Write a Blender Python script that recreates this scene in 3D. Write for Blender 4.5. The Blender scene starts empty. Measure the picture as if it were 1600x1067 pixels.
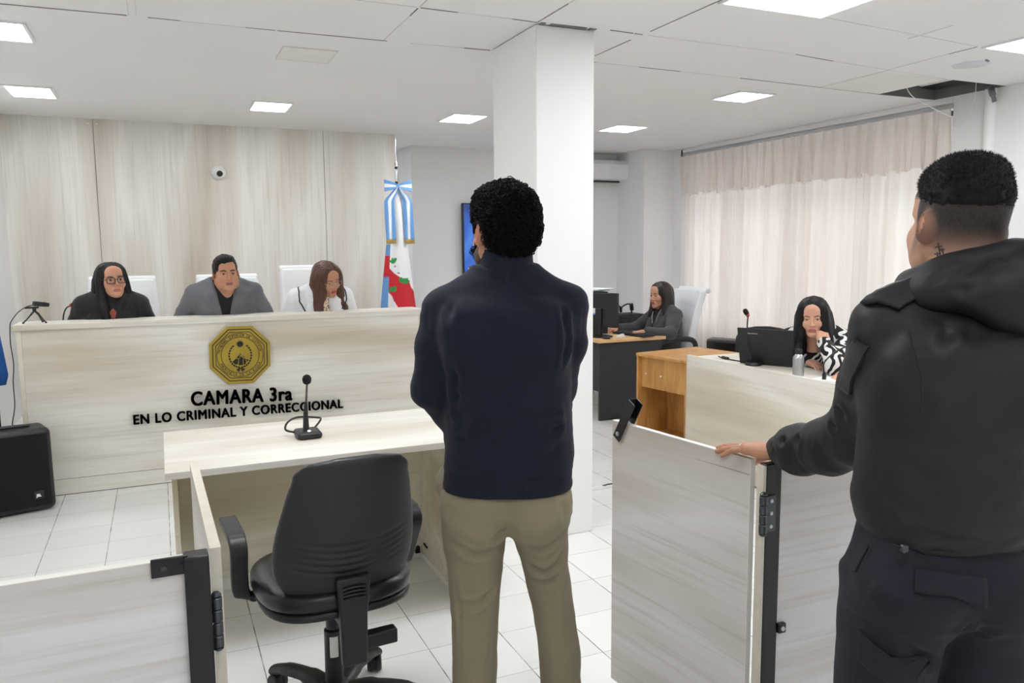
import bpy, math, random
import numpy as np
import openvdb as vdb
from mathutils import Matrix, Vector, Euler
from mathutils.bvhtree import BVHTree

random.seed(7)
SC = bpy.context.scene
COL = SC.collection
PI = math.pi

# ------------------------------------------------------------------ camera, world, exposure
CAM_F, CAM_YAW, CAM_PITCH, CAM_ROLL, CAM_H = 1237.54, math.radians(23.927), math.radians(6.6958), math.radians(-0.4764), 1.5336
_cy, _sy, _cp, _sp = math.cos(CAM_YAW), math.sin(CAM_YAW), math.cos(CAM_PITCH), math.sin(CAM_PITCH)
_right = Vector((_cy, -_sy, 0)); _fwd = Vector((_cp*_sy, _cp*_cy, -_sp)); _up = Vector((_sp*_sy, _sp*_cy, _cp))
_cr, _sr = math.cos(CAM_ROLL), math.sin(CAM_ROLL)
_r2 = _cr*_right + _sr*_up; _u2 = -_sr*_right + _cr*_up
cam = bpy.data.cameras.new('camera'); camo = bpy.data.objects.new('camera', cam); COL.objects.link(camo)
cam.sensor_fit = 'HORIZONTAL'; cam.sensor_width = 36.0; cam.lens = CAM_F/1600*36.0; cam.clip_start = 0.05
camo.matrix_world = Matrix(((_r2.x, _u2.x, -_fwd.x, 0), (_r2.y, _u2.y, -_fwd.y, 0), (_r2.z, _u2.z, -_fwd.z, CAM_H), (0, 0, 0, 1)))
SC.camera = camo
SC.view_settings.view_transform = 'Standard'; SC.view_settings.look = 'None'
SC.view_settings.gamma = 1.0; SC.view_settings.use_curve_mapping = False
SC.view_settings.exposure = 0.62
SC.cycles.max_bounces = 10; SC.cycles.diffuse_bounces = 6; SC.cycles.sample_clamp_indirect = 6.0
LAMP_SMALL, LAMP_LARGE, LAMP_BEHIND, SKY = 20.0, 13.5, 6.5, 3.0
w = bpy.data.worlds.new('daylight'); SC.world = w; w.use_nodes = True
w.node_tree.nodes['Background'].inputs[0].default_value = (0.93, 0.96, 1.0, 1)
w.node_tree.nodes['Background'].inputs[1].default_value = SKY

# ------------------------------------------------------------------ helpers
def lin(c):
    return tuple(((x/255.0)/12.92 if x/255.0 <= 0.04045 else (((x/255.0)+0.055)/1.055)**2.4) for x in c)
def rgba(c): return (*lin(c), 1.0)

class NT:
    """tiny node-tree writer"""
    def __init__(s, name):
        s.m = bpy.data.materials.new(name); s.m.use_nodes = True; s.t = s.m.node_tree
        s.b = s.t.nodes['Principled BSDF']; s.out = s.t.nodes['Material Output']
    def n(s, typ, **kw):
        nd = s.t.nodes.new('ShaderNode'+typ)
        for k, v in kw.items():
            if k.startswith('i_'):
                key = k[2:]; key = int(key) if key.isdigit() else key.replace('_', ' ')
                s.put(nd.inputs[key], v)
            else: setattr(nd, k, v)
        return nd
    def put(s, sock, v):
        if isinstance(v, bpy.types.NodeSocket): s.t.links.new(v, sock)
        elif isinstance(v, bpy.types.Node): s.t.links.new(v.outputs[0], sock)
        else:
            if isinstance(v, tuple) and len(v) == 3 and sock.type == 'RGBA': v = (*v, 1.0)
            sock.default_value = v
    def coord(s, scale=(1, 1, 1), loc=(0, 0, 0), rot=(0, 0, 0), which='Object'):
        tc = s.n('TexCoord'); mp = s.n('Mapping'); s.t.links.new(tc.outputs[which], mp.inputs[0])
        mp.inputs[1].default_value = loc; mp.inputs[2].default_value = rot; mp.inputs[3].default_value = scale
        return mp.outputs[0]
    def noise(s, vec, scale=5, detail=4, rough=0.5, dist=0.0):
        nd = s.n('TexNoise', i_Scale=scale, i_Detail=detail, i_Roughness=rough, i_Distortion=dist); s.put(nd.inputs['Vector'], vec)
        return nd.outputs['Fac']
    def ramp(s, fac, stops, interp='LINEAR'):
        r = s.n('ValToRGB'); s.put(r.inputs[0], fac); r.color_ramp.interpolation = interp
        e = r.color_ramp.elements
        while len(e) < len(stops): e.new(0.5)
        for el, (p, c) in zip(e, stops):
            el.position = p; el.color = c if len(c) == 4 else (*c, 1)
        return r.outputs[0]
    def mix(s, fac, a, b, mode='MIX'):
        m = s.n('MixRGB', blend_type=mode); s.put(m.inputs[0], fac); s.put(m.inputs[1], a); s.put(m.inputs[2], b); return m.outputs[0]
    def math(s, op, a, b=0.0, c=0.0):
        m = s.n('Math', operation=op); s.put(m.inputs[0], a); s.put(m.inputs[1], b); s.put(m.inputs[2], c); return m.outputs[0]
    def bump(s, h, strength=0.2, dist=0.01):
        b = s.n('Bump', i_Strength=strength, i_Distance=dist); s.put(b.inputs['Height'], h); s.put(s.b.inputs['Normal'], b.outputs[0])
    def set(s, color=None, rough=None, metal=None, **kw):
        if color is not None: s.put(s.b.inputs['Base Color'], color)
        if rough is not None: s.put(s.b.inputs['Roughness'], rough)
        if metal is not None: s.put(s.b.inputs['Metallic'], metal)
        for k, v in kw.items(): s.put(s.b.inputs[k.replace('_', ' ')], v)
        return s.m

def plain(name, c, rough=0.5, metal=0.0, var=0.06, vscale=6.0, bump=0.0, bscale=200.0, **kw):
    """a slightly uneven, procedural single-colour material"""
    t = NT(name); col = lin(c); v = t.coord()
    f = t.noise(v, vscale, 3)
    c1 = tuple(x*(1-var) for x in col); c2 = tuple(min(1, x*(1+var)) for x in col)
    t.set(t.ramp(f, [(0.3, c1), (0.7, c2)]), rough, metal, **kw)
    if bump: t.bump(t.noise(v, bscale, 2), bump, 0.002)
    return t.m

def wood_white(name, axis, warm=1.0, seed=0.0, bands=1.0, tilt=0.0, streak=0.30, cracks=0.0):
    """white-washed pine laminate, grain along the given axis"""
    t = NT(name)
    lo, hi = 0.22*bands, 1.45*bands
    sc = {'x': (lo, hi, hi), 'y': (hi, lo, hi), 'z': (hi, hi, lo)}[axis]
    rot = (0, tilt, 0) if axis == 'x' else (tilt, 0, 0) if axis == 'y' else (0, 0, 0)
    v = t.coord(sc, (seed, seed*1.7, seed*0.6), rot)
    big = t.noise(v, 1.7, 3, 0.45, 0.25)
    k = lambda c: lin((c[0], c[1]-(1-warm)*-3, c[2]+(1-warm)*18))
    base = t.ramp(big, [(0.30, k((196, 184, 164))), (0.43, k((222, 214, 199))), (0.52, k((236, 232, 223))), (0.62, k((226, 220, 208))), (0.74, k((203, 192, 173)))])
    sf = tuple(x*14 if x > 1 else x*2.6 for x in sc)
    v2 = t.coord(sf, (seed*2, 3+seed, seed), rot)
    fine = t.noise(v2, 2.2, 8, 0.65, 0.2)
    f0 = t.math('MULTIPLY', t.ramp(fine, [(0.30, (1, 1, 1)), (0.50, (0, 0, 0))]), streak)
    c1 = t.mix(f0, base, lin((170, 158, 140)))
    v3 = t.coord(tuple(x*1.7 if x > 1 else x*3.2 for x in sc), (seed*4+9, seed, 2), rot)
    knot = t.noise(v3, 1.7, 6, 0.7, 1.1)
    c2 = t.mix(t.math('MULTIPLY', t.ramp(knot, [(0.70, (0, 0, 0)), (0.76, (1, 1, 1))]), 0.45), c1, lin((150, 134, 112)))
    if cracks:
        v4 = t.coord(tuple(x*22 if x > 1 else x*2.0 for x in sc), (seed*3+4, 1+seed, 7), rot); ck = t.noise(v4, 1.1, 3, 0.5, 0.6)
        c2 = t.mix(t.math('MULTIPLY', t.ramp(ck, [(0.705, (0, 0, 0)), (0.735, (1, 1, 1))]), cracks), c2, lin((128, 118, 104)))
    t.set(c2, 0.42)
    t.bump(fine, 0.05, 0.003)
    return t.m

M = {}
M['wall'] = plain('wall_paint', (238, 238, 238), 0.75, var=0.015, vscale=1.2, bump=0.06, bscale=60)
M['ceil'] = plain('ceiling_paint', (236, 236, 234), 0.85, var=0.015, vscale=0.8, bump=0.04, bscale=90)
M['ceil_tile_old'] = plain('yellowed_tile', (232, 232, 226), 0.85, var=0.03, vscale=2)
M['seam'] = plain('ceiling_gap', (128, 128, 126), 0.9, var=0.5, vscale=4)
M['seam_soft'] = plain('ceiling_joint', (219, 219, 217), 0.9)
M['void'] = plain('ceiling_void', (112, 112, 110), 0.9, var=0.15, vscale=3)
M['wood_z'] = wood_white('whitewashed_pine_upright', 'z', 0.75, 1.0, 0.9, 0.0, 0.30, 0.25)
M['wood_x'] = wood_white('whitewashed_pine_lengthwise', 'x', 1.0, 4.0, 1.1, 0.0, 0.36, 0.3)
M['wood_xd'] = wood_white('whitewashed_pine_desk', 'x', 0.9, 8.3)
M['wood_y'] = wood_white('whitewashed_pine_leaf', 'y', 0.45, 2.4, 1.0, 0.2, 0.42, 0.6)
M['wood_yc'] = wood_white('whitewashed_pine_counter', 'y', 1.1, 5.9, 0.9)
M['wood_xg'] = wood_white('whitewashed_pine_barrier', 'x', 0.3, 6.6, 1.0, -0.03, 0.36, 0.6)
M['wood_in'] = wood_white('whitewashed_pine_inside', 'x', 1.6, 3.1)
M['edge'] = plain('pale_edge_band', (224, 216, 200), 0.5, var=0.05, vscale=20)
M['edge_white'] = plain('white_edge_band', (240, 238, 232), 0.45, var=0.02)
M['black'] = plain('black_plastic', (27, 27, 29), 0.42, bump=0.05)
M['black_soft'] = plain('black_foam', (18, 18, 19), 0.95, bump=0.4, bscale=500)
M['black_metal'] = plain('black_painted_metal', (20, 20, 22), 0.35, 0.0)
M['grey_metal'] = plain('dark_grey_metal', (88, 90, 94), 0.35, 0.8)
M['steel'] = plain('brushed_steel', (190, 192, 195), 0.3, 0.95)
M['chrome'] = plain('chrome', (220, 222, 225), 0.12, 1.0)
M['leather'] = plain('black_leather', (24, 24, 26), 0.33, var=0.1, bump=0.12, bscale=260)
M['leather_white'] = plain('white_leather', (233, 234, 236), 0.42, var=0.01, bump=0.08, bscale=180)
M['shell'] = plain('charcoal_shell', (42, 43, 45), 0.55, bump=0.25, bscale=700)
M['gold'] = plain('gold_plaque', (176, 152, 62), 0.42, 0.55, var=0.12, vscale=9)
M['gold_edge'] = plain('gold_bevel', (172, 158, 92), 0.4, 0.5)
M['ink'] = plain('black_ink', (26, 22, 18), 0.6)
M['letter'] = plain('black_letter', (40, 38, 38), 0.5)
M['honey'] = NT('honey_wood').m
M['charcoal'] = plain('charcoal_laminate', (47, 47, 50), 0.6, bump=0.05)
M['orange_wood'] = plain('beech_laminate', (226, 184, 132), 0.45, var=0.05)
M['white_plastic'] = plain('white_plastic', (236, 237, 238), 0.4, var=0.01)
M['grey_plastic'] = plain('grey_plastic', (120, 122, 124), 0.5)
M['paper'] = plain('paper', (244, 244, 242), 0.8, var=0.01)
M['paper_green'] = plain('paper_teal', (120, 190, 180), 0.8)
M['red'] = plain('red_ring', (190, 40, 40), 0.4)
M['red_lit'] = plain('red_lit_ring', (255, 60, 50), 0.4, Emission_Color=(1, 0.05, 0.03, 1), Emission_Strength=1.6)
M['amber'] = plain('green_lamp', (235, 255, 235), 0.4, Emission_Color=(0.9, 1, 0.9, 1), Emission_Strength=1.5)
M['blue_flag'] = plain('light_blue_cloth', (112, 166, 224), 0.8, bump=0.1, bscale=900)
M['blue_deep'] = plain('blue_cloth', (38, 104, 190), 0.75, bump=0.1, bscale=900)
M['white_cloth'] = plain('white_cloth', (240, 241, 243), 0.8, bump=0.1, bscale=900)
M['fringe'] = plain('gold_fringe', (180, 150, 80), 0.7)
M['glass'] = NT('window_glass').set((1, 1, 1, 1), 0.02, Transmission_Weight=1.0)
M['lens'] = NT('lens_glass').set((0.95, 0.97, 1, 1), 0.03, Transmission_Weight=1.0, IOR=1.05)
def _lamp(name, s):
    t = NT(name); t.set((1, 1, 1, 1), 0.5, Emission_Color=(0.965, 0.985, 1.0, 1), Emission_Strength=s); return t.m
M['lamp_s'] = _lamp('lit_diffuser', LAMP_SMALL)
M['lamp_l'] = _lamp('lit_large_diffuser', LAMP_LARGE); M['lamp_b'] = _lamp('lit_dim_diffuser', LAMP_BEHIND)
def _honey():
    t = NT('honey_beech'); v = t.coord((3, 3, 0.6)); f = t.noise(v, 5, 6, 0.6, 0.4)
    t.set(t.ramp(f, [(0.3, lin((172, 118, 58))), (0.55, lin((203, 150, 84))), (0.75, lin((212, 162, 98)))]), 0.4); return t.m
M['honey'] = _honey()
def _floor():
    t = NT('floor_tiles')
    tc = t.n('TexCoord'); sep = t.n('SeparateXYZ'); t.t.links.new(tc.outputs['Object'], sep.inputs[0])
    def line(o, x0, s, wd):
        a = t.math('DIVIDE', t.math('SUBTRACT', o, x0-20*s), s)
        fr = t.math('FRACT', a); d = t.math('MINIMUM', fr, t.math('SUBTRACT', 1.0, fr))
        return t.math('LESS_THAN', d, wd/s/2), t.math('FLOOR', a)
    lx, ix = line(sep.outputs[0], -0.6197, 0.2986, 0.0042)
    ly, iy = line(sep.outputs[1], 2.4825, 0.3014, 0.0032)
    wn = t.n('TexWhiteNoise', noise_dimensions='2D'); cmb = t.n('CombineXYZ'); t.put(cmb.inputs[0], ix); t.put(cmb.inputs[1], iy); t.put(wn.inputs['Vector'], cmb.outputs[0])
    tile = t.ramp(wn.outputs['Value'], [(0, lin((228, 228, 226))), (1, lin((236, 236, 234)))])
    v = t.coord(); sm = t.noise(v, 2.5, 5, 0.6)
    tile = t.mix(t.math('MULTIPLY', t.ramp(sm, [(0.55, (0, 0, 0)), (0.75, (1, 1, 1))]), 0.25), tile, lin((212, 210, 205)))
    spk = t.noise(v, 55, 2, 0.5)
    tile = t.mix(t.math('MULTIPLY', t.ramp(spk, [(0.74, (0, 0, 0)), (0.78, (1, 1, 1))]), 0.35), tile, lin((170, 168, 162)))
    g = t.math('MAXIMUM', lx, ly)
    gn = t.noise(v, 8, 3)
    grout = t.mix(t.ramp(gn, [(0.4, (0, 0, 0)), (0.62, (1, 1, 1))]), lin((120, 118, 112)), lin((196, 194, 188)))
    gy = t.mix(lx, lin((190, 188, 184)), grout)
    t.set(t.mix(g, tile, gy), t.math('ADD', 0.28, t.math('MULTIPLY', g, 0.5)), Specular_IOR_Level=0.4)
    t.bump(t.math('SUBTRACT', 1.0, g), 0.25, 0.002)
    return t.m
M['floor'] = _floor()
def _curtain():
    t = NT('ivory_curtain')
    v = t.coord((1, 1, 1)); wv = t.noise(v, 260, 2)
    c = t.ramp(t.noise(t.coord((2, 9, 0.5)), 2, 3), [(0.3, lin((231, 222, 214))), (0.7, lin((240, 234, 229)))])
    t.set(c, 0.85); t.bump(wv, 0.1, 0.002)
    tr = t.n('BsdfTranslucent'); tr.inputs[0].default_value = (0.90, 0.86, 0.83, 1)
    mx = t.n('MixShader'); mx.inputs[0].default_value = 0.30
    t.t.links.new(t.b.outputs[0], mx.inputs[1]); t.t.links.new(tr.outputs[0], mx.inputs[2]); t.t.links.new(mx.outputs[0], t.out.inputs[0])
    return t.m
M['curtain'] = _curtain()
def _attr(name, rough=0.55, bump=0.0, bscale=300, sss=0.0, sheen=0.0):
    t = NT(name); a = t.n('Attribute', attribute_name='Col')
    v = t.coord(); f = t.noise(v, 40, 3)
    c = t.mix(0.10, a.outputs['Color'], t.ramp(f, [(0.3, (0.25, 0.25, 0.25)), (0.7, (1, 1, 1))]), 'MULTIPLY')
    t.set(c, rough)
    if sss: t.set(Subsurface_Weight=sss, Subsurface_Radius=(0.01, 0.004, 0.002), Subsurface_Scale=0.6)
    if sheen: t.set(Sheen_Weight=sheen)
    if bump: t.bump(t.noise(v, bscale, 3), bump, 0.002)
    return t.m
M['skin'] = _attr('skin', 0.5, 0.06, 420, 0.08)
M['flag_cloth'] = _attr('printed_flag_cloth', 0.8, 0.1, 900)
def _screen():
    t = NT('blue_screen'); v = t.coord((1.2, 1, 1.2)); f = t.noise(v, 1.6, 2, 0.4, 0.6)
    c = t.ramp(f, [(0.32, lin((14, 34, 92))), (0.52, lin((40, 92, 184))), (0.72, lin((92, 146, 224)))])
    t.set((0.01, 0.01, 0.02, 1), 0.2, Emission_Color=c, Emission_Strength=0.75); return t.m
M['screen'] = _screen()

class MB:
    """collects shapes and links them as ONE mesh object"""
    def __init__(s): s.v = []; s.f = []; s.m = []
    def add(s, vs, fs, mi=0):
        o = len(s.v); s.v.extend([tuple(p) for p in vs]); s.f.extend([tuple(i+o for i in f) for f in fs]); s.m.extend([mi]*len(fs)); return s
    def box(s, x0, x1, y0, y1, z0, z1, mi=0, mat=None):
        vs = [Vector(p) for p in ((x0, y0, z0), (x1, y0, z0), (x1, y1, z0), (x0, y1, z0), (x0, y0, z1), (x1, y0, z1), (x1, y1, z1), (x0, y1, z1))]
        if mat is not None: vs = [mat @ p for p in vs]
        return s.add(vs, ((0, 3, 2, 1), (4, 5, 6, 7), (0, 1, 5, 4), (1, 2, 6, 5), (2, 3, 7, 6), (3, 0, 4, 7)), mi)
    def obox(s, c, size, rot=(0, 0, 0), mi=0):
        m = Matrix.Translation(c) @ Euler(rot).to_matrix().to_4x4(); a, b, d = (q/2 for q in size)
        return s.box(-a, a, -b, b, -d, d, mi, m)
    def tube(s, pts, r, n=10, mi=0, cap=True, flat=None):
        pts = [Vector(p) for p in pts]; k = len(pts); rs = r if isinstance(r, (list, tuple)) else [r]*k
        t0 = (pts[1]-pts[0]).normalized(); ref = Vector((0, 0, 1)) if abs(t0.z) < 0.9 else Vector((1, 0, 0))
        nx = t0.cross(ref).normalized(); vs = []
        for i, p in enumerate(pts):
            t = (pts[min(i+1, k-1)]-pts[max(i-1, 0)]).normalized()
            nx = (nx - t*nx.dot(t)).normalized(); ny = t.cross(nx)
            for j in range(n):
                a = 2*PI*j/n; fx, fy = (1, 1) if flat is None else flat
                vs.append(p + nx*math.cos(a)*rs[i]*fx + ny*math.sin(a)*rs[i]*fy)
        fs = [(i*n+j, i*n+(j+1) % n, (i+1)*n+(j+1) % n, (i+1)*n+j) for i in range(k-1) for j in range(n)]
        if cap: fs += [tuple(range(n-1, -1, -1)), tuple((k-1)*n+j for j in range(n))]
        return s.add(vs, fs, mi)
    def cyl(s, a, b, r, r2=None, n=20, mi=0): return s.tube([a, b], [r, r if r2 is None else r2], n, mi)
    def lathe(s, prof, c=(0, 0, 0), n=24, mi=0, mat=None):
        vs = []; k = len(prof)
        for r, z in prof:
            for j in range(n):
                a = 2*PI*j/n; p = Vector((r*math.cos(a), r*math.sin(a), z))
                if mat is not None: p = mat @ p
                vs.append(p + Vector(c))
        fs = [(i*n+j, i*n+(j+1) % n, (i+1)*n+(j+1) % n, (i+1)*n+j) for i in range(k-1) for j in range(n)]
        fs += [tuple(range(n-1, -1, -1)), tuple((k-1)*n+j for j in range(n))]
        return s.add(vs, fs, mi)
    def prism(s, poly, h, mat=None, mi=0):
        k = len(poly); vs = [Vector((x, y, 0)) for x, y in poly] + [Vector((x, y, h)) for x, y in poly]
        if mat is not None: vs = [mat @ p for p in vs]
        fs = [tuple(range(k-1, -1, -1)), tuple(range(k, 2*k))] + [(i, (i+1) % k, k+(i+1) % k, k+i) for i in range(k)]
        return s.add(vs, fs, mi)
    def ring(s, r0, r1, h, mat, n=64, mi=0, rot=0.0):
        vs = []
        for r, z in ((r0, 0), (r1, 0), (r1, h), (r0, h)):
            for j in range(n):
                a = 2*PI*j/n+rot; vs.append(mat @ Vector((r*math.cos(a), r*math.sin(a), z)))
        fs = [(q*n+j, q*n+(j+1) % n, ((q+1) % 4)*n+(j+1) % n, ((q+1) % 4)*n+j) for q in range(4) for j in range(n)]
        return s.add(vs, fs, mi)
    def sheet(s, fn, nu, nv, mi=0, closed=False):
        vs = [fn(i/(nu-1), j/(nv-1)) for i in range(nu) for j in range(nv)]
        fs = [(i*nv+j, (i+1)*nv+j, (i+1)*nv+j+1, i*nv+j+1) for i in range(nu-1) for j in range(nv-1)]
        return s.add(vs, fs, mi)
    def text(s, body, size, h, mat, mi=0, bold=0.0, sx=1.0, space=1.0, align='LEFT'):
        vs, fs = text_geo(body, size, h, bold, space, align)
        S = Matrix.Diagonal((sx, 1, 1, 1))
        return s.add([mat @ (S @ Vector(p)) for p in vs], fs, mi)
    def build(s, name, mats, parent=None, loc=None, bevel=0.0, seg=2, smooth=35, solid=0.0, subsurf=0):
        me = bpy.data.meshes.new(name); me.from_pydata(s.v, [], s.f); 
        mats = mats if isinstance(mats, (list, tuple)) else [mats]
        for m in mats: me.materials.append(m)
        me.polygons.foreach_set('material_index', s.m)
        me.validate(); me.update()
        bm_fix(me)
        if smooth:
            me.polygons.foreach_set('use_smooth', [True]*len(me.polygons)); me.set_sharp_from_angle(angle=math.radians(smooth))
        o = bpy.data.objects.new(name, me); COL.objects.link(o)
        if parent is not None: o.parent = parent
        if loc is not None: o.location = loc
        if solid:
            md = o.modifiers.new('solid', 'SOLIDIFY'); md.thickness = solid; md.offset = 0
        if bevel:
            md = o.modifiers.new('bevel', 'BEVEL'); md.width = bevel; md.segments = seg; md.limit_method = 'ANGLE'; md.angle_limit = math.radians(40)
        if subsurf:
            md = o.modifiers.new('sub', 'SUBSURF'); md.levels = subsurf; md.render_levels = subsurf
        return o

import bmesh
def bm_fix(me):
    b = bmesh.new(); b.from_mesh(me); bmesh.ops.recalc_face_normals(b, faces=b.faces); b.to_mesh(me); b.free()

_tc = {}
def text_geo(body, size, h, bold, space, align):
    key = (body, size, h, bold, space, align)
    if key not in _tc:
        cu = bpy.data.curves.new('lettering', 'FONT'); cu.body = body; cu.size = size; cu.extrude = h/2; cu.offset = bold; cu.space_character = space; cu.align_x = align
        cu.resolution_u = 4
        ob = bpy.data.objects.new('lettering', cu); COL.objects.link(ob)
        bpy.context.view_layer.update()
        me = ob.to_mesh(); vs = [tuple(v.co + Vector((0, 0, h/2))) for v in me.vertices]; fs = [tuple(p.vertices) for p in me.polygons]
        ob.to_mesh_clear(); bpy.data.objects.remove(ob); bpy.data.curves.remove(cu); _tc[key] = (vs, fs)
    return _tc[key]

def tag(o, label, cat, group=None, kind=None):
    o['label'] = label; o['category'] = cat
    if group: o['group'] = group
    if kind: o['kind'] = kind
    return o
def thing(name, label, cat, loc=(0, 0, 0), rz=0.0, group=None):
    o = bpy.data.objects.new(name, None); COL.objects.link(o); o.location = loc; o.rotation_euler = (0, 0, rz); o.empty_display_size = 0.1
    return tag(o, label, cat, group)
def struct(o, label=None, cat=None):
    o['kind'] = 'structure'
    if label: o['label'] = label
    if cat: o['category'] = cat
    return o
def dup(root, loc, rz, label, group=None):
    r = root.copy(); COL.objects.link(r); r.location = loc; r.rotation_euler = (0, 0, rz); r['label'] = label
    if group: r['group'] = group
    for ch in list(root.children):
        c = ch.copy(); COL.objects.link(c); c.parent = r
        for g in list(ch.children):
            d = g.copy(); COL.objects.link(d); d.parent = c
    return r
def bez(p, n=16):
    """smooth curve through points (Catmull-Rom)"""
    p = [Vector(q) for q in p]; out = []
    for i in range(len(p)-1):
        a, b, c, d = p[max(i-1, 0)], p[i], p[i+1], p[min(i+2, len(p)-1)]
        for k in range(n):
            t = k/n; out.append(0.5*((2*b)+(c-a)*t+(2*a-5*b+4*c-d)*t*t+(3*b-a-3*c+d)*t**3))
    out.append(p[-1]); return out
FACE_FRONT = Matrix(((1, 0, 0, 0), (0, 0, -1, 0), (0, 1, 0, 0), (0, 0, 0, 1)))   # xy drawing -> upright, looking towards -y

# ------------------------------------------------------------------ the room
H = 2.63
XL, XR, YB, YF = -1.10, 5.475, 8.30, -3.2
struct(MB().box(XL-0.1, XR+0.3, YF-0.1, 9.6, -0.1, 0).build('floor', M['floor']))
def build_ceiling():
    b = MB(); z0, z1 = H, H+0.02
    hx0, hx1, hy0, hy1 = 4.875, 5.470, 3.795, 4.36
    for x0, x1, y0, y1 in ((XL-0.1, hx0, YF-0.1, 9.6), (hx1, XR+0.3, YF-0.1, 9.6), (hx0, hx1, YF-0.1, hy0), (hx0, hx1, hy1, 9.6)): b.box(x0, x1, y0, y1, z0, z1)
    # joints between ceiling boards and grid tiles: dark open gaps and soft painted joints
    def seam(x0, y0, x1, y1, wd, mi):
        d = Vector((x1-x0, y1-y0, 0)); L = d.length; a = math.atan2(d.y, d.x)
        b.obox(((x0+x1)/2, (y0+y1)/2, H-0.0008), (L, wd, 0.003), (0, 0, a), mi)
    for q in ((-1.1, 4.28, -0.07, 4.245, 0.007, 1), (0.02, 4.245, 0.16, 4.245, 0.004, 1), (0.457, 4.25, 0.60, 4.248, 0.004, 1), (0.61, 4.248, 1.17, 4.237, 0.006, 1),
              (1.60, 4.222, 1.752, 4.216, 0.012, 1), (1.30, 4.236, 1.6, 4.222, 0.005, 2), (0.16, 4.25, 0.457, 4.25, 0.004, 2),
              (-0.063, 3.6, -0.063, 4.24, 0.004, 2), (-0.03, 3.6, -0.03, 4.24, 0.003, 2), (1.151, 3.625, 1.151, 3.75, 0.005, 1), (1.151, 3.75, 1.151, 4.23, 0.004, 2), (1.151, 2.4, 1.151, 3.6, 0.004, 2),
              (1.16, 3.612, 1.34, 3.616, 0.006, 1), (1.34, 3.616, 1.62, 3.616, 0.004, 2), (1.62, 3.617, 1.755, 3.622, 0.006, 1), (-1.1, 3.61, 1.14, 3.61, 0.004, 2),
              (1.757, 3.30, 1.757, 3.62, 0.005, 1), (1.757, 2.4, 1.757, 3.3, 0.004, 2),
              (2.10, 4.245, 2.44, 4.245, 0.006, 1), (2.44, 4.245, 2.75, 4.255, 0.004, 2), (2.75, 4.255, 3.06, 4.262, 0.006, 1), (3.06, 4.263, 3.55, 4.28, 0.003, 2), (3.55, 4.28, 3.78, 4.29, 0.008, 1), (3.78, 4.29, 4.87, 4.345, 0.005, 1),
              (2.36, 3.73, 2.36, 4.11, 0.005, 1), (2.364, 2.98, 2.364, 3.55, 0.005, 1), (2.16, 3.606, 2.30, 3.614, 0.008, 1), (2.31, 3.615, 2.36, 3.618, 0.006, 1), (2.4, 3.62, 3.4, 3.64, 0.003, 2), (3.42, 3.645, 3.75, 3.688, 0.005, 1), (3.75, 3.69, 4.87, 3.79, 0.003, 2),
              (4.272, 3.75, 4.272, 4.30, 0.005, 2), (4.242, 3.13, 4.242, 3.30, 0.006, 1), (4.242, 3.3, 4.26, 3.75, 0.003, 2), (3.72, 2.88, 3.73, 3.15, 0.004, 2), (3.0, 3.02, 4.24, 3.12, 0.003, 2), (5.50, 3.30, 5.50, 3.79, 0.006, 1)):
        seam(*q)
    b.box(4.285, 4.865, 3.80, 4.335, H-0.0015, H+0.001, 3)
    # column head: broken strip of plaster
    for x0, x1 in ((1.775, 1.80), (1.83, 1.93), (1.93, 2.03), (2.045, 2.085)): b.box(x0, x1, 3.612, 3.634, H-0.004, H, 1)
    # open hatch: sides of the void above and a slanted tile lying in it
    zt = H+0.32
    b.box(hx0-0.02, hx0, hy0, hy1, z1, zt, 4); b.box(hx1, hx1+0.02, hy0, hy1, z1, zt, 4); b.box(hx0, hx1, hy0-0.02, hy0, z1, zt, 4); b.box(hx0, hx1, hy1, hy1+0.02, z1, zt, 4)
    b.box(hx0, hx1, hy0, hy1, zt, zt+0.02, 4)
    b.box(hx0, hx1, hy1-0.02, hy1, z0, z1+0.05, 4); b.box(hx1-0.02, hx1, hy0, hy1, z0, z1+0.05, 4)
    b.obox((5.20, 4.10, H+0.14), (0.26, 0.62, 0.012), (0, math.radians(22), 0), 0)
    return struct(b.build('ceiling', [M['ceil'], M['seam'], M['seam_soft'], M['ceil_tile_old'], M['void']], smooth=0))
build_ceiling()
def wall_back():
    b = MB(); g = 0.0022; xs = [XL, -0.433, 1.461, 2.14]
    for i in range(3): b.box(xs[i]+(g if i else 0), xs[i+1]-g, 7.57, 7.60, 0, H, 0)
    b.box(XL, 2.14, 7.585, 7.70, 0, H, 1); b.box(2.14, 2.15, 7.57, 7.70, 0, H, 2)
    for i in range(1, 3):
        for dx in (-0.035, 0.03):
            b.cyl((xs[i]+dx, 7.568, 2.59), (xs[i]+dx, 7.572, 2.59), 0.007, n=8, mi=2)
    for x in (-0.85, 0.2, 0.62, 1.9): b.cyl((x, 7.568, 2.59), (x, 7.572, 2.59), 0.007, n=8, mi=2)
    return struct(b.build('wall_back', [M['wood_z'], M['seam'], M['white_plastic']], smooth=0))
wall_back()
struct(MB().box(XL-0.1, XL, YF, 9.5, 0, H).build('wall_left', M['wall']))
struct(MB().box(XL-0.1, XR+0.3, YF-0.1, YF, 0, H).build('wall_front', M['wall']))
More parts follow.
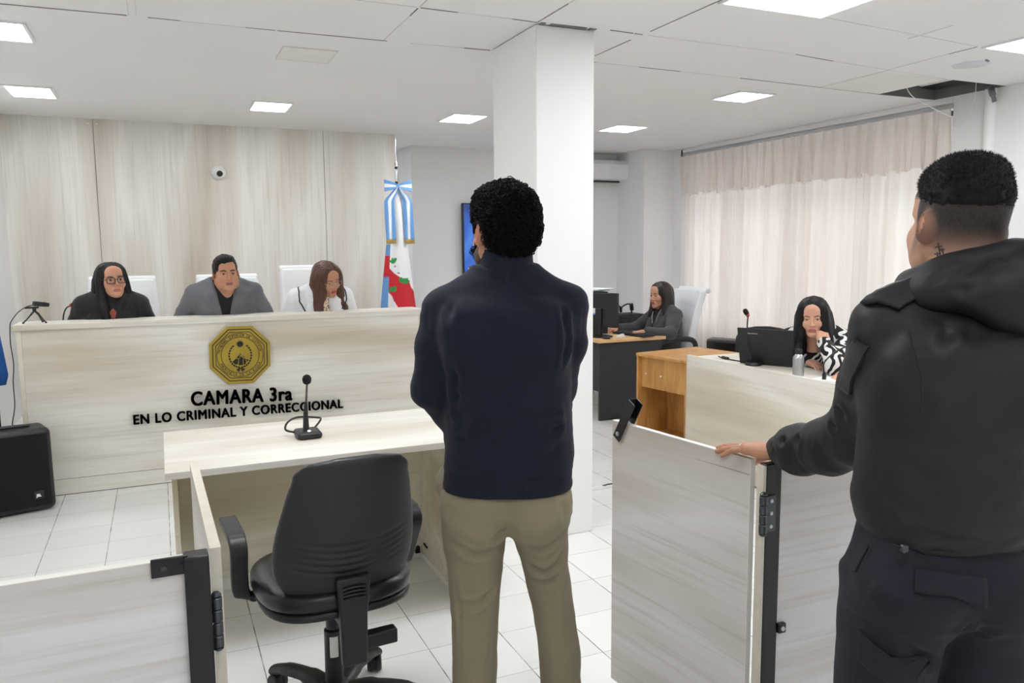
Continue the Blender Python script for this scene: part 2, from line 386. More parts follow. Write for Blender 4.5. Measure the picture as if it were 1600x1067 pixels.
# recess beyond the clad wall: passage, screen wall, wall behind the clerk
struct(MB().box(2.52, 5.08, 8.30, 9.5, 0, H).build('wall_recess', M['wall']))
struct(MB().box(5.08, XR+0.3, 7.72, 9.5, 0, H).build('wall_corner', M['wall']))
struct(MB().box(XL, 2.6, 9.45, 9.55, 0, H).build('wall_passage', M['wall']))
def wall_right():
    b = MB(); W0, W1 = 4.20, 7.55                                         # window niche
    b.box(XR, XR+0.3, YF, W0, 0, H); b.box(XR, XR+0.3, W1, 7.72, 0, H)
    b.box(XR+0.02, XR+0.3, W0, W1, 2.56, H); b.box(XR+0.12, XR+0.3, W0, W1, 0, 0.55)
    b.box(XR-0.002, XR+0.02, W0, W1, 2.585, H)
    return struct(b.build('wall_right', M['wall'], bevel=0.004))
wall_right()
struct(MB().cyl((5.466, 3.90, 0), (5.466, 3.90, H), 0.038, n=24).build('trim_1', M['wall']))
def column():
    b = MB(); b.box(1.755, 2.085, 3.637, 4.19, 0, H-0.004)
    return struct(b.build('column', M['wall'], bevel=0.006))
column()
struct(MB().box(2.085, 3.35, 4.262, 4.292, 0, 0.022).build('trim_2', M['white_plastic'], bevel=0.003))
def window():
    b = MB(); x0, x1 = XR+0.18, XR+0.24; ys = [4.20, 5.04, 5.87, 6.71, 7.55]
    b.box(x0, x1, 4.2, 7.55, 0.55, 0.60); b.box(x0, x1, 4.2, 7.55, 2.5, 2.56); b.box(x0, x1, 4.2, 7.55, 1.98, 2.06)
    for y in ys: b.box(x0, x1, max(4.2, y-0.03), min(7.55, y+0.03), 0.55, 2.56)
    o = struct(b.build('window_1', M['grey_metal'], bevel=0.003))
    g = MB().box(x0+0.027, x0+0.033, 4.2, 7.55, 0.58, 2.52); g.build('pane', M['glass'], o)
window()
struct(MB().box(XL, 2.14, 7.555, 7.57, 0, 0.001).build('baseboard_back', M['edge'], smooth=0))

# ------------------------------------------------------------------ lamps and ceiling fittings
def ceiling_light(x0, x1, y0, y1, label, mat, group):
    cx, cy = (x0+x1)/2, (y0+y1)/2; a, c = (x1-x0)/2, (y1-y0)/2
    t = thing('ceiling_light', label, 'ceiling light', (cx, cy, H), 0, group)
    f = MB(); e = 0.016
    f.box(-a-e, a+e, -c-e, -c, -0.012, 0); f.box(-a-e, a+e, c, c+e, -0.012, 0); f.box(-a-e, -a, -c, c, -0.012, 0); f.box(a, a+e, -c, c, -0.012, 0)
    f.build('frame', M['white_plastic'], t)
    MB().box(-a, a, -c, c, -0.008, 0).build('diffuser', mat, t)
G1 = 'small square panels over the bench'
ceiling_light(-0.86, -0.60, 6.24, 6.62, 'small lit panel at far left in the row nearest the judges', M['lamp_s'], G1)
ceiling_light(0.72, 0.98, 6.24, 6.61, 'small lit panel above the middle judge, in front of the timber wall', M['lamp_s'], G1)
ceiling_light(2.27, 2.55, 6.22, 6.61, 'small lit panel above the flags, just left of the column', M['lamp_s'], G1)
ceiling_light(3.84, 4.14, 6.26, 6.60, 'small lit panel just right of the column, nearest the air conditioner', M['lamp_s'], G1)
ceiling_light(-0.80, -0.535, 4.56, 4.92, 'lit panel cut by the left edge of the photo', M['lamp_s'], 'small square panels in the second row')
ceiling_light(3.84, 4.13, 4.62, 4.92, 'small lit panel with ragged rim, before the open ceiling hatch', M['lamp_s'], 'small square panels in the second row')
ceiling_light(2.385, 2.965, 2.43, 3.005, 'large lit panel cut by the top edge, right of the column', M['lamp_l'], 'large grid panels')
ceiling_light(4.28, 4.86, 2.53, 3.10, 'large lit panel cut by the right edge of the photo', M['lamp_l'], 'large grid panels')
for i, (x, y) in enumerate(((0.55, 2.7), (0.55, 0.2), (2.6, 0.2), (4.5, 0.2), (0.55, -2.0), (2.6, -2.0))):
    ceiling_light(x-0.29, x+0.29, y-0.29, y+0.29, 'large lit panel over the public side of the barrier, out of frame', M['lamp_l'] if y > 2 else M['lamp_b'], 'large grid panels out of frame')
ceiling_light(0.6, 1.2, 8.3, 8.9, 'unseen lit panel added behind the timber wall to brighten the passage', M['lamp_l'], 'large grid panels out of frame')  # added lamp, hidden by the clad wall, lifts the passage's grey side face
v = thing('access_panel', 'flush white square access panel in the ceiling, unlit', 'access panel', (0.83, 4.70, H))
f = MB(); f.box(-0.145, 0.145, -0.15, 0.15, -0.004, 0); f.build('cover', M['ceil_tile_old'], v, bevel=0.001)
f = MB(); f.box(-0.145, 0.145, 0.15, 0.155, -0.005, 0); f.box(-0.15, -0.145, -0.155, 0.155, -0.005, 0); f.box(0.145, 0.15, -0.155, 0.155, -0.005, 0); f.box(-0.145, 0.145, -0.155, -0.15, -0.005, 0)
f.build('frame', M['seam_soft'], v)
v = thing('ceiling_disc', 'round white disc set in the ceiling beside the open hatch', 'ceiling disc', (4.62, 3.435, H))
MB().lathe([(0.105, -0.003), (0.11, 0)], n=40).build('plate', plain('disc_grey', (214, 214, 220), 0.5), v)
MB().obox((-0.02, -0.115, -0.004), (0.05, 0.012, 0.008), (0, 0, 0.4)).build('clip', M['grey_plastic'], v)
b = MB()
b.tube(bez([(4.93, 4.20, H+0.1), (4.98, 4.16, H-0.03), (5.12, 4.13, H-0.10), (5.30, 4.12, H-0.155), (5.46, 4.15, H-0.17)]), 0.0035, 6)
b.tube(bez([(5.37, 3.95, H+0.1), (5.39, 3.97, H-0.06), (5.41, 4.03, H-0.18), (5.44, 4.10, H-0.23), (5.47, 4.19, H-0.22)]), 0.0025, 6)
tag(b.build('loose_wire', M['white_plastic']), 'thin white wires hanging out of the open ceiling hatch', 'wire')
b = MB(); b.tube(bez([(5.44, 3.885, H), (5.43, 3.87, H-0.03), (5.44, 3.865, H-0.06), (5.45, 3.86, H-0.10)]), [0.03]+[0.022]*30+[0.016]*17+[0.004], 8)
tag(b.build('cable_stub', M['grey_plastic']), 'frayed grey cable stub at the top of the round wall pipe', 'cable')
# ------------------------------------------------------------------ judges' bench
def bench():
    t = thing('judges_bench', 'long whitewashed timber bench with gold octagonal seal and black lettering', 'bench', (0.475, 5.617, 0))
    X0, X1 = -1.31, 1.31
    MB().box(X0, X1, 0, 0.30, 1.055, 1.092).build('ledge', M['wood_x'], t, bevel=0.003)
    f = MB(); f.box(X0+0.045, X1-0.045, 0.012, 0.03, 0.104, 1.055); f.box(X0+0.045, X1-0.045, 0.012, 0.03, 0.004, 0.101); f.box(X0+0.045, X1-0.045, 0.016, 0.03, 0.0, 1.0, 1)
    f.build('front_panel', [M['wood_x'], M['ink']], t, smooth=0)
    for s, xa, xb in ((0, X0+0.018, X0+0.044), (1, X1-0.044, X1-0.018)):
        MB().box(xa, xb, 0.008, 0.85, 0, 1.055).build('side_panel', M['edge'] if s else M['edge'], t, bevel=0.002)
    MB().box(X0+0.045, X1-0.045, 0.28, 0.30, 0.90, 1.055).build('upstand', M['wood_x'], t)
    MB().box(X0+0.045, X1-0.045, 0.30, 0.85, 0.925, 0.95).build('work_surface', M['wood_x'], t, bevel=0.002)
    def fit(body, x0, x1, z0, z1, tilt, name):
        vs, fs = text_geo(body, 0.1, 0.018, 0.0, 1.12, 'LEFT')
        xs = [v[0] for v in vs]; ys = [v[1] for v in vs]
        cap = [v for v in ys]
        sx = (x1-x0)/(max(xs)-min(xs)); sy = (z1-z0)/(max(cap)-min(cap))
        m = Matrix.Translation((x0-0.475, -0.006, z0)) @ Matrix.Rotation(tilt, 4, 'Y') @ FACE_FRONT @ Matrix.Diagonal((sx, sy, 1, 1)) @ Matrix.Translation((-min(xs), -min(cap), 0))
        b = MB()
        for dx, dy in ((-0.0045, 0.001), (-0.0030, -0.0015), (-0.0015, 0.0015), (0, -0.0015), (0.0015, 0.0015), (0.0030, -0.0015), (0.0045, 0.001)): b.add([m @ (Vector(v)+Vector((dx, dy, 0))) for v in vs], fs)
        o = b.build(name, M['letter'], t, smooth=0); o['label'] = 'raised black capital letters'
    fit('CAMARA 3ra', 0.152, 0.800, 0.513, 0.606, math.radians(1.5), 'lettering')
    fit('EN LO CRIMINAL Y CORRECCIONAL', -0.200, 1.152, 0.421, 0.483, math.radians(0.5), 'lettering')
    # seal
    C = Matrix.Translation((-0.001, -0.004, 0.833)) @ Matrix.Rotation(math.radians(1.0), 4, 'Y') @ FACE_FRONT
    R8 = 0.1955/math.cos(PI/8)
    oct_ = lambda r: [(r/math.cos(PI/8)*math.cos(PI/8+k*PI/4), r/math.cos(PI/8)*math.sin(PI/8+k*PI/4)) for k in range(8)]
    p = MB().prism(oct_(0.1955), 0.010, C).build('seal', M['gold'], t, bevel=0.003); p['label'] = 'gold octagonal seal plate'
    k = MB(); T = lambda z: C @ Matrix.Translation((0, 0, z))
    z = 0.0101; h = 0.0008
    q = lambda r: r/math.cos(PI/8)
    k.ring(q(0.171), q(0.177), h, T(z), 8, 0, PI/8); k.ring(q(0.153), q(0.1575), h, T(z), 8, 0, PI/8)
    k.ring(0.1465, 0.150, h, T(z)); k.ring(0.1195, 0.1235, h, T(z))
    def arc(body, r, a0, a1, inward):
        n = len(body)
        for i, ch in enumerate(body):
            if ch == ' ': continue
            a = a0+(a1-a0)*i/(n-1)
            vs, fs = text_geo(ch, 0.024, h, 0.0003, 1.0, 'CENTER')
            m = T(z) @ Matrix.Rotation(a, 4, 'Z') @ Matrix.Translation((0, r, 0)) @ (Matrix.Identity(4) if not inward else Matrix.Rotation(PI, 4, 'Z')) @ Matrix.Translation((0, -0.0085, 0))
            k.add([m @ Vector(v) for v in vs], fs)
    arc('TRIBUNAL SUPERIOR DE JUSTICIA', 0.1352, math.radians(80), math.radians(-78), False)
    arc('PROVINCIA DE LA RIOJA', 0.1352, math.radians(116), math.radians(244), True)
    # crest: sun, laurel wreath, mountain, ribbon
    for i in range(26):
        a = 2*PI*i/26; k.prism([(0.017*math.cos(a-0.07), 0.075+0.017*math.sin(a-0.07)), (0.030*math.cos(a), 0.075+0.030*math.sin(a)), (0.017*math.cos(a+0.07), 0.075+0.017*math.sin(a+0.07))], h, T(z))
    k.prism([(0.019*math.cos(2*PI*i/20), 0.075+0.019*math.sin(2*PI*i/20)) for i in range(20)], h*1.2, T(z))
    leaf = [(0, -0.010), (0.0055, -0.003), (0.0055, 0.003), (0, 0.010), (-0.0055, 0.003), (-0.0055, -0.003)]
    for s in (-1, 1):
        for i in range(12):
            a = math.radians(-82+i*13.2); cx, cy = s*0.071*math.cos(a), -0.002+0.082*math.sin(a)
            if cy > 0.068: continue
            m = T(z) @ Matrix.Translation((cx, cy, 0)) @ Matrix.Rotation(s*(a+0.35), 4, 'Z')
            k.prism(leaf, h, m)
        for a in (0.5, 0.85, 1.2):
            m = T(z) @ Matrix.Translation((0, -0.088, 0)) @ Matrix.Rotation(s*a+PI, 4, 'Z') @ Matrix.Translation((0, 0.014, 0)); k.prism([(0, -0.014), (0.004, 0), (0.003, 0.016), (-0.003, 0.016), (-0.004, 0)], h, m)
    for tri in ([(-0.052, -0.045), (-0.027, -0.022), (-0.013, -0.028), (-0.017, -0.060), (-0.03, -0.066)], [(-0.024, -0.018), (-0.006, 0.005), (-0.002, -0.006), (-0.010, -0.025)], [(-0.010, -0.030), (0.002, -0.008), (0.018, -0.020), (0.014, -0.045), (0.018, -0.068), (-0.012, -0.070)],
                [(0.006, -0.004), (0.002, 0.012), (-0.006, 0.008)], [(0.020, -0.022), (0.030, -0.025), (0.038, -0.046), (0.032, -0.064), (0.022, -0.068), (0.018, -0.046)], [(0.034, -0.028), (0.054, -0.034), (0.044, -0.048)], [(0.010, -0.002), (0.030, -0.018), (0.018, -0.016)]):
        k.prism(tri, h, T(z))
    k.build('seal_engraving', M['ink'], p, smooth=0)
bench()
def goose_mic(loc, base_z, pts, head_dir, label, group, ring='red', base=True, hl=0.055, hr=0.017, dome=0.0):
    """gooseneck microphone: stem points are relative to loc"""
    t = thing('gooseneck_microphone', label, 'microphone', loc, 0, group)
    if not base: MB().lathe([(0.011, 0), (0.012, 0.002), (0.011, 0.030), (0.007, 0.045)], n=18).build('base', M['black'], t)
    if base:
        MB().lathe([(0.052, 0), (0.055, 0.006), (0.048, 0.022), (0.02, 0.028), (0.008, 0.030)], n=28).build('base', M['black'], t)
    P = bez(pts, 8); MB().tube(P, 0.0045, 8).build('stem', M['black_metal'], t)
    d = Vector(head_dir).normalized(); e = P[-1]
    q = d.to_track_quat('Z', 'Y').to_matrix().to_4x4(); q.translation = e
    MB().lathe([(0.008, -0.004), (0.0125, 0.0), (0.0125, 0.008), (0.009, 0.010)], n=18, mat=q).build('light_ring', M[ring], t)
    MB().lathe([(hr*0.6, 0.008), (hr*0.85, 0.014), (hr, hl*0.5), (hr*0.95, hl*0.75), (hr*0.6, hl*0.95), (0.002, hl)], n=22, mat=q).build('foam_windscreen', M['black_soft'], t)
    return t
GM = 'gooseneck microphones on the bench'
goose_mic((-0.60, 6.02, 0.95), 0, [(0, 0, 0.02), (0.0, -0.01, 0.10), (0.008, -0.02, 0.17), (0.028, -0.035, 0.215), (0.055, -0.05, 0.232)], (0.9, -0.3, 0.35), 'gooseneck microphone between the small webcam and the left judge', GM)
goose_mic((0.462, 5.99, 0.95), 0, [(0, 0, 0.02), (0.0, -0.01, 0.12), (0.0, -0.03, 0.19), (0.0, -0.05, 0.236)], (0.05, 0.75, 0.6), 'gooseneck microphone with lit red ring before the middle judge', GM, 'red_lit')
goose_mic((1.185, 5.99, 0.95), 0, [(0, 0, 0.02), (0.005, -0.01, 0.10), (0.018, -0.02, 0.17), (0.032, -0.04, 0.222)], (0.3, -0.2, 0.9), 'gooseneck microphone in front of the judge in white', GM, 'red', hl=0.045)
def webcam():
    t = thing('webcam', 'small black webcam on a mini tripod at the left end of the bench ledge', 'webcam', (-0.722, 5.76, 1.092))
    b = MB()
    m = Matrix.Translation((0.03, -0.01, 0.118)) @ Euler((0, 0.15, 0.5)).to_matrix().to_4x4()
    b.box(-0.04, 0.035, -0.018, 0.018, -0.014, 0.016, 0, m); b.build('body', M['black'], t, bevel=0.006, seg=3)
    MB().lathe([(0.011, 0), (0.013, 0.004), (0.013, 0.014), (0.009, 0.016)], n=20, mat=m @ Matrix.Translation((0.036, 0, 0.001)) @ Matrix.Rotation(PI/2, 4, 'Y')).build('lens', M['black_metal'], t)
    b = MB(); b.box(-0.055, 0.02, -0.016, 0.016, 0.092, 0.104); b.cyl((-0.005, 0, 0.07), (-0.005, 0, 0.095), 0.011); b.build('clip', M['black'], t, bevel=0.003)
    for x, y in ((-0.068, -0.02), (0.058, -0.035), (0.03, 0.05)):
        lg = MB(); lg.tube(bez([(-0.005, 0, 0.078), (x*0.35, y*0.35, 0.055), (x*0.75, y*0.75, 0.022), (x, y, 0.005)], 6), [0.006]*7+[0.004]*12, 8)
        o = lg.build('leg', M['black'], t); MB().lathe([(0.005, -0.005), (0.007, 0), (0.004, 0.005)], (x, y, 0.005), 12).build('foot', M['black'], o)
    tag(MB().tube(bez([(-0.735, 5.77, 1.205), (-0.77, 5.76, 1.195), (-0.81, 5.72, 1.165), (-0.838, 5.63, 1.115), (-0.842, 5.60, 1.07), (-0.845, 5.60, 0.98), (-0.838, 5.60, 0.86), (-0.848, 5.60, 0.74), (-0.850, 5.60, 0.60), (-0.872, 5.60, 0.48), (-0.868, 5.60, 0.40), (-0.90, 5.61, 0.28), (-0.95, 5.68, 0.12), (-0.99, 5.75, 0.004)], 8), 0.003, 8).build('cable', M['black']),
        'thin black cable running from the webcam down past the bench end', 'cable')
webcam()
# ------------------------------------------------------------------ white high-back chairs
def high_back(label, loc, rz, width, top, group, seat_z=0.62, arms=False):
    """top is the height of the backrest over the floor, seat_z the seat's"""
    t = thing('executive_chair', label, 'chair', loc, rz, group); w2 = width/2
    b = MB(); n = 24
    def back(u, v):
        x = (u-0.5)*2; z = seat_z+0.02+(top-seat_z-0.02)*v
        lean = -0.10-0.16*v**1.5; wv = w2*(0.94+0.06*math.sin(v*PI))
        cup = 0.035*x*x; pad = 0.012*abs(math.sin(v*PI*4.0))*(1-x*x)
        return (x*wv, lean+cup+pad*(0.6 if v < 0.85 else 0.2), z)
    b.sheet(back, 17, 33); o = b.build('backrest', M['leather_white'], t, solid=0.07, smooth=60)
    o.modifiers['solid'].use_rim = True; md = o.modifiers.new('bevel', 'BEVEL'); md.width = 0.022; md.segments = 3; md.limit_method = 'ANGLE'; md.angle_limit = math.radians(50)
    r = MB(); r.tube([(-w2*0.95, -0.275, top+0.003), (w2*0.95, -0.275, top+0.003)], 0.028, 16); r.build('top_roll', M['leather_white'], t, bevel=0.01)
    MB().box(-w2, w2, -0.12, 0.40, seat_z-0.10, seat_z).build('seat', M['leather_white'], t, bevel=0.04, seg=4)
    MB().cyl((0, 0.12, 0.06), (0, 0.12, seat_z-0.10), 0.028).build('gas_lift', M['chrome'], t)
    s = MB()
    for k in range(5):
        a = 2*PI*k/5+0.3; s.tube([(0, 0.12, 0.09), (0.30*math.cos(a), 0.12+0.30*math.sin(a), 0.06)], [0.03, 0.018], 10)
        s.lathe([(0.012, -0.012), (0.028, -0.012), (0.028, 0.012), (0.012, 0.012)], (0.30*math.cos(a), 0.12+0.30*math.sin(a), 0.028), 14, mat=Matrix.Rotation(PI/2, 4, 'X') @ Matrix.Rotation(a, 4, 'Y'))
    s.build('star_base', M['black'], t)
    for sx in (-1, 1):
        a = MB(); ms = M['black'] if arms else M['chrome']
        a.tube(bez([(sx*(w2+0.01), -0.08, seat_z-0.06), (sx*(w2+0.05), -0.10, seat_z+0.10), (sx*(w2+0.05), -0.06, seat_z+0.20), (sx*(w2+0.05), 0.12, seat_z+0.215), (sx*(w2+0.05), 0.26, seat_z+0.20), (sx*(w2+0.04), 0.30, seat_z+0.12), (sx*(w2+0.01), 0.26, seat_z-0.06)], 6), 0.017, 10, flat=(1.5, 1))
        a.build('armrest', ms, t)
    return t
GC = 'white leather chairs behind the bench'
DAIS = 0.19
struct(MB().box(XL, 2.05, 6.47, 7.55, 0, DAIS).box(XL, 2.05, 5.66, 6.47, 0, DAIS).build('floor_dais', M['floor'], smooth=0))
high_back('white leather chair behind the judge in black', (-0.245, 6.22, DAIS), PI, 0.47, 1.325-DAIS, GC, 0.50)
high_back('white leather chair behind the judge in the grey blazer', (0.48, 6.22, DAIS), PI, 0.47, 1.325-DAIS, GC, 0.50)
high_back('white leather chair behind the judge in the white blouse, its back highest', (1.09, 6.22, DAIS), PI, 0.46, 1.385-DAIS, GC, 0.50)
high_back('white high-backed chair with black arms under the clerk by the curtain', (4.47, 6.33, 0), PI*0.5-0.05, 0.50, 1.12, None, 0.47, True)

# ------------------------------------------------------------------ flags
def flag_sheet(cx, cy, z0, z1, r0, r1, pat, folds, ph, a0, a1, nu=90, nv=150):
    cols = []
    def fn(u, v):
        a = a0+(a1-a0)*u; z = z1+(z0-z1)*v; r = r1+(r0-r1)*v**0.85
        r *= 1+0.16*math.sin(a*folds+ph+1.2*v)*min(1, v*3)
        return (cx+r*math.sin(a), cy-r*math.cos(a)*0.75, z)
    b = MB(); b.sheet(fn, nu, nv)
    for i in range(nu):
        for j in range(nv): cols.append((*pat(i/(nu-1), j/(nv-1)), 1))
    return b, cols
def set_col(o, cols):
    a = o.data.color_attributes.new('Col', 'FLOAT_COLOR', 'POINT'); a.data.foreach_set('color', np.asarray(cols, dtype=np.float32).ravel())
def flags():
    fx, fy = 1.965, 6.92
    t = thing('flag_stand', 'white, red and blue flag with light blue bow on a pole behind the bench', 'flag', (fx, fy, 0))
    MB().cyl((0, 0, 0.03), (0, 0, 2.26), 0.0125, n=14).build('pole', M['ink'], t)
    fz = MB(); fz.lathe([(0.014, 2.13), (0.016, 2.20), (0.015, 2.235), (0.006, 2.245), (0.016, 2.265), (0.012, 2.285), (0.005, 2.31), (0.007, 2.42), (0.002, 2.50)], n=18); fz.build('finial', M['chrome'], t)
    MB().lathe([(0.17, 0), (0.17, 0.02), (0.12, 0.035), (0.03, 0.05), (0.02, 0.12)], n=32).build('base', M['chrome'], t)
    W, R_, B_, G_ = lin((243, 244, 246)), lin((206, 38, 50)), lin((110, 160, 220)), lin((48, 150, 74))
    def leaf(x, y, cx, cy, sc, ang):
        x, y = (x-cx)*0.26/sc, (y-cy)*1.48/sc
        for da in (-0.75, 0.0, 0.75):
            c, q = math.cos(ang+da), math.sin(ang+da); lx, ly = c*x-q*y, q*x+c*y
            if (lx/0.27)**2+((ly+0.42)/0.52)**2 < 1: return True
        return False
    def pat(x, y):                                  # x across, y downwards
        if leaf(x, y, 0.34, 0.460, 0.046, 0.5) or leaf(x, y, 0.52, 0.580, 0.050, -0.5) or leaf(x, y, 0.35, 0.630, 0.046, 0.7): return G_
        if ((x-0.37)*0.26)**2+((y-0.485)*1.48)**2 < 0.00004 or ((x-0.44)*0.26)**2+((y-0.525)*1.48)**2 < 0.00004: return lin((110, 40, 40))
        if x < 0.20:
            return R_ if 0.42 < y < 0.55 else B_ if y > 0.35 else W
        e = 0.505+0.19*(x-0.25)
        if y > e and y < e+0.145+0.35*max(0, x-0.30): return R_
        return W
    b, c = flag_sheet(0, 0, 0.62, 2.10, 0.19, 0.022, pat, 3, 0.6, -1.9, 1.9)
    o = b.build('flag_cloth', M['flag_cloth'], t, smooth=70); set_col(o, c); o.location.z = 0
    md = o.modifiers.new('solid', 'SOLIDIFY'); md.thickness = 0.003
    # bow with two hanging tails, each striped blue white blue
    for s in (-1, 1):
        def wing(u, v, s=s):
            wd = 0.012+0.036*u**0.7; x = s*(0.006+0.118*u); return (x, -0.050-0.014*math.sin(u*PI)+0.010*math.sin(v*PI)*(1-u), 2.088+0.006*u+(v-0.5)*2*wd-0.02*u*(1-v)*0.5)
        bb = MB(); bb.sheet(wing, 22, 13); bb.m = [1 if 4 <= (i % 12) <= 7 else 0 for i in range(len(bb.f))]
        bb.build('bow_loop', [M['blue_flag'], M['white_cloth']], t, solid=0.003, smooth=80)
        def tail(u, v, s=s):
            f = min(1, v*3.2); f = f*f*(3-2*f); x = s*(0.012+0.072*f)+(u-0.5)*0.088*(0.35+0.65*f); return (x, -0.046+0.012*math.sin(u*7+v*4)-0.03*v, 2.085-0.465*v)
        bt = MB(); bt.sheet(tail, 16, 40); k = []
        for i in range(15):
            k += [1 if 5 <= i <= 9 else 0]*39
        bt.m = k
        oo = bt.build('bow_tail', [M['blue_flag'], M['white_cloth']], t, solid=0.003, smooth=80)
        fr = MB(); fr.sheet(lambda u, v, s=s: (s*0.084+(u-0.5)*0.089, -0.076+0.012*math.sin(u*7+4), 1.62-0.035*v+0.004*math.sin(u*60)*v), 40, 4); fr.build('fringe', M['fringe'], oo, solid=0.005)
    MB().obox((0, -0.05, 2.088), (0.028, 0.02, 0.035)).build('bow_knot', M['blue_flag'], t, bevel=0.006, seg=3)
    t2 = thing('flag_stand', 'blue flag drooping beside the left wall, at the left edge of the photo', 'flag', (-1.05, 6.28, 0))
    MB().cyl((0, 0, 0.02), (0, 0, 2.0), 0.008, n=14).build('pole', M['ink'], t2)
    MB().lathe([(0.045, 0), (0.045, 0.02), (0.03, 0.045), (0.02, 0.10)], n=32).build('base', M['chrome'], t2)
    bb = MB()
    def droop(u, v):
        a = u*2*PI; z = 1.9-1.26*v; r = 0.020+0.052*max(0, (v-0.60)/0.40)**0.9; r *= (1-0.3*max(0, v-0.95)/0.05)*(1+0.12*math.sin(a*4+v*2)); return (max(-0.045, r*math.sin(a)), -r*math.cos(a), z)
    bb.sheet(droop, 60, 70); bb.build('flag_cloth', M['blue_deep'], t2, solid=0.003, smooth=80)
flags()
# ------------------------------------------------------------------ wall fittings
def dome_cam():
    t = thing('security_camera', 'small white dome camera fixed high on the timber wall', 'security camera', (0.53, 7.57, 2.22))
    m = Matrix.Rotation(PI/2, 4, 'X')
    MB().lathe([(0.062, 0), (0.062, 0.012), (0.056, 0.03), (0.045, 0.04)], n=36, mat=m).build('housing', M['white_plastic'], t)
    MB().lathe([(0.042, 0.03), (0.040, 0.05), (0.030, 0.066), (0.016, 0.074), (0.002, 0.077)], n=30, mat=m).build('ball', M['white_plastic'], t)
    q = Matrix.Translation((0.006, -0.062, -0.010)) @ Euler((PI/2+0.35, 0, 0.15)).to_matrix().to_4x4()
    MB().lathe([(0.026, 0), (0.026, 0.012), (0.018, 0.018), (0.002, 0.019)], n=26, mat=q).build('lens', M['black'], t)
dome_cam()
def tv():
    t = thing('television', 'wall-mounted television with a blue screen, half hidden by the standing man', 'television', (3.70, 8.27, 1.645), 0)
    W2, H2 = 0.64, 0.385
    b = MB(); b.box(-W2, W2, -0.075, -0.03, -H2, H2); b.build('casing', M['black'], t, bevel=0.004)
    s = MB().box(-W2+0.014, W2-0.014, -0.0765, -0.0745, -H2+0.022, H2-0.014).build('screen', M['screen'], t, smooth=0)
    k = MB()
    for x, wd in ((-0.52, 0.03), (-0.475, 0.02), (-0.44, 0.045), (-0.38, 0.03)): k.box(x, x+wd, -0.0775, -0.0768, -H2+0.050, -H2+0.060, 0)
    k.box(-0.585, -0.545, -0.0775, -0.0768, -H2+0.045, -H2+0.062, 0); k.box(-0.575, -0.555, -0.0775, -0.0768, -H2+0.064, -H2+0.085, 1); k.box(-0.53, -0.50, -0.0775, -0.0768, -H2+0.075, -H2+0.082, 0)
    k.build('screen_icon', [M['paper'], M['red']], s, smooth=0)
    MB().box(-0.2, 0.2, -0.03, 0.029, -0.2, 0.2).build('bracket', M['black_metal'], t)
tv()
def aircon():
    t = thing('air_conditioner', 'white split air conditioner under the ceiling, cut by the column', 'air conditioner', (4.72, 8.30, 2.29))
    b = MB(); prof = [(-0.02, 0.0), (-0.20, 0.01), (-0.235, 0.06), (-0.24, 0.20), (-0.20, 0.255), (-0.02, 0.26)]
    m = Matrix(((0, 0, 1, -0.46), (1, 0, 0, 0), (0, 1, 0, 0), (0, 0, 0, 1)))
    b.prism(prof, 0.92, m); b.build('body', M['white_plastic'], t, bevel=0.02, seg=3)
    s = MB(); s.box(-0.40, 0.26, -0.215, -0.10, 0.000, 0.014); o = s.build('outlet', M['charcoal'], t)
    s = MB(); s.obox((-0.07, -0.205, 0.004), (0.64, 0.05, 0.005), (0.5, 0, 0)); s.build('flap', M['grey_plastic'], o)
    tag(MB().box(5.185, 5.20, 8.20, 8.30, 2.30, 2.35).build('wall_plug', M['black'], bevel=0.003), 'small black plug on the wall beside the air conditioner', 'plug')
aircon()
# ------------------------------------------------------------------ curtains on the right-hand wall
def curtains():
    y0, y1 = 4.203, 7.547; X = XR+0.05
    t = thing('curtain', 'pleated ivory curtain hanging to the floor over the window', 'curtain', (X, (y0+y1)/2, 0)); yc = (y0+y1)/2
    rnd = random.Random(3); N = 36
    jit = [rnd.uniform(-0.35, 0.35) for _ in range(N+2)]; am = [rnd.uniform(0.5, 1.35) for _ in range(N+2)]
    def fold(u, v):
        s = u*N; i = int(s); f = s-i; jj = jit[i]*(1-f)+jit[i+1]*f; aa = am[i]*(1-f)+am[i+1]*f
        return aa*(math.sin((s+jj*(0.6+0.4*v))*2*PI)+0.35*math.sin((s*0.5+jj)*2*PI+1.7*v))
    b = MB(); b.sheet(lambda u, v: (0.042*fold(u, v)*(0.6+0.4*v), y0-yc+(y1-y0)*u+0.006*math.sin(u*90+v*4), 2.50-2.46*v), 560, 12)
    b.build('drape', M['curtain'], t, smooth=80)
    N2 = 27; j2 = [rnd.uniform(-0.2, 0.2) for _ in range(N2+2)]
    def val(u, v):
        s = u*N2; i = int(s); f = s-i; jj = j2[i]*(1-f)+j2[i+1]*f
        p = abs((s+jj) % 1.0-0.5)*2           # 1 at pinch
        pinch = math.exp(-((1-p)/0.16)**2)
        d = -0.040-0.045*pinch*(1-0.35*v)+0.030*math.sin((s+jj)*2*PI*1.0+1.2)*v+0.012*math.sin((s*2.3+jj)*2*PI)*v
        z = 2.545-0.43*v+(0.012*math.sin(s*2*PI*0.5+jj*9)+0.008*math.sin(s*2*PI))*v
        return (d-0.012, y0-yc-0.005+(y1-y0+0.01)*u+0.012*math.sin(s*7+jj*20)*v*0.5, z)
    b = MB(); b.sheet(val, 460, 16); b.build('valance', M['curtain'], t, smooth=80)
    r = MB(); r.box(-0.05, 0.02, y0-yc-0.01, y1-yc+0.012, 2.545, 2.575); r.build('rail', plain('rail_grey', (186, 187, 188), 0.5), t, bevel=0.003)
    e = MB(); e.box(-0.06, -0.005, y1-yc+0.004, y1-yc+0.016, 2.42, 2.62); e.build('bracket', M['black'], t)
curtains()
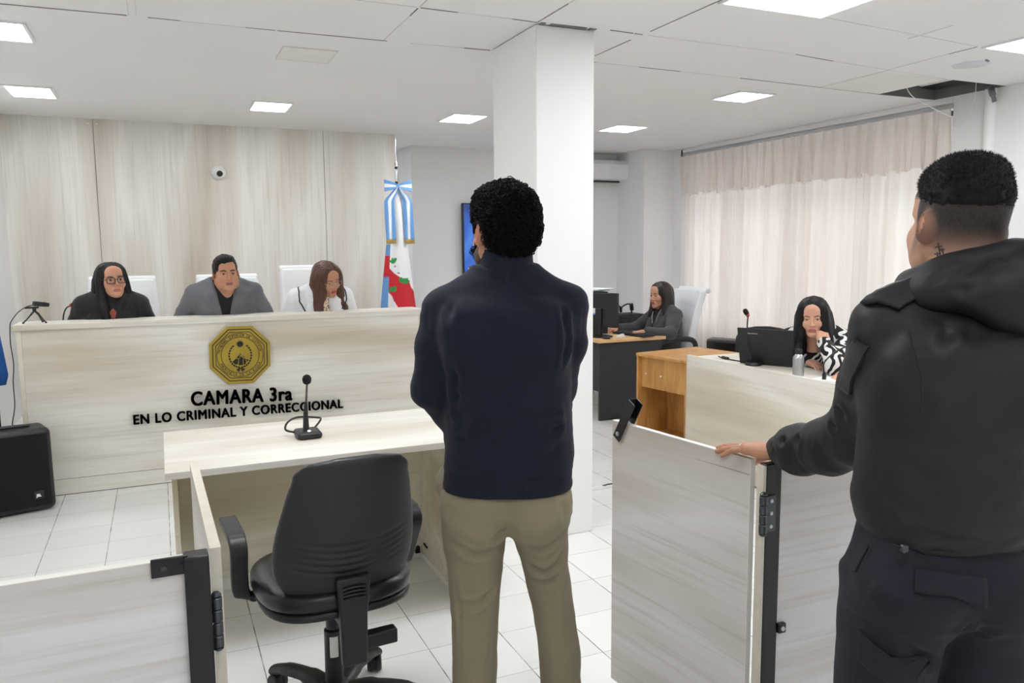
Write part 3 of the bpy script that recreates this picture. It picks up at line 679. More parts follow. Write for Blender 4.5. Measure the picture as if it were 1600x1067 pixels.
# ------------------------------------------------------------------ witness desk, microphone, swivel chair
def desk():
    t = thing('witness_desk', 'open whitewashed desk holding one microphone, before the bench', 'desk', (0.575, 3.36, 0))
    a = 0.595
    MB().box(-a, a, -0.36, 0.345, 0.725, 0.752).build('desktop', M['wood_xd'], t, bevel=0.002)
    MB().box(-a+0.025, a-0.025, 0.335, 0.352, 0.06, 0.725).build('modesty_panel', M['wood_in'], t, bevel=0.001)
    MB().box(-a+0.025, a-0.025, 0.322, 0.336, 0.0, 0.062).build('kick_strip', M['edge_white'], t, bevel=0.002)
    for s in (-1, 1):
        x = s*(a-0.032)
        o = MB().box(x-0.010, x+0.010, -0.12 if s < 0 else -0.33, 0.35, 0.03, 0.725).build('side_panel', M['wood_in'], t, bevel=0.001)
        MB().box(x-0.013, x+0.013, -0.12 if s < 0 else -0.33, 0.35, 0.0, 0.03).build('edge_strip', M['edge_white'], o, bevel=0.001)
    for x in (-0.31, 0.528): MB().box(x-0.012, x+0.012, 0.300, 0.322, 0.03, 0.065).build('foot_clip', M['black'], t, bevel=0.003)
    MB().tube([(0.545, 0.20, 0.09), (0.53, 0.21, 0.115)], 0.005, 8).build('screw', M['black'], t)
desk()
def table_mic():
    t = thing('table_microphone', 'black microphone on square weighted base on the witness desk', 'microphone', (0.538, 3.355, 0.752))
    b = MB(); b.box(-0.052, 0.052, -0.075, 0.05, 0, 0.030); o = b.build('base', M['black'], t, bevel=0.02, seg=4)
    MB().lathe([(0.006, 0), (0.006, 0.004), (0.001, 0.005)], (0.0, -0.045, 0.030), 12).build('lamp', M['amber'], t)
    MB().tube([(-0.008, -0.02, 0.025), (-0.007, -0.018, 0.10), (-0.003, -0.012, 0.15)], [0.014, 0.010, 0.006], 12).build('collar', M['black'], t)
    MB().tube([(-0.003, -0.012, 0.14), (0.004, 0.0, 0.20), (0.008, 0.01, 0.225)], 0.0045, 10).build('stem', M['grey_metal'], t)
    m = Matrix.Translation((0.008, 0.012, 0.240))
    MB().lathe([(0.006, -0.021), (0.015, -0.016), (0.019, -0.004), (0.019, 0.006), (0.014, 0.016), (0.005, 0.021), (0.001, 0.0215)], n=22, mat=m).build('foam_windscreen', M['black_soft'], t)
    MB().tube(bez([(0.03, 0.05, 0.012), (0.075, 0.10, 0.045), (0.06, 0.13, 0.05), (-0.02, 0.12, 0.06), (-0.07, 0.07, 0.052), (-0.085, 0.03, 0.03), (-0.05, 0.03, 0.015)], 8), 0.0045, 8).build('cable', M['black'], t)
table_mic()
# ------------------------------------------------------------------ sculpting: smooth solid modelling on a voxel grid
class Sculpt:
    def __init__(s, lo, hi, vox):
        s.lo = np.array(lo, float)-3*vox; s.hi = np.array(hi, float)+3*vox; s.vox = vox
        s.n = np.ceil((s.hi-s.lo)/vox).astype(int)+1
        s.d = np.full(s.n, 1.0, np.float32); s.ax = [s.lo[i]+vox*np.arange(s.n[i]) for i in range(3)]
    def _blk(s, lo, hi, pad):
        lo = np.asarray(lo)-pad; hi = np.asarray(hi)+pad
        a = np.clip(np.floor((lo-s.lo)/s.vox).astype(int), 0, s.n); b = np.clip(np.ceil((hi-s.lo)/s.vox).astype(int)+1, 0, s.n)
        sl = tuple(slice(a[i], b[i]) for i in range(3))
        if any(b[i] <= a[i] for i in range(3)): return None, None
        X = s.ax[0][sl[0]][:, None, None]; Y = s.ax[1][sl[1]][None, :, None]; Z = s.ax[2][sl[2]][None, None, :]
        return sl, (X, Y, Z)
    def _put(s, sl, e, k, op):
        d = s.d[sl]; e = e.astype(np.float32)
        if op == 'sub': e = -e; 
        if op == 'add':
            h = np.maximum(k-np.abs(d-e), 0)/max(k, 1e-6); s.d[sl] = np.minimum(d, e)-h*h*k*0.25
        else:
            h = np.maximum(k-np.abs(d-e), 0)/max(k, 1e-6); s.d[sl] = np.maximum(d, e)+h*h*k*0.25
    def cap(s, a, b, ra, rb=None, k=0.02, op='add', sq=None):
        """tapered capsule; sq=(axis unit vector, factor) flattens it along that axis"""
        rb = ra if rb is None else rb; a = np.asarray(a, float); b = np.asarray(b, float); R = max(ra, rb)
        sl, g = s._blk(np.minimum(a, b)-R, np.maximum(a, b)+R, k+2*s.vox)
        if sl is None: return s
        ab = b-a; L2 = max(ab@ab, 1e-12); px, py, pz = g[0]-a[0], g[1]-a[1], g[2]-a[2]
        t = np.clip((px*ab[0]+py*ab[1]+pz*ab[2])/L2, 0, 1); qx, qy, qz = px-t*ab[0], py-t*ab[1], pz-t*ab[2]
        if sq is not None:
            u, f = np.asarray(sq[0], float), sq[1]; dt = (qx*u[0]+qy*u[1]+qz*u[2])*(1/f-1)
            qx, qy, qz = qx+dt*u[0], qy+dt*u[1], qz+dt*u[2]
            e = (np.sqrt(qx*qx+qy*qy+qz*qz)-(ra+(rb-ra)*t))*(f if f < 1 else 1)
        else: e = np.sqrt(qx*qx+qy*qy+qz*qz)-(ra+(rb-ra)*t)
        s._put(sl, e, k, op); return s
    def chain(s, pts, rs, k=0.02, **kw):
        for i in range(len(pts)-1): s.cap(pts[i], pts[i+1], rs[i], rs[i+1], k, **kw)
        return s
    def ell(s, c, r, rot=None, k=0.02, op='add', p=2.0):
        c = np.asarray(c, float); r = np.asarray(r, float); R = r.max() if rot is not None else r
        sl, g = s._blk(c-R, c+R, k+2*s.vox)
        if sl is None: return s
        x, y, z = g[0]-c[0], g[1]-c[1], g[2]-c[2]
        if rot is not None:
            m = np.array(Euler(rot).to_matrix()).T; x, y, z = m[0, 0]*x+m[0, 1]*y+m[0, 2]*z, m[1, 0]*x+m[1, 1]*y+m[1, 2]*z, m[2, 0]*x+m[2, 1]*y+m[2, 2]*z
        if p == 2.0:
            q = np.sqrt((x/r[0])**2+(y/r[1])**2+(z/r[2])**2); g2 = np.sqrt((x/r[0]**2)**2+(y/r[1]**2)**2+(z/r[2]**2)**2)
            e = q*(q-1)/np.maximum(g2, 1e-6)
        else:
            q = (np.abs(x/r[0])**p+np.abs(y/r[1])**p+np.abs(z/r[2])**p)**(1/p); e = (q-1)*r.min()
        s._put(sl, e, k, op); return s
    def box(s, c, h, rad=0.01, rot=None, k=0.005, op='add'):
        c = np.asarray(c, float); h = np.asarray(h, float); R = np.linalg.norm(h) if rot is not None else h
        sl, g = s._blk(c-R, c+R, k+2*s.vox)
        if sl is None: return s
        x, y, z = g[0]-c[0], g[1]-c[1], g[2]-c[2]
        if rot is not None:
            m = np.array(Euler(rot).to_matrix()).T; x, y, z = m[0, 0]*x+m[0, 1]*y+m[0, 2]*z, m[1, 0]*x+m[1, 1]*y+m[1, 2]*z, m[2, 0]*x+m[2, 1]*y+m[2, 2]*z
        qx, qy, qz = np.abs(x)-h[0]+rad, np.abs(y)-h[1]+rad, np.abs(z)-h[2]+rad
        e = np.sqrt(np.maximum(qx, 0)**2+np.maximum(qy, 0)**2+np.maximum(qz, 0)**2)+np.minimum(np.maximum(qx, np.maximum(qy, qz)), 0)-rad
        s._put(sl, e, k, op); return s
    def loft(s, sec, k=0.02, op='add', ax=2):
        """sec rows: (z, cx, cy, rx, ry, power) - stacked super-ellipses along z"""
        sec = np.array(sec, float); sec = sec[np.argsort(sec[:, 0])]; R = sec[:, 3:5].max()
        lo = np.array([(sec[:, 1]-sec[:, 3]).min(), (sec[:, 2]-sec[:, 4]).min(), sec[0, 0]]); hi = np.array([(sec[:, 1]+sec[:, 3]).max(), (sec[:, 2]+sec[:, 4]).max(), sec[-1, 0]])
        sl, g = s._blk(lo, hi, k+2*s.vox)
        if sl is None: return s
        z = s.ax[2][sl[2]]
        def ip(c):
            # smooth (cubic) interpolation through the sections
            zz, vv = sec[:, 0], sec[:, c]; m = np.gradient(vv, zz) if len(zz) > 2 else np.full(len(zz), (vv[1]-vv[0])/(zz[1]-zz[0]))
            zc = np.clip(z, zz[0], zz[-1]); i = np.clip(np.searchsorted(zz, zc)-1, 0, len(zz)-2); h = zz[i+1]-zz[i]; t = (zc-zz[i])/h
            return ((2*t**3-3*t**2+1)*vv[i]+(t**3-2*t**2+t)*h*m[i]+(-2*t**3+3*t**2)*vv[i+1]+(t**3-t**2)*h*m[i+1])[None, None, :]
        cx, cy, rx, ry, p = ip(1), ip(2), np.maximum(ip(3), 0.002), np.maximum(ip(4), 0.002), ip(5)
        x, y = np.abs((g[0]-cx)/rx), np.abs((g[1]-cy)/ry)
        q = (x**p+y**p)**(1/p); e = (q-1)*np.minimum(rx, ry)*0.9
        zo = np.maximum(sec[0, 0]-g[2], g[2]-sec[-1, 0]); e = np.maximum(e, zo)
        s._put(sl, e, k, op); return s
    def cut(s, fn):
        """fn(X,Y,Z)->distance, negative is removed"""
        X, Y, Z = s.ax[0][:, None, None], s.ax[1][None, :, None], s.ax[2][None, None, :]
        s.d = np.maximum(s.d, (-fn(X, Y, Z)).astype(np.float32)); return s
    def mesh(s):
        g = vdb.FloatGrid(1.0); g.copyFromArray(np.ascontiguousarray(s.d), tolerance=0.0)
        p, q = g.convertToQuads(0.0); p = np.asarray(p, float)*s.vox+s.lo
        return p, np.asarray(q)

_RT = np.random.RandomState(11).rand(32, 32, 32)
def vnoise(P, f):
    """value noise at points P (n,3), frequency f (scalar or 3) -> -1..1"""
    q = P*np.asarray(f, float)+100.37; i = np.floor(q).astype(int); t = q-i; t = t*t*(3-2*t); i %= 32; j = (i+1) % 32; r = 0
    for a in (0, 1):
        for b in (0, 1):
            for c in (0, 1):
                wgt = (t[:, 0] if a else 1-t[:, 0])*(t[:, 1] if b else 1-t[:, 1])*(t[:, 2] if c else 1-t[:, 2])
                r = r+wgt*_RT[(j if a else i)[:, 0], (j if b else i)[:, 1], (j if c else i)[:, 2]]
    return r*2-1
def fnoise(P, f, o=3): return sum(vnoise(P+17.3*k, np.asarray(f)*2.0**k)*0.5**k for k in range(o))
def vnormals(P, Q):
    a, b, c, d = (P[Q[:, i]] for i in range(4)); fn = np.cross(c-a, d-b); N = np.zeros_like(P)
    for i in range(4): np.add.at(N, Q[:, i], fn)
    return N/np.maximum(np.linalg.norm(N, axis=1, keepdims=True), 1e-9)
def smooth_mesh(P, Q, it=2, w=0.5):
    E = np.concatenate([Q[:, [0, 1]], Q[:, [1, 2]], Q[:, [2, 3]], Q[:, [3, 0]]]); E = np.concatenate([E, E[:, ::-1]])
    n = np.bincount(E[:, 0], minlength=len(P))[:, None]
    for _ in range(it):
        S = np.stack([np.bincount(E[:, 0], P[E[:, 1], i], len(P)) for i in range(3)], 1); P = P*(1-w)+w*S/np.maximum(n, 1)
    return P
def segdist(P, a, b):
    a, b = np.asarray(a, float), np.asarray(b, float); ab = b-a; t = np.clip(((P-a)@ab)/max(ab@ab, 1e-12), 0, 1); return np.linalg.norm(P-a-t[:, None]*ab, axis=1), t
def crease(P, N, lines):
    """lines: (points, width, depth): a groove of that depth with a raised lip beside it"""
    off = np.zeros(len(P))
    for pts, wd, dp in lines:
        dm = np.full(len(P), 9.0); tt = np.zeros(len(P)); n = len(pts)-1
        for i in range(n):
            d, t = segdist(P, pts[i], pts[i+1]); m = d < dm; dm[m] = d[m]; tt[m] = (i+t[m])/n
        fade = np.clip(np.sin(np.clip(tt, 0.02, 0.98)*PI), 0, 1)**0.6; x = dm/wd
        off += -dp*fade*(np.exp(-x*x)-0.55*np.exp(-((x-1.9)/0.9)**2))
    return P+N*off[:, None]
def mesh_obj(name, parts, mats, parent=None, cols=None, fmat=None, smooth=True):
    """parts: list of (P, Q) joined in one mesh object"""
    P = np.concatenate([p for p, q in parts]); o = 0; Qs = []
    for p, q in parts: Qs.append(np.asarray(q)+o); o += len(p)
    me = bpy.data.meshes.new(name); nq = sum(len(q) for q in Qs)
    me.from_pydata(P.tolist(), [], [tuple(f) for q in Qs for f in q.tolist()])
    for m in (mats if isinstance(mats, (list, tuple)) else [mats]): me.materials.append(m)
    if fmat is not None: me.polygons.foreach_set('material_index', np.asarray(fmat, dtype=np.int32))
    if smooth: me.polygons.foreach_set('use_smooth', [True]*len(me.polygons))
    if cols is not None:
        a = me.color_attributes.new('Col', 'FLOAT_COLOR', 'POINT'); c = np.ones((len(P), 4), np.float32); c[:, :3] = cols; a.data.foreach_set('color', c.ravel())
    me.update(); ob = bpy.data.objects.new(name, me); COL.objects.link(ob)
    if parent is not None: ob.parent = parent
    return ob

# ------------------------------------------------------------------ black swivel chair
def swivel_chair(label, loc, rz, group=None, scale=1.0):
    t = thing('swivel_chair', label, 'office chair', loc, rz, group)
    # backrest: padded front and thin shell behind, leaning back
    s = Sculpt((-0.24, -0.33, 0.42), (0.24, -0.05, 0.97), 0.0045)
    rows = [(0.490, 0.11, 0.02), (0.510, 0.160, 0.028), (0.55, 0.198, 0.032), (0.62, 0.216, 0.034), (0.70, 0.212, 0.034), (0.80, 0.193, 0.033), (0.88, 0.174, 0.031), (0.925, 0.155, 0.028), (0.944, 0.118, 0.022), (0.953, 0.06, 0.012)]
    cyf = lambda z: -0.185-0.13*((z-0.5)/0.43)**1.2 if z > 0.5 else -0.185
    s.loft([(z, 0, cyf(z), rx, ry, 2.6) for z, rx, ry in rows], k=0.0)
    P, Q = s.mesh(); P = smooth_mesh(P, Q, 3); P[:, 1] += 0.9*P[:, 0]**2        # curved round the sitter
    N = vnormals(P, Q)
    zc_ = P[:, 2]-0.045*(P[:, 0]/0.2)**2; gr = sum(np.exp(-((zc_-(0.580+0.023*i))/0.0060)**2) for i in range(5))*np.clip(1-(np.abs(P[:, 0])/0.185)**4, 0, 1); gm = N[:, 1] < -0.2; P[gm, 1] += 0.006*gr[gm]
    rid = []
    for i in range(5):
        z = 0.60+0.022*i; rid.append(([(-0.19, -0.225, z+0.03), (-0.10, -0.25, z+0.004), (0, -0.262, z), (0.10, -0.25, z+0.004), (0.19, -0.225, z+0.03)], 0.006, 0.0035))
    back = N[:, 1] < -0.2
    C = P[Q].mean(1); Nf = N[Q].mean(1); P_i = np.where(Nf[:, 1] < -0.45, 1, 0)
    mesh_obj('backrest', [(P, Q)], [M['leather'], M['shell']], t, fmat=P_i)
    # seat cushion over a shell
    s = Sculpt((-0.27, -0.26, 0.40), (0.27, 0.27, 0.56), 0.007)
    s.ell((0, 0.0, 0.492), (0.245, 0.235, 0.052), k=0.0, p=2.9); s.ell((0, 0.0, 0.575), (0.17, 0.17, 0.05), k=0.03, op='sub')
    P, Q = s.mesh(); P = smooth_mesh(P, Q, 3); mesh_obj('seat', [(P, Q)], M['leather'], t)
    s = Sculpt((-0.27, -0.26, 0.40), (0.27, 0.27, 0.50), 0.007); s.ell((0, 0, 0.450), (0.236, 0.226, 0.026), k=0.0, p=3.2); P, Q = s.mesh()
    mesh_obj('seat_shell', [(smooth_mesh(P, Q, 2), Q)], M['black'], t)
    # spine bracket with ribbed cover
    b = MB(); b.prism([(-0.040, 0.30), (0.036, 0.30), (0.040, 0.455), (0.046, 0.50), (0.052, 0.575), (-0.052, 0.575), (-0.046, 0.50), (-0.044, 0.455)], 0.030, Matrix.Translation((0, -0.235, 0)) @ FACE_FRONT)
    b.box(-0.03, 0.03, -0.23, 0.0, 0.395, 0.425)
    o = b.build('back_bracket', M['black'], t, bevel=0.008, seg=3)
    r = MB()
    for i in range(4): r.tube(bez([(-0.034, -0.268, 0.545-0.011*i), (0, -0.272, 0.549-0.011*i), (0.034, -0.268, 0.545-0.011*i)], 5), 0.004, 8)
    r.build('grip_ribs', M['black'], o)
    b = MB(); b.cyl((0.0, -0.19, 0.335), (0.085, -0.19, 0.335), 0.007); b.box(0.045, 0.150, -0.212, -0.168, 0.312, 0.358); b.build('tilt_knob', M['black'], t, bevel=0.006)
    MB().box(-0.10, 0.10, -0.12, 0.12, 0.395, 0.435).build('mechanism', M['black'], t, bevel=0.008)
    b = MB(); b.lathe([(0.030, 0.09), (0.029, 0.30), (0.022, 0.305), (0.022, 0.40)], n=24); g = b.build('gas_lift', M['black'], t)
    b = MB()
    for i in range(6):
        a0 = math.radians(-128+i*9); a1 = math.radians(-128+(i+1)*9); R = 0.0296
        b.add([(R*math.cos(a0), R*math.sin(a0), 0.215), (R*math.cos(a1), R*math.sin(a1), 0.215), (R*math.cos(a1), R*math.sin(a1), 0.285), (R*math.cos(a0), R*math.sin(a0), 0.285)], [(0, 1, 2, 3)])
    b.build('sticker', M['paper'], g)
    # armrests: flat bands bent in a loop
    for sx in (-1, 1):
        pth = bez([(sx*0.17, 0.07, 0.437), (sx*0.245, 0.07, 0.437), (sx*0.272, 0.055, 0.465), (sx*0.280, 0.02, 0.54), (sx*0.284, -0.02, 0.620), (sx*0.285, -0.010, 0.648), (sx*0.285, 0.025, 0.658), (sx*0.285, 0.10, 0.662), (sx*0.285, 0.19, 0.660)], 7)
        a = MB(); prev = None; vs = []
        for i, p in enumerate(pth):
            tg = (pth[min(i+1, len(pth)-1)]-pth[max(i-1, 0)]).normalized(); xx = Vector((0, 1, 0)) if i < 9 else Vector((sx*1.0, 0, 0))
            f = min(1, max(0, (i-5)/9)); xx = (Vector((0, 1, 0))*(1-f)+Vector((sx*1.0, 0, 0))*f*sx*sx).normalized()
            wd = 0.026; nn = tg.cross(xx).normalized(); th = 0.010 if i < 40 else 0.013
            vs += [p-xx*wd-nn*th, p+xx*wd-nn*th, p+xx*wd+nn*th, p-xx*wd+nn*th]
        k = len(pth); fs = [(i*4+j, i*4+(j+1) % 4, (i+1)*4+(j+1) % 4, (i+1)*4+j) for i in range(k-1) for j in range(4)]+[(0, 1, 2, 3), tuple((k-1)*4+j for j in (3, 2, 1, 0))]
        a.add(vs, fs); a.build('armrest', M['black'], t, bevel=0.004, smooth=50)
    # five-star base
    s = MB(); s.lathe([(0.036, 0.045), (0.055, 0.06), (0.055, 0.10), (0.040, 0.118), (0.033, 0.122)], n=28)
    st = s.build('star_base', M['black'], t)
    for k in range(5):
        a = math.radians(122+72*k)-rz; c, q = math.cos(a), math.sin(a); R = 0.29
        lg = MB(); lg.tube(bez([(0.03*c, 0.03*q, 0.085), (0.12*c, 0.12*q, 0.100), (0.22*c, 0.22*q, 0.092), (R*c, R*q, 0.072), ((R+0.02)*c, (R+0.02)*q, 0.062)], 5), [0.038]*6+[0.032]*6+[0.028]*6+[0.020]*3, 12, flat=(1.0, 0.62))
        lg.build('leg', M['black'], t)
        m = Matrix.Translation((R*c, R*q, 0.029)) @ Matrix.Rotation(a+0.9*k, 4, 'Z') @ Matrix.Rotation(PI/2, 4, 'X')
        w = MB()
        for z0 in (-0.026, 0.006): w.lathe([(0.010, z0), (0.024, z0), (0.0285, z0+0.005), (0.0285, z0+0.015), (0.024, z0+0.02), (0.010, z0+0.02)], n=24, mat=m)
        w.lathe([(0.02, -0.006), (0.024, -0.005), (0.024, 0.005), (0.02, 0.006)], n=16, mat=m); w.cyl((R*c, R*q, 0.03), (R*c, R*q, 0.075), 0.009)
        w.build('caster', M['black'], t)
    return t
swivel_chair('black swivel chair with curved backrest and arms, between the open barrier leaves', (0.458, 2.50, 0), math.radians(4))

# ------------------------------------------------------------------ barrier with two swung-open leaves
def hinge(loc, rz, parent, leaf=1, flap=0.05):
    b = MB()
    for i in range(4): b.lathe([(0.0095, 0), (0.011, 0.002), (0.011, 0.0225), (0.0095, 0.0245)], (0, 0, -0.05+0.026*i), 16)
    b.lathe([(0.006, -0.058), (0.010, -0.054), (0.010, -0.051)], n=14); b.lathe([(0.010, 0.055), (0.010, 0.058), (0.005, 0.063)], n=14)
    b.box(0, leaf*flap, -0.003, 0.001, -0.048, 0.050)
    o = b.build('hinge', M['grey_metal'], parent, loc); o.rotation_euler = (0, 0, rz)
    k = MB()
    for z in (-0.034, 0.002, 0.036): k.lathe([(0.006, 0), (0.005, 0.002), (0.001, 0.0025)], (leaf*flap*0.62, -0.003, z), 10, mat=Matrix.Rotation(PI/2, 4, 'X'))
    k.build('screw', M['steel'], o)
    return o
def latch_left():
    t = thing('courtroom_barrier', 'fixed barrier panel at lower left, ending in a black steel post', 'barrier', (-0.53, 1.59, 0))
    b = MB(); b.box(-0.57, 0.543, -0.010, 0.010, 0.02, 0.953); b.build('board', M['wood_xg'], t, smooth=0)
    MB().box(-0.57, 0.543, -0.0105, 0.0105, 0.953, 0.9545).build('top_edge', M['edge_white'], t, smooth=0)
    MB().box(0.543, 0.588, -0.028, 0.016, 0, 0.958).build('post', M['black_metal'], t, bevel=0.003)
    b = MB(); b.box(0.486, 0.55, -0.0185, -0.0105, 0.925, 0.961); o = b.build('latch_plate', M['black_metal'], t, bevel=0.002)
    k = MB()
    for x, r in ((0.508, 0.0055), (0.539, 0.0022)): k.lathe([(r, 0), (r*0.9, 0.003), (r*0.45, 0.0032), (r*0.45, 0.001)], (x, -0.0185, 0.944 if r < 0.003 else 0.942), 14, mat=Matrix.Rotation(PI/2, 4, 'X'))
    k.build('bolt', M['grey_metal'], o)
    t = thing('swing_gate', 'narrow timber leaf swung open towards the witness desk, left of the swivel chair', 'gate', (0.072, 1.60, 0), math.radians(1.0))
    MB().box(-0.010, 0.010, 0.01, 0.715, 0.03, 0.953).build('board', M['wood_y'], t, smooth=0)
    e = MB(); e.box(-0.0103, 0.0103, 0.0085, 0.010, 0.03, 0.953); e.box(-0.0103, 0.0103, 0.0085, 0.7165, 0.953, 0.9545); e.build('edge_band', M['edge'], t, smooth=0)
    hinge((-0.004, 0.0, 0.805), 0, t, -1, 0.018); hinge((-0.004, 0.0, 0.22), 0, t, -1, 0.018)
latch_left()
def right_gate():
    t = thing('swing_gate', 'wide timber leaf swung open under the hand of the guard in black', 'gate', (1.462, 1.672, 0), math.radians(7.3))
    MB().box(-0.009, 0.009, 0.0, 0.602, 0.03, 0.953).build('board', M['wood_y'], t, smooth=0)
    e = MB(); e.box(-0.0093, 0.0093, -0.0015, 0.0, 0.03, 0.953); e.box(-0.0093, 0.0093, -0.0015, 0.602, 0.953, 0.9545); e.build('edge_band', M['edge_white'], t, smooth=0)
    # fold-over latch: bent steel channel bolted near the far top corner, tipped upright
    L = bpy.data.objects.new('latch', None); COL.objects.link(L); L.parent = t; L.location = (-0.012, 0.567, 0.915); L.rotation_euler = (math.radians(27), 0, 0)
    b = MB(); b.box(-0.004, 0, -0.018, 0.018, -0.022, 0.135); b.box(0.030, 0.034, -0.018, 0.018, 0.045, 0.135); b.box(-0.004, 0.034, 0.015, 0.018, 0.045, 0.135)
    bpy.data.objects.remove(L)
    o = b.build('latch', M['black_metal'], t, (-0.012, 0.565, 0.915), bevel=0.0025, seg=2); o.rotation_euler = (math.radians(30), 0, 0)
    MB().lathe([(0.008, 0), (0.0075, 0.004), (0.002, 0.006)], (-0.004, 0, 0), 14, mat=Matrix.Rotation(-PI/2, 4, 'Y')).build('bolt', M['steel'], o)
    for z in (0.822, 0.22):
        h = hinge(tuple(t.matrix_world.inverted() @ Vector((1.437, 1.597, z))) if False else tuple(Matrix.Rotation(math.radians(-7.3), 4, 'Z') @ Vector((1.437-1.462, 1.597-1.672, z))), math.radians(-7.3), t, 1, 0.040)
    t = thing('courtroom_barrier', 'fixed barrier panel behind the guard, with a black steel post at its end', 'barrier', (2.5, 1.61, 0))
    b = MB(); b.box(-0.998, 2.9, -0.002, 0.015, 0.02, 0.953); b.build('board', M['wood_xg'], t, smooth=0)
    MB().box(-1.061, -1.051, -0.008, 0.018, 0.02, 0.953).build('end_board', M['edge'], t, bevel=0.001)
    MB().box(-1.051, -0.998, -0.008, 0.020, 0, 0.957).build('post', M['black_metal'], t, bevel=0.003)
    b = MB(); b.box(-0.998, -0.972, -0.016, -0.002, 0.475, 0.503); o = b.build('catch', M['black_metal'], t, bevel=0.003)
    MB().lathe([(0.007, 0), (0.006, 0.003), (0.003, 0.003)], (-0.985, -0.016, 0.489), 14, mat=Matrix.Rotation(PI/2, 4, 'X')).build('bolt', M['steel'], o)
right_gate()
# ------------------------------------------------------------------ floor loudspeaker
def speaker():
    t = thing('loudspeaker', 'black floor loudspeaker at the left edge, before the bench', 'loudspeaker', (-0.865, 5.44, 0), math.radians(15))
    s = Sculpt((-0.21, -0.17, 0), (0.21, 0.16, 0.51), 0.006)
    s.box((0, 0, 0.247), (0.195, 0.15, 0.245), 0.035, (math.radians(-3), 0, 0), k=0); P, Q = s.mesh(); P[:, 2] = np.maximum(P[:, 2], 0.001)
    mesh_obj('cabinet', [(P, Q)], M['black'], t)
    m = Euler((math.radians(-3), 0, 0)).to_matrix().to_4x4(); m.translation = (0, 0, 0.247)
    b = MB(); b.box(-0.172, 0.172, -0.157, -0.149, -0.215, 0.215, 0, m); b.build('grille', M['black_soft'], t, bevel=0.02, seg=3)
    b = MB(); b.box(0.08, 0.135, -0.161, -0.156, -0.175, -0.125, 0, m); o = b.build('badge', M['black'], t, bevel=0.003)
    b = MB(); b.text('JBL', 0.022, 0.001, m @ Matrix.Translation((0.0925, -0.1612, -0.158)) @ FACE_FRONT, bold=0.0012, sx=0.85); b.build('badge_letters', M['paper'], o, smooth=0)
    b = MB(); b.tube(bez([(-0.10, 0.0, 0.487), (-0.09, 0.0, 0.500), (0.0, 0.0, 0.503), (0.09, 0.0, 0.500), (0.10, 0.0, 0.487)], 5), 0.009, 8, flat=(2.0, 1)); b.build('handle', M['black'], t)
speaker()
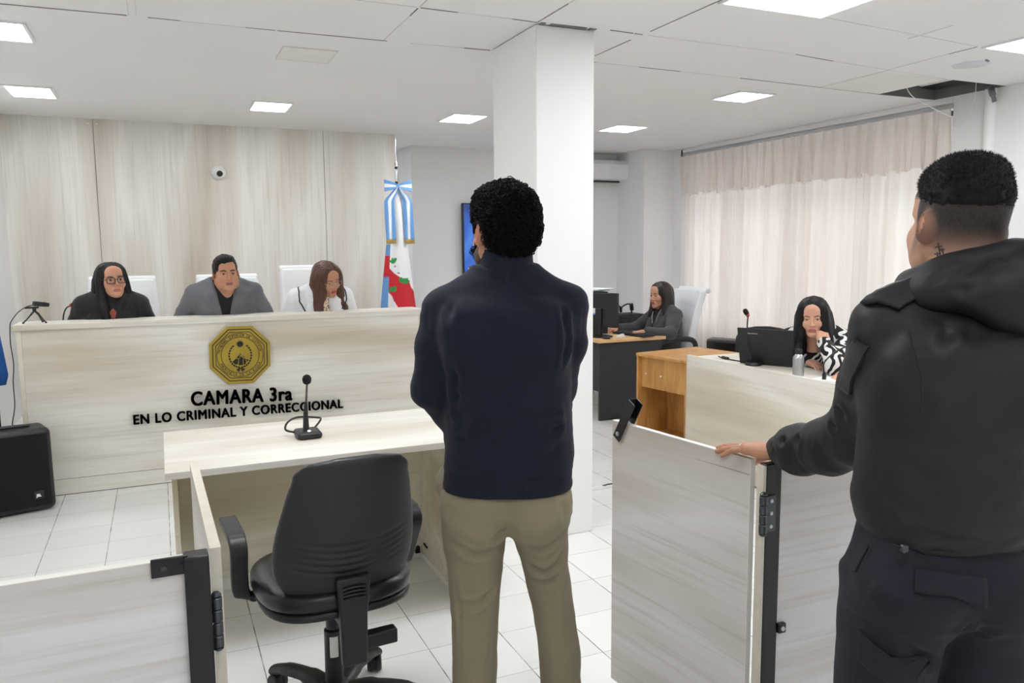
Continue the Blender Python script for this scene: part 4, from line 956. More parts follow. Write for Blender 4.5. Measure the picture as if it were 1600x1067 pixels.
# ------------------------------------------------------------------ clerk's corner and the side counter
def right_side():
    t = thing('clerk_desk', 'charcoal desk with beech top under the monitor and keyboard', 'desk', (3.85, 6.65, 0))
    MB().box(-0.36, 0.345, -0.66, 0.66, 0.70, 0.73).build('desktop', M['orange_wood'], t, bevel=0.003)
    for y in (-0.635, 0.61): MB().box(-0.335, 0.32, y, y+0.025, 0.0, 0.70).build('end_panel', M['charcoal'], t, bevel=0.002)
    MB().box(-0.30, -0.28, -0.61, 0.61, 0.25, 0.70).build('modesty_panel', M['charcoal'], t)
    def monitor(label, loc, rz, wd, hgt):
        t = thing('computer_monitor', label, 'monitor', loc, rz, 'monitors on the clerk desk')
        MB().box(-wd/2, wd/2, -0.02, 0.025, 0.09, 0.09+hgt).build('screen_housing', M['black'], t, bevel=0.008, seg=3)
        MB().box(-wd/2+0.012, wd/2-0.012, 0.0255, 0.027, 0.115, 0.08+hgt).build('screen', M['screen'], t, smooth=0)
        b = MB(); b.box(-0.03, 0.03, -0.045, -0.015, 0.01, 0.26); b.build('neck', M['black'], t, bevel=0.004)
        b = MB(); b.lathe([(0.11, 0), (0.115, 0.006), (0.09, 0.014), (0.03, 0.018)], n=28); b.build('stand', M['black'], t)
        b = MB(); b.box(-wd*0.36, -wd*0.12, -0.0215, -0.0195, 0.20, 0.26, 0); b.box(-wd*0.36, -wd*0.12, -0.0218, -0.0198, 0.20, 0.215, 1); b.build('sticker', [M['paper'], M['blue_flag']], t, smooth=0)
        return t
    monitor('black monitor seen from behind on the clerk desk, beside the column', (3.64, 6.22, 0.73), math.radians(-62), 0.36, 0.31)
    b = MB()
    for i, (mi, dz) in enumerate(((0, 0), (1, 0.006), (0, 0.012), (0, 0.018))): b.obox((3.72+0.02*i, 6.62-0.01*i, 1.130+dz), (0.24, 0.31, 0.005), (0, 0, 0.2+0.1*i), mi)
    tag(b.build('paper_stack', [M['paper'], M['paper_green']], smooth=0), 'loose white and teal papers lying on the computer tower beside the column', 'papers')
    t = thing('computer_tower', 'upright black computer tower behind the clerk monitor, under loose papers', 'computer', (3.74, 6.62, 0.73)); MB().box(-0.10, 0.10, -0.20, 0.20, 0, 0.395).build('casing', M['black'], t, bevel=0.006)
    MB().box(-0.101, -0.08, -0.12, 0.12, 0.05, 0.33).build('side_vent', M['charcoal'], t)
    def keyboard(label, loc, rz, tilt=0.05):
        t = thing('keyboard', label, 'keyboard', loc, rz, 'keyboards'); m = Euler((tilt, 0, 0)).to_matrix().to_4x4(); m.translation = (0, 0, 0.004)
        MB().box(-0.22, 0.22, -0.07, 0.07, 0, 0.016, 0, m).build('casing', M['black'], t, bevel=0.004)
        k = MB()
        for r in range(5):
            for c in range(18): k.box(-0.21+c*0.0235, -0.21+c*0.0235+0.019, 0.045-r*0.025-0.010, 0.045-r*0.025+0.010, 0.016, 0.022, 0, m)
        k.build('keys', M['charcoal'], t, smooth=0); return t
    keyboard('black keyboard under the hands of the clerk', (3.97, 6.18, 0.73), math.radians(-82))
    mo = MB(); mo.lathe([(0.030, 0), (0.032, 0.010), (0.024, 0.024), (0.006, 0.032), (0.001, 0.0325)], n=20, mat=Matrix.Diagonal((1, 1.6, 1, 1))); o = mo.build('computer_mouse', M['black'], None, (3.60, 6.05, 0.73)); tag(o, 'black mouse near the corner of the beech desktop', 'mouse')
    b = MB(); b.obox((0, 0, 0.012), (0.10, 0.035, 0.022), (0, 0, 0)); b.obox((0.02, 0.0, 0.027), (0.05, 0.025, 0.012)); o = b.build('stapler', M['white_plastic'], None, (3.76, 6.07, 0.73), bevel=0.006); o.rotation_euler = (0, 0, 0.4); tag(o, 'small white gadget on the front edge of the beech desktop', 'stapler')
    # printer table against the wall
    t = thing('printer_table', 'low grey side table carrying a black printer, behind the clerk', 'table', (4.55, 7.40, 0))
    MB().box(-0.32, 0.30, -0.27, 0.27, 0.66, 0.69).build('tabletop', M['charcoal'], t, bevel=0.003)
    for x in (-0.29, 0.25):
        for y in (-0.24, 0.20): MB().box(x, x+0.03, y, y+0.04, 0, 0.66).build('leg', M['black_metal'], t)
    t = thing('printer', 'black printer with ribbed top on the side table behind the clerk', 'printer', (4.55, 7.36, 0.69))
    b = MB(); b.box(-0.25, 0.22, -0.20, 0.20, 0, 0.10); b.build('body', M['black'], t, bevel=0.012, seg=3)
    b = MB(); b.box(-0.24, 0.21, -0.19, 0.14, 0.10, 0.125)
    b.build('lid', M['charcoal'], t, bevel=0.004)
    k = MB()
    for r in range(4):
        for c in range(15): k.obox((-0.22+c*0.029, -0.155+r*0.07, 0.130), (0.022, 0.05, 0.010))
    k.build('keys', M['black'], t, smooth=0)
    tag(MB().tube(bez([(4.36, 7.30, 0.822), (4.40, 7.25, 0.90), (4.47, 7.25, 0.915), (4.52, 7.28, 0.88), (4.54, 7.30, 0.90), (4.60, 7.28, 0.93), (4.66, 7.30, 0.90), (4.67, 7.32, 0.822)], 7), 0.008, 8).tube([(4.655, 7.30, 0.93), (4.67, 7.31, 0.86)], 0.022, 10).tube([(4.49, 7.25, 0.90), (4.505, 7.27, 0.85)], 0.016, 10).build('cable', M['black']), 'black cable with plug looped on top of the printer', 'cable')
    # small honey-coloured table
    t = thing('side_table', 'honey-coloured wooden table with deep apron beside the whitewashed counter', 'table', (3.66, 4.90, 0), math.radians(8))
    MB().box(-0.31, 0.33, -0.27, 0.275, 0.705, 0.732).build('tabletop', M['honey'], t, bevel=0.008, seg=3)
    MB().box(-0.275, -0.255, -0.25, 0.25, 0.47, 0.705).build('apron', M['honey'], t, bevel=0.002)
    for y in (-0.27, 0.25): MB().box(-0.305, 0.30, y, y+0.022, 0, 0.705).build('side_panel', M['honey'], t, bevel=0.004)
    MB().box(0.0, 0.02, -0.25, 0.25, 0.02, 0.705).build('back_panel', M['honey'], t); MB().box(-0.29, 0.0, -0.25, 0.25, 0.08, 0.10).build('shelf', M['honey'], t)
    k = MB()
    for y, z in ((0.195, 0.575), (0.03, 0.575)): k.lathe([(0.007, 0), (0.006, 0.003), (0.001, 0.004)], (-0.275, y, z), 12, mat=Matrix.Rotation(-PI/2, 4, 'Y'))
    k.build('screw_cap', M['paper'], t)
    # counter
    t = thing('side_counter', 'long whitewashed counter on the right, holding laptop, bottle and papers', 'counter', (3.40, 3.40, 0))
    MB().box(-0.010, 0.010, -1.1, 1.185, 0.02, 0.775).build('front_panel', M['wood_yc'], t, bevel=0.001)
    MB().box(-0.0105, 0.0105, 1.185, 1.1875, 0.02, 0.775).build('edge_band', M['steel'], t, smooth=0)
    MB().box(0.010, 0.63, -1.1, 1.185, 0.735, 0.76).build('countertop', M['wood_xd'], t, bevel=0.002)
    for y in (-1.08, 1.16): MB().box(0.012, 0.58, y-0.01, y+0.01, 0, 0.735).build('end_panel', M['wood_yc'], t)
    # laptop
    t = thing('laptop', 'open black laptop seen from behind on the counter', 'laptop', (3.605, 4.01, 0.76), math.radians(-62))
    MB().box(-0.186, 0.186, 0.0, 0.25, 0.0, 0.018).build('base', M['black'], t, bevel=0.004)
    m = Matrix.Translation((0, 0.0, 0.016)) @ Euler((math.radians(14), 0, 0)).to_matrix().to_4x4()
    b = MB(); b.box(-0.186, 0.186, -0.007, 0.003, 0, 0.236, 0, m); l = b.build('lid', M['black'], t, bevel=0.004)
    MB().box(-0.172, 0.172, 0.0035, 0.0042, 0.02, 0.225, 0, m).build('screen', M['screen'], l, smooth=0)
    k = MB(); 
    for i in range(9): k.box(-0.115+i*0.0075, -0.110+i*0.0075, -0.0076, -0.0070, 0.198, 0.204 + (0.002 if i in (0, 5) else 0), 0, m)
    k.build('lid_emblem', M['steel'], l, smooth=0)
    k = MB()
    for r in range(5):
        for c in range(14): k.box(-0.18+c*0.026, -0.18+c*0.026+0.021, 0.06+r*0.024, 0.08+r*0.024, 0.018, 0.020)
    k.build('keys', M['charcoal'], t, smooth=0)
    tag(MB().tube(bez([(3.60, 4.50, 0.762), (3.56, 4.42, 0.766), (3.55, 4.36, 0.768), (3.545, 4.30, 0.766), (3.57, 4.20, 0.764), (3.63, 4.12, 0.768)], 7), 0.004, 8).tube([(3.555, 4.40, 0.769), (3.546, 4.33, 0.769)], 0.011, 10).build('power_lead', M['black']), 'black power lead with a small plug lying on the counter beside the laptop', 'cable')
    # bottle
    t = thing('water_bottle', 'silver metal bottle with black cap beside the laptop', 'bottle', (3.475, 3.60, 0.76))
    MB().lathe([(0.030, 0), (0.033, 0.004), (0.033, 0.105), (0.031, 0.118), (0.020, 0.130), (0.018, 0.134)], n=32).build('body', M['steel'], t)
    MB().lathe([(0.019, 0.132), (0.021, 0.134), (0.021, 0.158), (0.018, 0.163), (0.002, 0.164)], n=24).build('cap', M['black'], t)
    # papers
    b = MB(); b.obox((0, 0, 0.0015), (0.21, 0.297, 0.003), (0, 0, 0)); o = b.build('paper_sheet', M['paper'], None, (3.60, 3.36, 0.76), smooth=0); o.rotation_euler = (0, 0, 0.25); tag(o, 'white sheet of paper on the counter in front of the woman in the zebra sweater', 'paper')
    b = MB(); b.obox((0, 0, 0.006), (0.23, 0.31, 0.012)); o = b.build('paper_pad', M['paper'], None, (3.66, 3.10, 0.76), smooth=0, bevel=0.002); o.rotation_euler = (0, 0, -0.1); tag(o, 'thick white pad of paper on the counter under the hand beside the guard', 'paper')
    goose_mic((3.535, 4.06, 0.76), 0, [(0, 0, 0.0), (-0.03, 0.02, 0.10), (-0.025, 0.04, 0.19), (0.0, 0.07, 0.28), (0.03, 0.10, 0.315)], (-0.15, 0.55, 0.8), 'gooseneck microphone rising above the black laptop lid', 'gooseneck microphones on the side counter', 'red')
    goose_mic((3.50, 3.42, 0.76), 0, [(0, 0, 0.0), (-0.005, 0.0, 0.06), (0.02, 0.02, 0.10), (0.09, 0.02, 0.15), (0.17, -0.02, 0.20), (0.20, -0.03, 0.213)], (0.8, -0.4, 0.3), 'gooseneck microphone bent across the zebra sweater, its red ring by the guard arm', 'gooseneck microphones on the side counter', 'red_lit', base=False)
right_side()
def leather_chair(label, loc, rz, boxy, top):
    t = thing('leather_chair', label, 'chair', loc, rz, 'black chairs behind the counter')
    s = Sculpt((-0.27, -0.33, 0.36), (0.27, 0.30, top+0.03), 0.009)
    if boxy:
        s.box((0, -0.24, (0.5+top)/2), (0.170, 0.05, (top-0.5)/2), 0.03, (math.radians(6), 0, 0), k=0); s.box((0, -0.262, top-0.05), (0.173, 0.056, 0.055), 0.022, (math.radians(6), 0, 0), k=0.004)
    else:
        s.loft([(0.50, 0, -0.22, 0.20, 0.04, 2.6), (0.60, 0, -0.235, 0.22, 0.045, 2.6), (0.75, 0, -0.25, 0.215, 0.045, 2.6), (top-0.05, 0, -0.27, 0.185, 0.04, 2.6), (top-0.012, 0, -0.275, 0.13, 0.03, 2.4), (top, 0, -0.277, 0.05, 0.012, 2.2)], k=0)
    P, Q = s.mesh(); P = smooth_mesh(P, Q, 2); mesh_obj('backrest', [(P, Q)], M['leather'], t)
    s = Sculpt((-0.27, -0.28, 0.36), (0.27, 0.28, 0.5), 0.009); s.box((0, 0, 0.43), (0.24, 0.235, 0.045), 0.035, k=0); P, Q = s.mesh(); mesh_obj('seat', [(smooth_mesh(P, Q, 2), Q)], M['leather'], t)
    for sx in (-1, 1):
        for sy in (-1, 1): MB().tube([(sx*0.21, sy*0.20, 0.40), (sx*0.23, sy*0.23, 0.0)], 0.014, 12).build('leg', M['chrome'], t)
    return t
leather_chair('boxy black leather chair, leftmost behind the counter', (4.44, 5.24, 0), math.radians(-66), True, 0.785)
leather_chair('empty black chair with rounded backrest behind the laptop', (4.22, 4.67, 0), math.radians(150), False, 0.905)
tag(MB().tube(bez([(2.30, 4.40, 0.004), (2.42, 4.345, 0.004), (2.50, 4.33, 0.004), (2.53, 4.26, 0.026), (2.56, 4.27, 0.026), (2.62, 4.27, 0.026), (2.75, 4.36, 0.004)], 8), 0.004, 8).build('cable', M['black']), 'thin black cable on the floor between the column and the right leaf', 'cable')
# ------------------------------------------------------------------ people: heads, hair, hands
SK1, SK2, SK3 = lin((214, 164, 138)), lin((196, 142, 112)), lin((204, 150, 122))
M['hair_crop'] = None
def hair_mat(name, c, c2, rough=0.38, spec=0.4):
    t = NT(name); v = t.coord((60, 60, 3)); f = t.noise(v, 5, 4, 0.6)
    t.set(t.ramp(f, [(0.3, lin(c)), (0.7, lin(c2))]), rough); t.put(t.b.inputs['Specular IOR Level'], spec); t.bump(f, 0.35, 0.003); return t.m
M['hair_black'] = hair_mat('black_hair', (11, 10, 11), (24, 21, 21), 0.5, 0.3)
M['hair_curly'] = hair_mat('curly_black_hair', (8, 8, 9), (17, 16, 17), 0.7, 0.15)
M['hair_crop'] = hair_mat('cropped_black_hair', (10, 9, 10), (22, 20, 21), 0.6, 0.22)
M['hair_dark'] = hair_mat('dark_brown_hair', (28, 20, 20), (52, 38, 36))
M['hair_brown'] = hair_mat('brown_hair', (52, 32, 24), (104, 66, 46))
M['eye_white'] = plain('eye_white', (225, 220, 216), 0.25); M['iris'] = plain('dark_iris', (34, 22, 16), 0.15)
def head_mesh(female=False, vox=0.003, eye=1.0, mouth=0.0, jaw=1.0, full=0.0, neck=0.055, neck_len=0.13, neck_back=0.03):
    s = Sculpt((-0.10, -0.13, -0.13-neck_len), (0.10, 0.135, 0.135), vox); j = jaw*(0.84 if female else 1.0); fn = 0.82 if female else 1.0
    s.ell((0, -0.014, 0.036), (0.074, 0.097, 0.084), k=0)                                    # cranium
    s.ell((0, 0.030, -0.012), (0.064, 0.064, 0.085), k=0.025)                                # face mass
    s.ell((0, 0.040, -0.060), (0.050*j+0.004*full, 0.048, 0.046), k=0.025)                   # jaw
    for x in (-1, 1):
        s.cap((x*0.060*j, -0.002, -0.050), (x*0.020*j, 0.072, -0.092), 0.016, 0.016, 0.022)  # jaw line
        s.ell((x*0.040, 0.066, -0.026), (0.024+0.006*full, 0.020, 0.024+0.006*full), k=0.02) # cheek
        if full: s.ell((x*0.052, 0.030, -0.062), (0.024, 0.036, 0.036), k=0.025)
    s.ell((0, 0.080, -0.094), (0.022*j, 0.016, 0.017), k=0.018)                              # chin
    s.cap((-0.040, 0.076, 0.028), (0.040, 0.076, 0.028), 0.0085 if female else 0.012, k=0.016)                     # brow
    s.ell((0, 0.070, 0.060), (0.050, 0.024, 0.036), k=0.025)
    s.cap((0, 0.090, 0.016), (0, 0.1115-0.003*female, -0.026), 0.0075*fn, 0.0105*fn, 0.010)                     # nose
    for x in (-1, 1):
        s.ell((x*0.0125*fn, 0.099, -0.030), (0.0085*fn, 0.011, 0.0075*fn), k=0.006)
        s.ell((x*0.0065, 0.104, -0.0375), (0.0035, 0.004, 0.004), k=0.003, op='sub')
        s.ell((x*0.031, 0.094, 0.007), (0.019, 0.013, 0.012), k=0.012, op='sub')              # socket
        s.ell((x*0.031, 0.0775, 0.006), (0.0160, 0.0145, 0.0125), k=0.006)                     # lids
        s.ell((x*0.031, 0.092, 0.0055), (0.0130, 0.010, 0.0010+(0.0056 if female else 0.0046)*eye), k=0.001, op='sub') # slit
        s.ell((x*0.0805, -0.014, -0.004), (0.0085, 0.021, 0.033), (0.12, x*-0.12, x*-0.50), k=0.005)  # ear
        s.ell((x*0.0865, -0.007, 0.000), (0.005, 0.012, 0.021), (0.12, x*-0.12, x*-0.50), k=0.003, op='sub')
        s.ell((x*0.0790, -0.004, 0.000), (0.004, 0.006, 0.012), (0.12, 0, x*-0.35), k=0.004)
        s.ell((x*0.075, -0.002, -0.031), (0.006, 0.008, 0.009), k=0.005)
    s.cap((-0.021, 0.0855, -0.062), (0.021, 0.0855, -0.062), 0.009, k=0.012)                  # mouth mound
    lf = 1.2 if female else 1.0; s.cap((-0.017, 0.0922, -0.0575), (0.017, 0.0922, -0.0575), 0.0042*lf, k=0.005); s.cap((-0.013, 0.0928, -0.0675), (0.013, 0.0928, -0.0675), 0.0050*lf, k=0.005)
    s.cap((-0.021, 0.0975, -0.0625), (0.021, 0.0975, -0.0625), 0.0013+0.002*mouth, k=0.003, op='sub')
    s.cap((0, -0.020, -0.040), (0, -neck_back-0.010, -0.10-neck_len*0.2), neck*1.02, neck, 0.03); s.cap((0, -neck_back-0.010, -0.10-neck_len*0.2), (0, -neck_back-0.02, -0.12-neck_len), neck, neck*1.15, 0.03)
    if not female: s.ell((0, 0.020, -0.125), (0.010, 0.010, 0.014), k=0.012)
    P, Q = s.mesh(); return smooth_mesh(P, Q, 1, 0.4), Q
def face_colors(P, skin, lip=(168, 92, 86), brow=(38, 28, 26), hair=None, fade=None, beard=None, brow_h=1.0, blush=0.0):
    C = np.tile(np.array(skin), (len(P), 1)).astype(float)
    x, y, z = P[:, 0], P[:, 1], P[:, 2]; ax = np.abs(x)
    red = np.clip((ax-0.076)/0.006, 0, 1)*0.55*(np.abs(z+0.004) < 0.045)+np.exp(-((x)**2+(y-0.115)**2+(z+0.028)**2)/0.016**2)*0.25+blush*np.exp(-((ax-0.042)**2+(y-0.075)**2+(z+0.025)**2)/0.02**2)
    C = C*(1-red[:, None])+C*np.array([1.0, 0.72, 0.66])*red[:, None]
    def paint(mask, col, w=1.0):
        m = np.clip(mask, 0, 1)[:, None]*w; C[:] = C*(1-m)+np.array(lin(col))*m
    front = y > 0.06
    lipm = (ax < 0.023-0.3*np.abs(z+0.0625)) & (np.abs(z+0.0625) < 0.0105) & (y > 0.085); paint(lipm*1.0, lip, 0.8)
    paint(((ax < 0.021) & (np.abs(z+0.0625) < 0.0018) & (y > 0.082))*1.0, (70, 34, 32), 0.8)
    bz = 0.0262+0.16*(ax-0.014)-0.42*np.clip(ax-0.038, 0, 1); bw = 0.0042*brow_h*np.clip((0.056-ax)/0.02, 0.3, 1)
    paint(((ax > 0.013) & (ax < 0.054) & (np.abs(z-bz) < bw) & front)*1.0, brow, 0.85)
    lash = (((ax-0.031)/0.0155)**2+((z-0.0062)/0.0070)**2 < 1.15) & (z > 0.0055) & (y > 0.075) & (((ax-0.031)/0.0135)**2+((z-0.005)/0.0058)**2 > 0.75); paint(lash*1.0, (30, 22, 20), 0.7)
    if beard is not None: paint(beard(P), (24, 20, 19))
    if fade is not None: paint(fade(P), (26, 22, 22))
    return C
def eyeballs(parent, T, look=(0, 0)):
    for x in (-1, 1):
        b = MB(); q = T @ Matrix.Translation((x*0.031, 0.0765, 0.006)) @ Euler((look[1]-PI/2, 0, look[0])).to_matrix().to_4x4()
        prof = [(0.0001, -0.0118)]+[(0.0118*math.sin(a), -0.0118*math.cos(a)) for a in (0.6, 1.2, 1.7, 2.2)]; k = len(b.f)
        b.lathe(prof+[(0.0118*math.sin(2.55), 0.0118*math.cos(2.55-PI))], n=16, mat=q); n0 = len(b.f)
        b.lathe([(0.0118*math.sin(2.55), 0.0098), (0.0045, 0.0113), (0.0001, 0.0122)], n=16, mat=q, mi=1)
        b.build('eye', [M['eye_white'], M['iris']], parent)
def mat_np(T, P): A = np.array(T); return P@A[:3, :3].T+A[:3, 3]
def hand_parts(T, curls, thumb=(0.6, 0.25), spread=0.0, vox=0.0026, s=1.0, mirror=False):
    """relaxed hand: palm in local XY, fingers along +Y, back of the hand +Z, thumb on -X side (mirror: +X); curls per finger in radians at the three joints"""
    mx = -1 if mirror else 1
    S = Sculpt((-0.085, -0.09, -0.10), (0.085, 0.20, 0.06), vox)
    S.box((0, 0.045, 0), (0.040, 0.047, 0.0135), 0.012, k=0.0); S.ell((mx*-0.028, 0.030, -0.008), (0.019, 0.034, 0.015), k=0.012); S.ell((mx*0.028, 0.028, -0.006), (0.014, 0.032, 0.013), k=0.012)
    S.cap((0, -0.085, 0.001), (0, 0.01, 0), 0.026, 0.030, 0.02, sq=((0, 0, 1), 0.72))
    bases = [(-0.030, 0.088, 0.0095), (-0.0100, 0.094, 0.0100), (0.0105, 0.090, 0.0095), (0.0290, 0.082, 0.0083)]; lens = [(0.041, 0.025, 0.021), (0.045, 0.028, 0.022), (0.042, 0.026, 0.022), (0.033, 0.020, 0.019)]
    nails = []
    for (bx, by, r), L, cu, i in zip(bases, lens, curls, range(4)):
        p = np.array((mx*bx, by, 0.0)); a = 0.0; sp = mx*(i-1.5)*spread; S.cap((mx*bx*0.8, by-0.045, 0), p, r*1.05, r*1.12, 0.010)
        S.ell(p+np.array((0, -0.002, r*0.45)), (r*0.8, r*0.9, r*0.75), k=0.006)
        for q in range(3):
            a += cu[q]; d = np.array((math.sin(sp)*math.cos(a), math.cos(sp)*math.cos(a), -math.sin(a))); e = p+d*L[q]; rr = r*(1.0-0.09*q)
            S.cap(p, e, rr, rr*0.92, 0.004); p = e
        up = np.array((0, math.sin(a), math.cos(a))); nails.append((p+up*rr*0.78-d*0.002, d, up, rr))
    p = np.array((mx*-0.030, 0.018, -0.006)); a, c = thumb
    d = np.array((mx*-math.sin(a)*math.cos(c), math.cos(a)*math.cos(c), -math.sin(c))); e = p+d*0.046; S.cap(p, e, 0.0150, 0.0115, 0.010)
    d2 = np.array((mx*-math.sin(a*0.75)*math.cos(c*1.2), math.cos(a*0.75)*math.cos(c*1.2), -math.sin(c*1.2))); e2 = e+d2*0.032; S.cap(e, e2, 0.0115, 0.0105, 0.004); S.cap(e2, e2+d2*0.020, 0.0105, 0.0085, 0.004)
    nails.append((e2+d2*0.018+np.array((0, 0, 0.0075)), d2, np.array((0, 0, 1.0)), 0.0095))
    P, Q = S.mesh(); P = smooth_mesh(P, Q, 1, 0.4)*s; C = None
    return mat_np(T, P), Q, [(mat_np(T, np.array([n[0]*s]))[0], np.array(T.to_3x3() @ Vector(n[1])), np.array(T.to_3x3() @ Vector(n[2])), n[3]*s) for n in nails], P/s
def hand_cols(PL, skin):
    C = np.tile(np.array(skin), (len(PL), 1)).astype(float)
    k = np.zeros(len(PL))
    for bx, by in ((-0.030, 0.088), (-0.010, 0.094), (0.0105, 0.090), (0.029, 0.082)): k += np.exp(-((np.abs(PL[:, 0])-abs(bx))**2+(PL[:, 1]-by)**2)/0.009**2)*0.25
    tip = np.clip((PL[:, 1]-0.13)/0.05, 0, 1)*0.2; k = np.clip(k+tip, 0, 0.5)[:, None]
    return C*(1-k)+C*np.array((1.0, 0.7, 0.62))*k
def nail_obj(nails, parent):
    for p, d, u, r in nails:
        b = MB(); m = Matrix((np.cross(d, u), d, u)).transposed().to_4x4(); m.translation = Vector(p)
        b.lathe([(0.0001, -0.0006), (0.0058, -0.0004), (0.0052, 0.0006), (0.0001, 0.0010)], n=14, mat=m @ Matrix.Diagonal((r*105, r*140, 1.0, 1)))
        b.build('fingernail', M['nail'], parent)
M['nail'] = plain('fingernail', (226, 178, 160), 0.3)
def strand_disp(P, N, amp, f=(95, 95, 7), seed=0.0):
    return P+N*(amp*fnoise(P+seed, f, 2))[:, None]
def long_hair(locks, cap=1.0, face=(0.058, 0.085, 0.092), part=0.0, vox=0.004, amp=0.0022, fringe=None, thick=0.012, face_c=(0, 0.100, -0.036)):
    """hair in head space: skull cap, locks (list of point lists with radii and flatness), cut clear of the face"""
    lo = np.min([np.min([p[:3] for p in L], 0) for L in locks], 0)-0.06; hi = np.max([np.max([p[:3] for p in L], 0) for L in locks], 0)+0.06
    lo = np.minimum(lo, (-0.115, -0.14, -0.10)); hi = np.maximum(hi, (0.115, 0.13, 0.15))
    s = Sculpt(lo, hi, vox)
    s.ell((0, -0.018, 0.040), (0.078+thick, 0.100+thick, 0.084+thick), k=0)
    s.ell((0, -0.050, -0.03), (0.070+thick*0.6, 0.060+thick, 0.09), k=0.03)
    fc = np.array(face_c)
    s.ell(fc, face, k=0.012, op='sub'); s.ell((0, 0.085, -0.10), (0.055, 0.075, 0.08), k=0.01, op='sub')
    for L in locks: s.chain([p[:3] for p in bez([q[:3] for q in L], 3)], np.interp(np.linspace(0, len(L)-1, (len(L)-1)*3+1), np.arange(len(L)), [q[3] for q in L]), k=0.032)
    if part is not None: s.cap((part, 0.10, 0.098), (part, -0.02, 0.138), 0.004, k=0.010, op='sub')
    P, Q = s.mesh(); P = smooth_mesh(P, Q, 6); N = vnormals(P, Q)
    return strand_disp(P, N, amp), Q
# ------------------------------------------------------------------ people: bodies and clothes
FWD = Vector((_sy, _cy, 0)); RGT = Vector((_cy, -_sy, 0))
def along(x, fw): return RGT*x + FWD*fw
def local_pt(px, py, fw, x0, f0):
    """a point seen at (px, py) at horizontal distance fw, in the frame of a figure standing at (x0, f0)"""
    d = _r2*((px-800)/CAM_F) - _u2*((py-533.5)/CAM_F) + _fwd; wv = d*(fw/d.dot(FWD))
    return (wv.dot(RGT)-x0, fw-f0, CAM_H+wv.z)
def cloth(name, c, c2=None, rough=0.85, bscale=700, bump=0.25, sheen=0.15):
    t = NT(name); v = t.coord(); f = t.noise(v, 7, 4); c = lin(c); c2 = lin(c2) if c2 else tuple(x*1.25 for x in c)
    fine = t.noise(v, bscale, 2)
    t.set(t.mix(0.25, t.ramp(f, [(0.3, c), (0.7, c2)]), t.ramp(fine, [(0.3, tuple(x*0.7 for x in c)), (0.7, tuple(min(1, x*1.3) for x in c2))])), rough, Sheen_Weight=sheen, Sheen_Roughness=0.5)
    t.bump(fine, bump, 0.0015); return t.m
M['navy_knit'] = cloth('navy_knit', (14, 18, 37), (18, 23, 44), 0.95, sheen=0.04)
M['khaki'] = cloth('khaki_twill', (136, 125, 103), (148, 136, 113), 0.9, sheen=0.05)
M['jacket_black'] = cloth('black_nylon', (12, 12, 15), (16, 16, 20), 0.56, 900, 0.12, 0.0)
M['patch_black'] = cloth('black_fleece', (19, 19, 21), None, 0.95, 500, 0.5)
M['navy_twill'] = cloth('dark_navy_twill', (19, 16, 31), (24, 21, 38), 0.85, sheen=0.03)
M['blazer_black'] = cloth('black_blazer', (21, 21, 24), None, 0.85)
M['blazer_grey'] = cloth('grey_blazer', (96, 98, 103), (112, 114, 119), 0.85)
M['blazer_dark'] = cloth('dark_grey_blazer', (58, 60, 62), (68, 70, 72), 0.85)
M['shirt_black'] = cloth('black_shirt', (17, 17, 20), None, 0.85)
M['blouse_white'] = cloth('white_blouse', (232, 234, 240), (238, 240, 245), 0.7)
M['suit_trouser'] = cloth('dark_trousers', (30, 30, 34), None, 0.85)
M['rust'] = cloth('rust_blouse', (128, 62, 50), None, 0.8)
M['shoe'] = plain('black_shoe', (22, 20, 20), 0.35)
def _zebra():
    t = NT('zebra_knit'); v = t.coord((1, 1, 0.75)); d = t.noise(v, 9, 2, 0.5)
    wv = t.n('TexWave', i_Scale=9.0, i_Distortion=14.0, i_Detail=1.5, i_Detail_Scale=0.9); wv.bands_direction = 'DIAGONAL'; t.put(wv.inputs['Vector'], v)
    t.set(t.ramp(wv.outputs[1], [(0.60, lin((24, 23, 25))), (0.66, lin((226, 224, 222)))]), 0.9); t.bump(t.noise(t.coord(), 600, 2), 0.4, 0.002); return t.m
M['zebra'] = _zebra()
def _scarf():
    t = NT('patterned_scarf'); v = t.coord((40, 40, 40)); f = t.noise(v, 1.0, 3, 0.6, 1.5)
    t.set(t.ramp(f, [(0.40, lin((30, 26, 28))), (0.47, lin((214, 178, 140))), (0.56, lin((236, 226, 210))), (0.62, lin((40, 32, 34)))]), 0.7); return t.m
M['scarf'] = _scarf()

def scatter(P, Q, mask, n, rnd):
    C = P[Q].mean(1); idx = np.nonzero(mask(C))[0]; i = idx[rnd.randint(0, len(idx), n)]; w = rnd.dirichlet((1, 1, 1, 1), n)
    N = vnormals(P, Q)[Q].mean(1)
    return (P[Q[i]]*w[:, :, None]).sum(1), N[i]/np.linalg.norm(N[i], axis=1, keepdims=True)
def strands(Pt, Nt, length, rad, rnd, droop=0.0, jitter=0.5):
    n = len(Pt); d = Nt+jitter*(rnd.rand(n, 3)-0.5)+np.array((0, 0, -droop)); d /= np.linalg.norm(d, axis=1, keepdims=True)
    a = np.cross(d, rnd.rand(n, 3)-0.5); a /= np.linalg.norm(a, axis=1, keepdims=True); b = np.cross(d, a); L = length*(0.6+0.8*rnd.rand(n, 1))
    V = []; base = Pt-Nt*0.002
    for k in range(3): V.append(base+rad*(a*math.cos(k*2.0944)+b*math.sin(k*2.0944)))
    V.append(base+d*L); V = np.stack(V, 1).reshape(-1, 3); o = np.arange(n)[:, None]*4
    return V, np.concatenate([o+np.array([0, 1, 3, 3]), o+np.array([1, 2, 3, 3]), o+np.array([2, 0, 3, 3])])
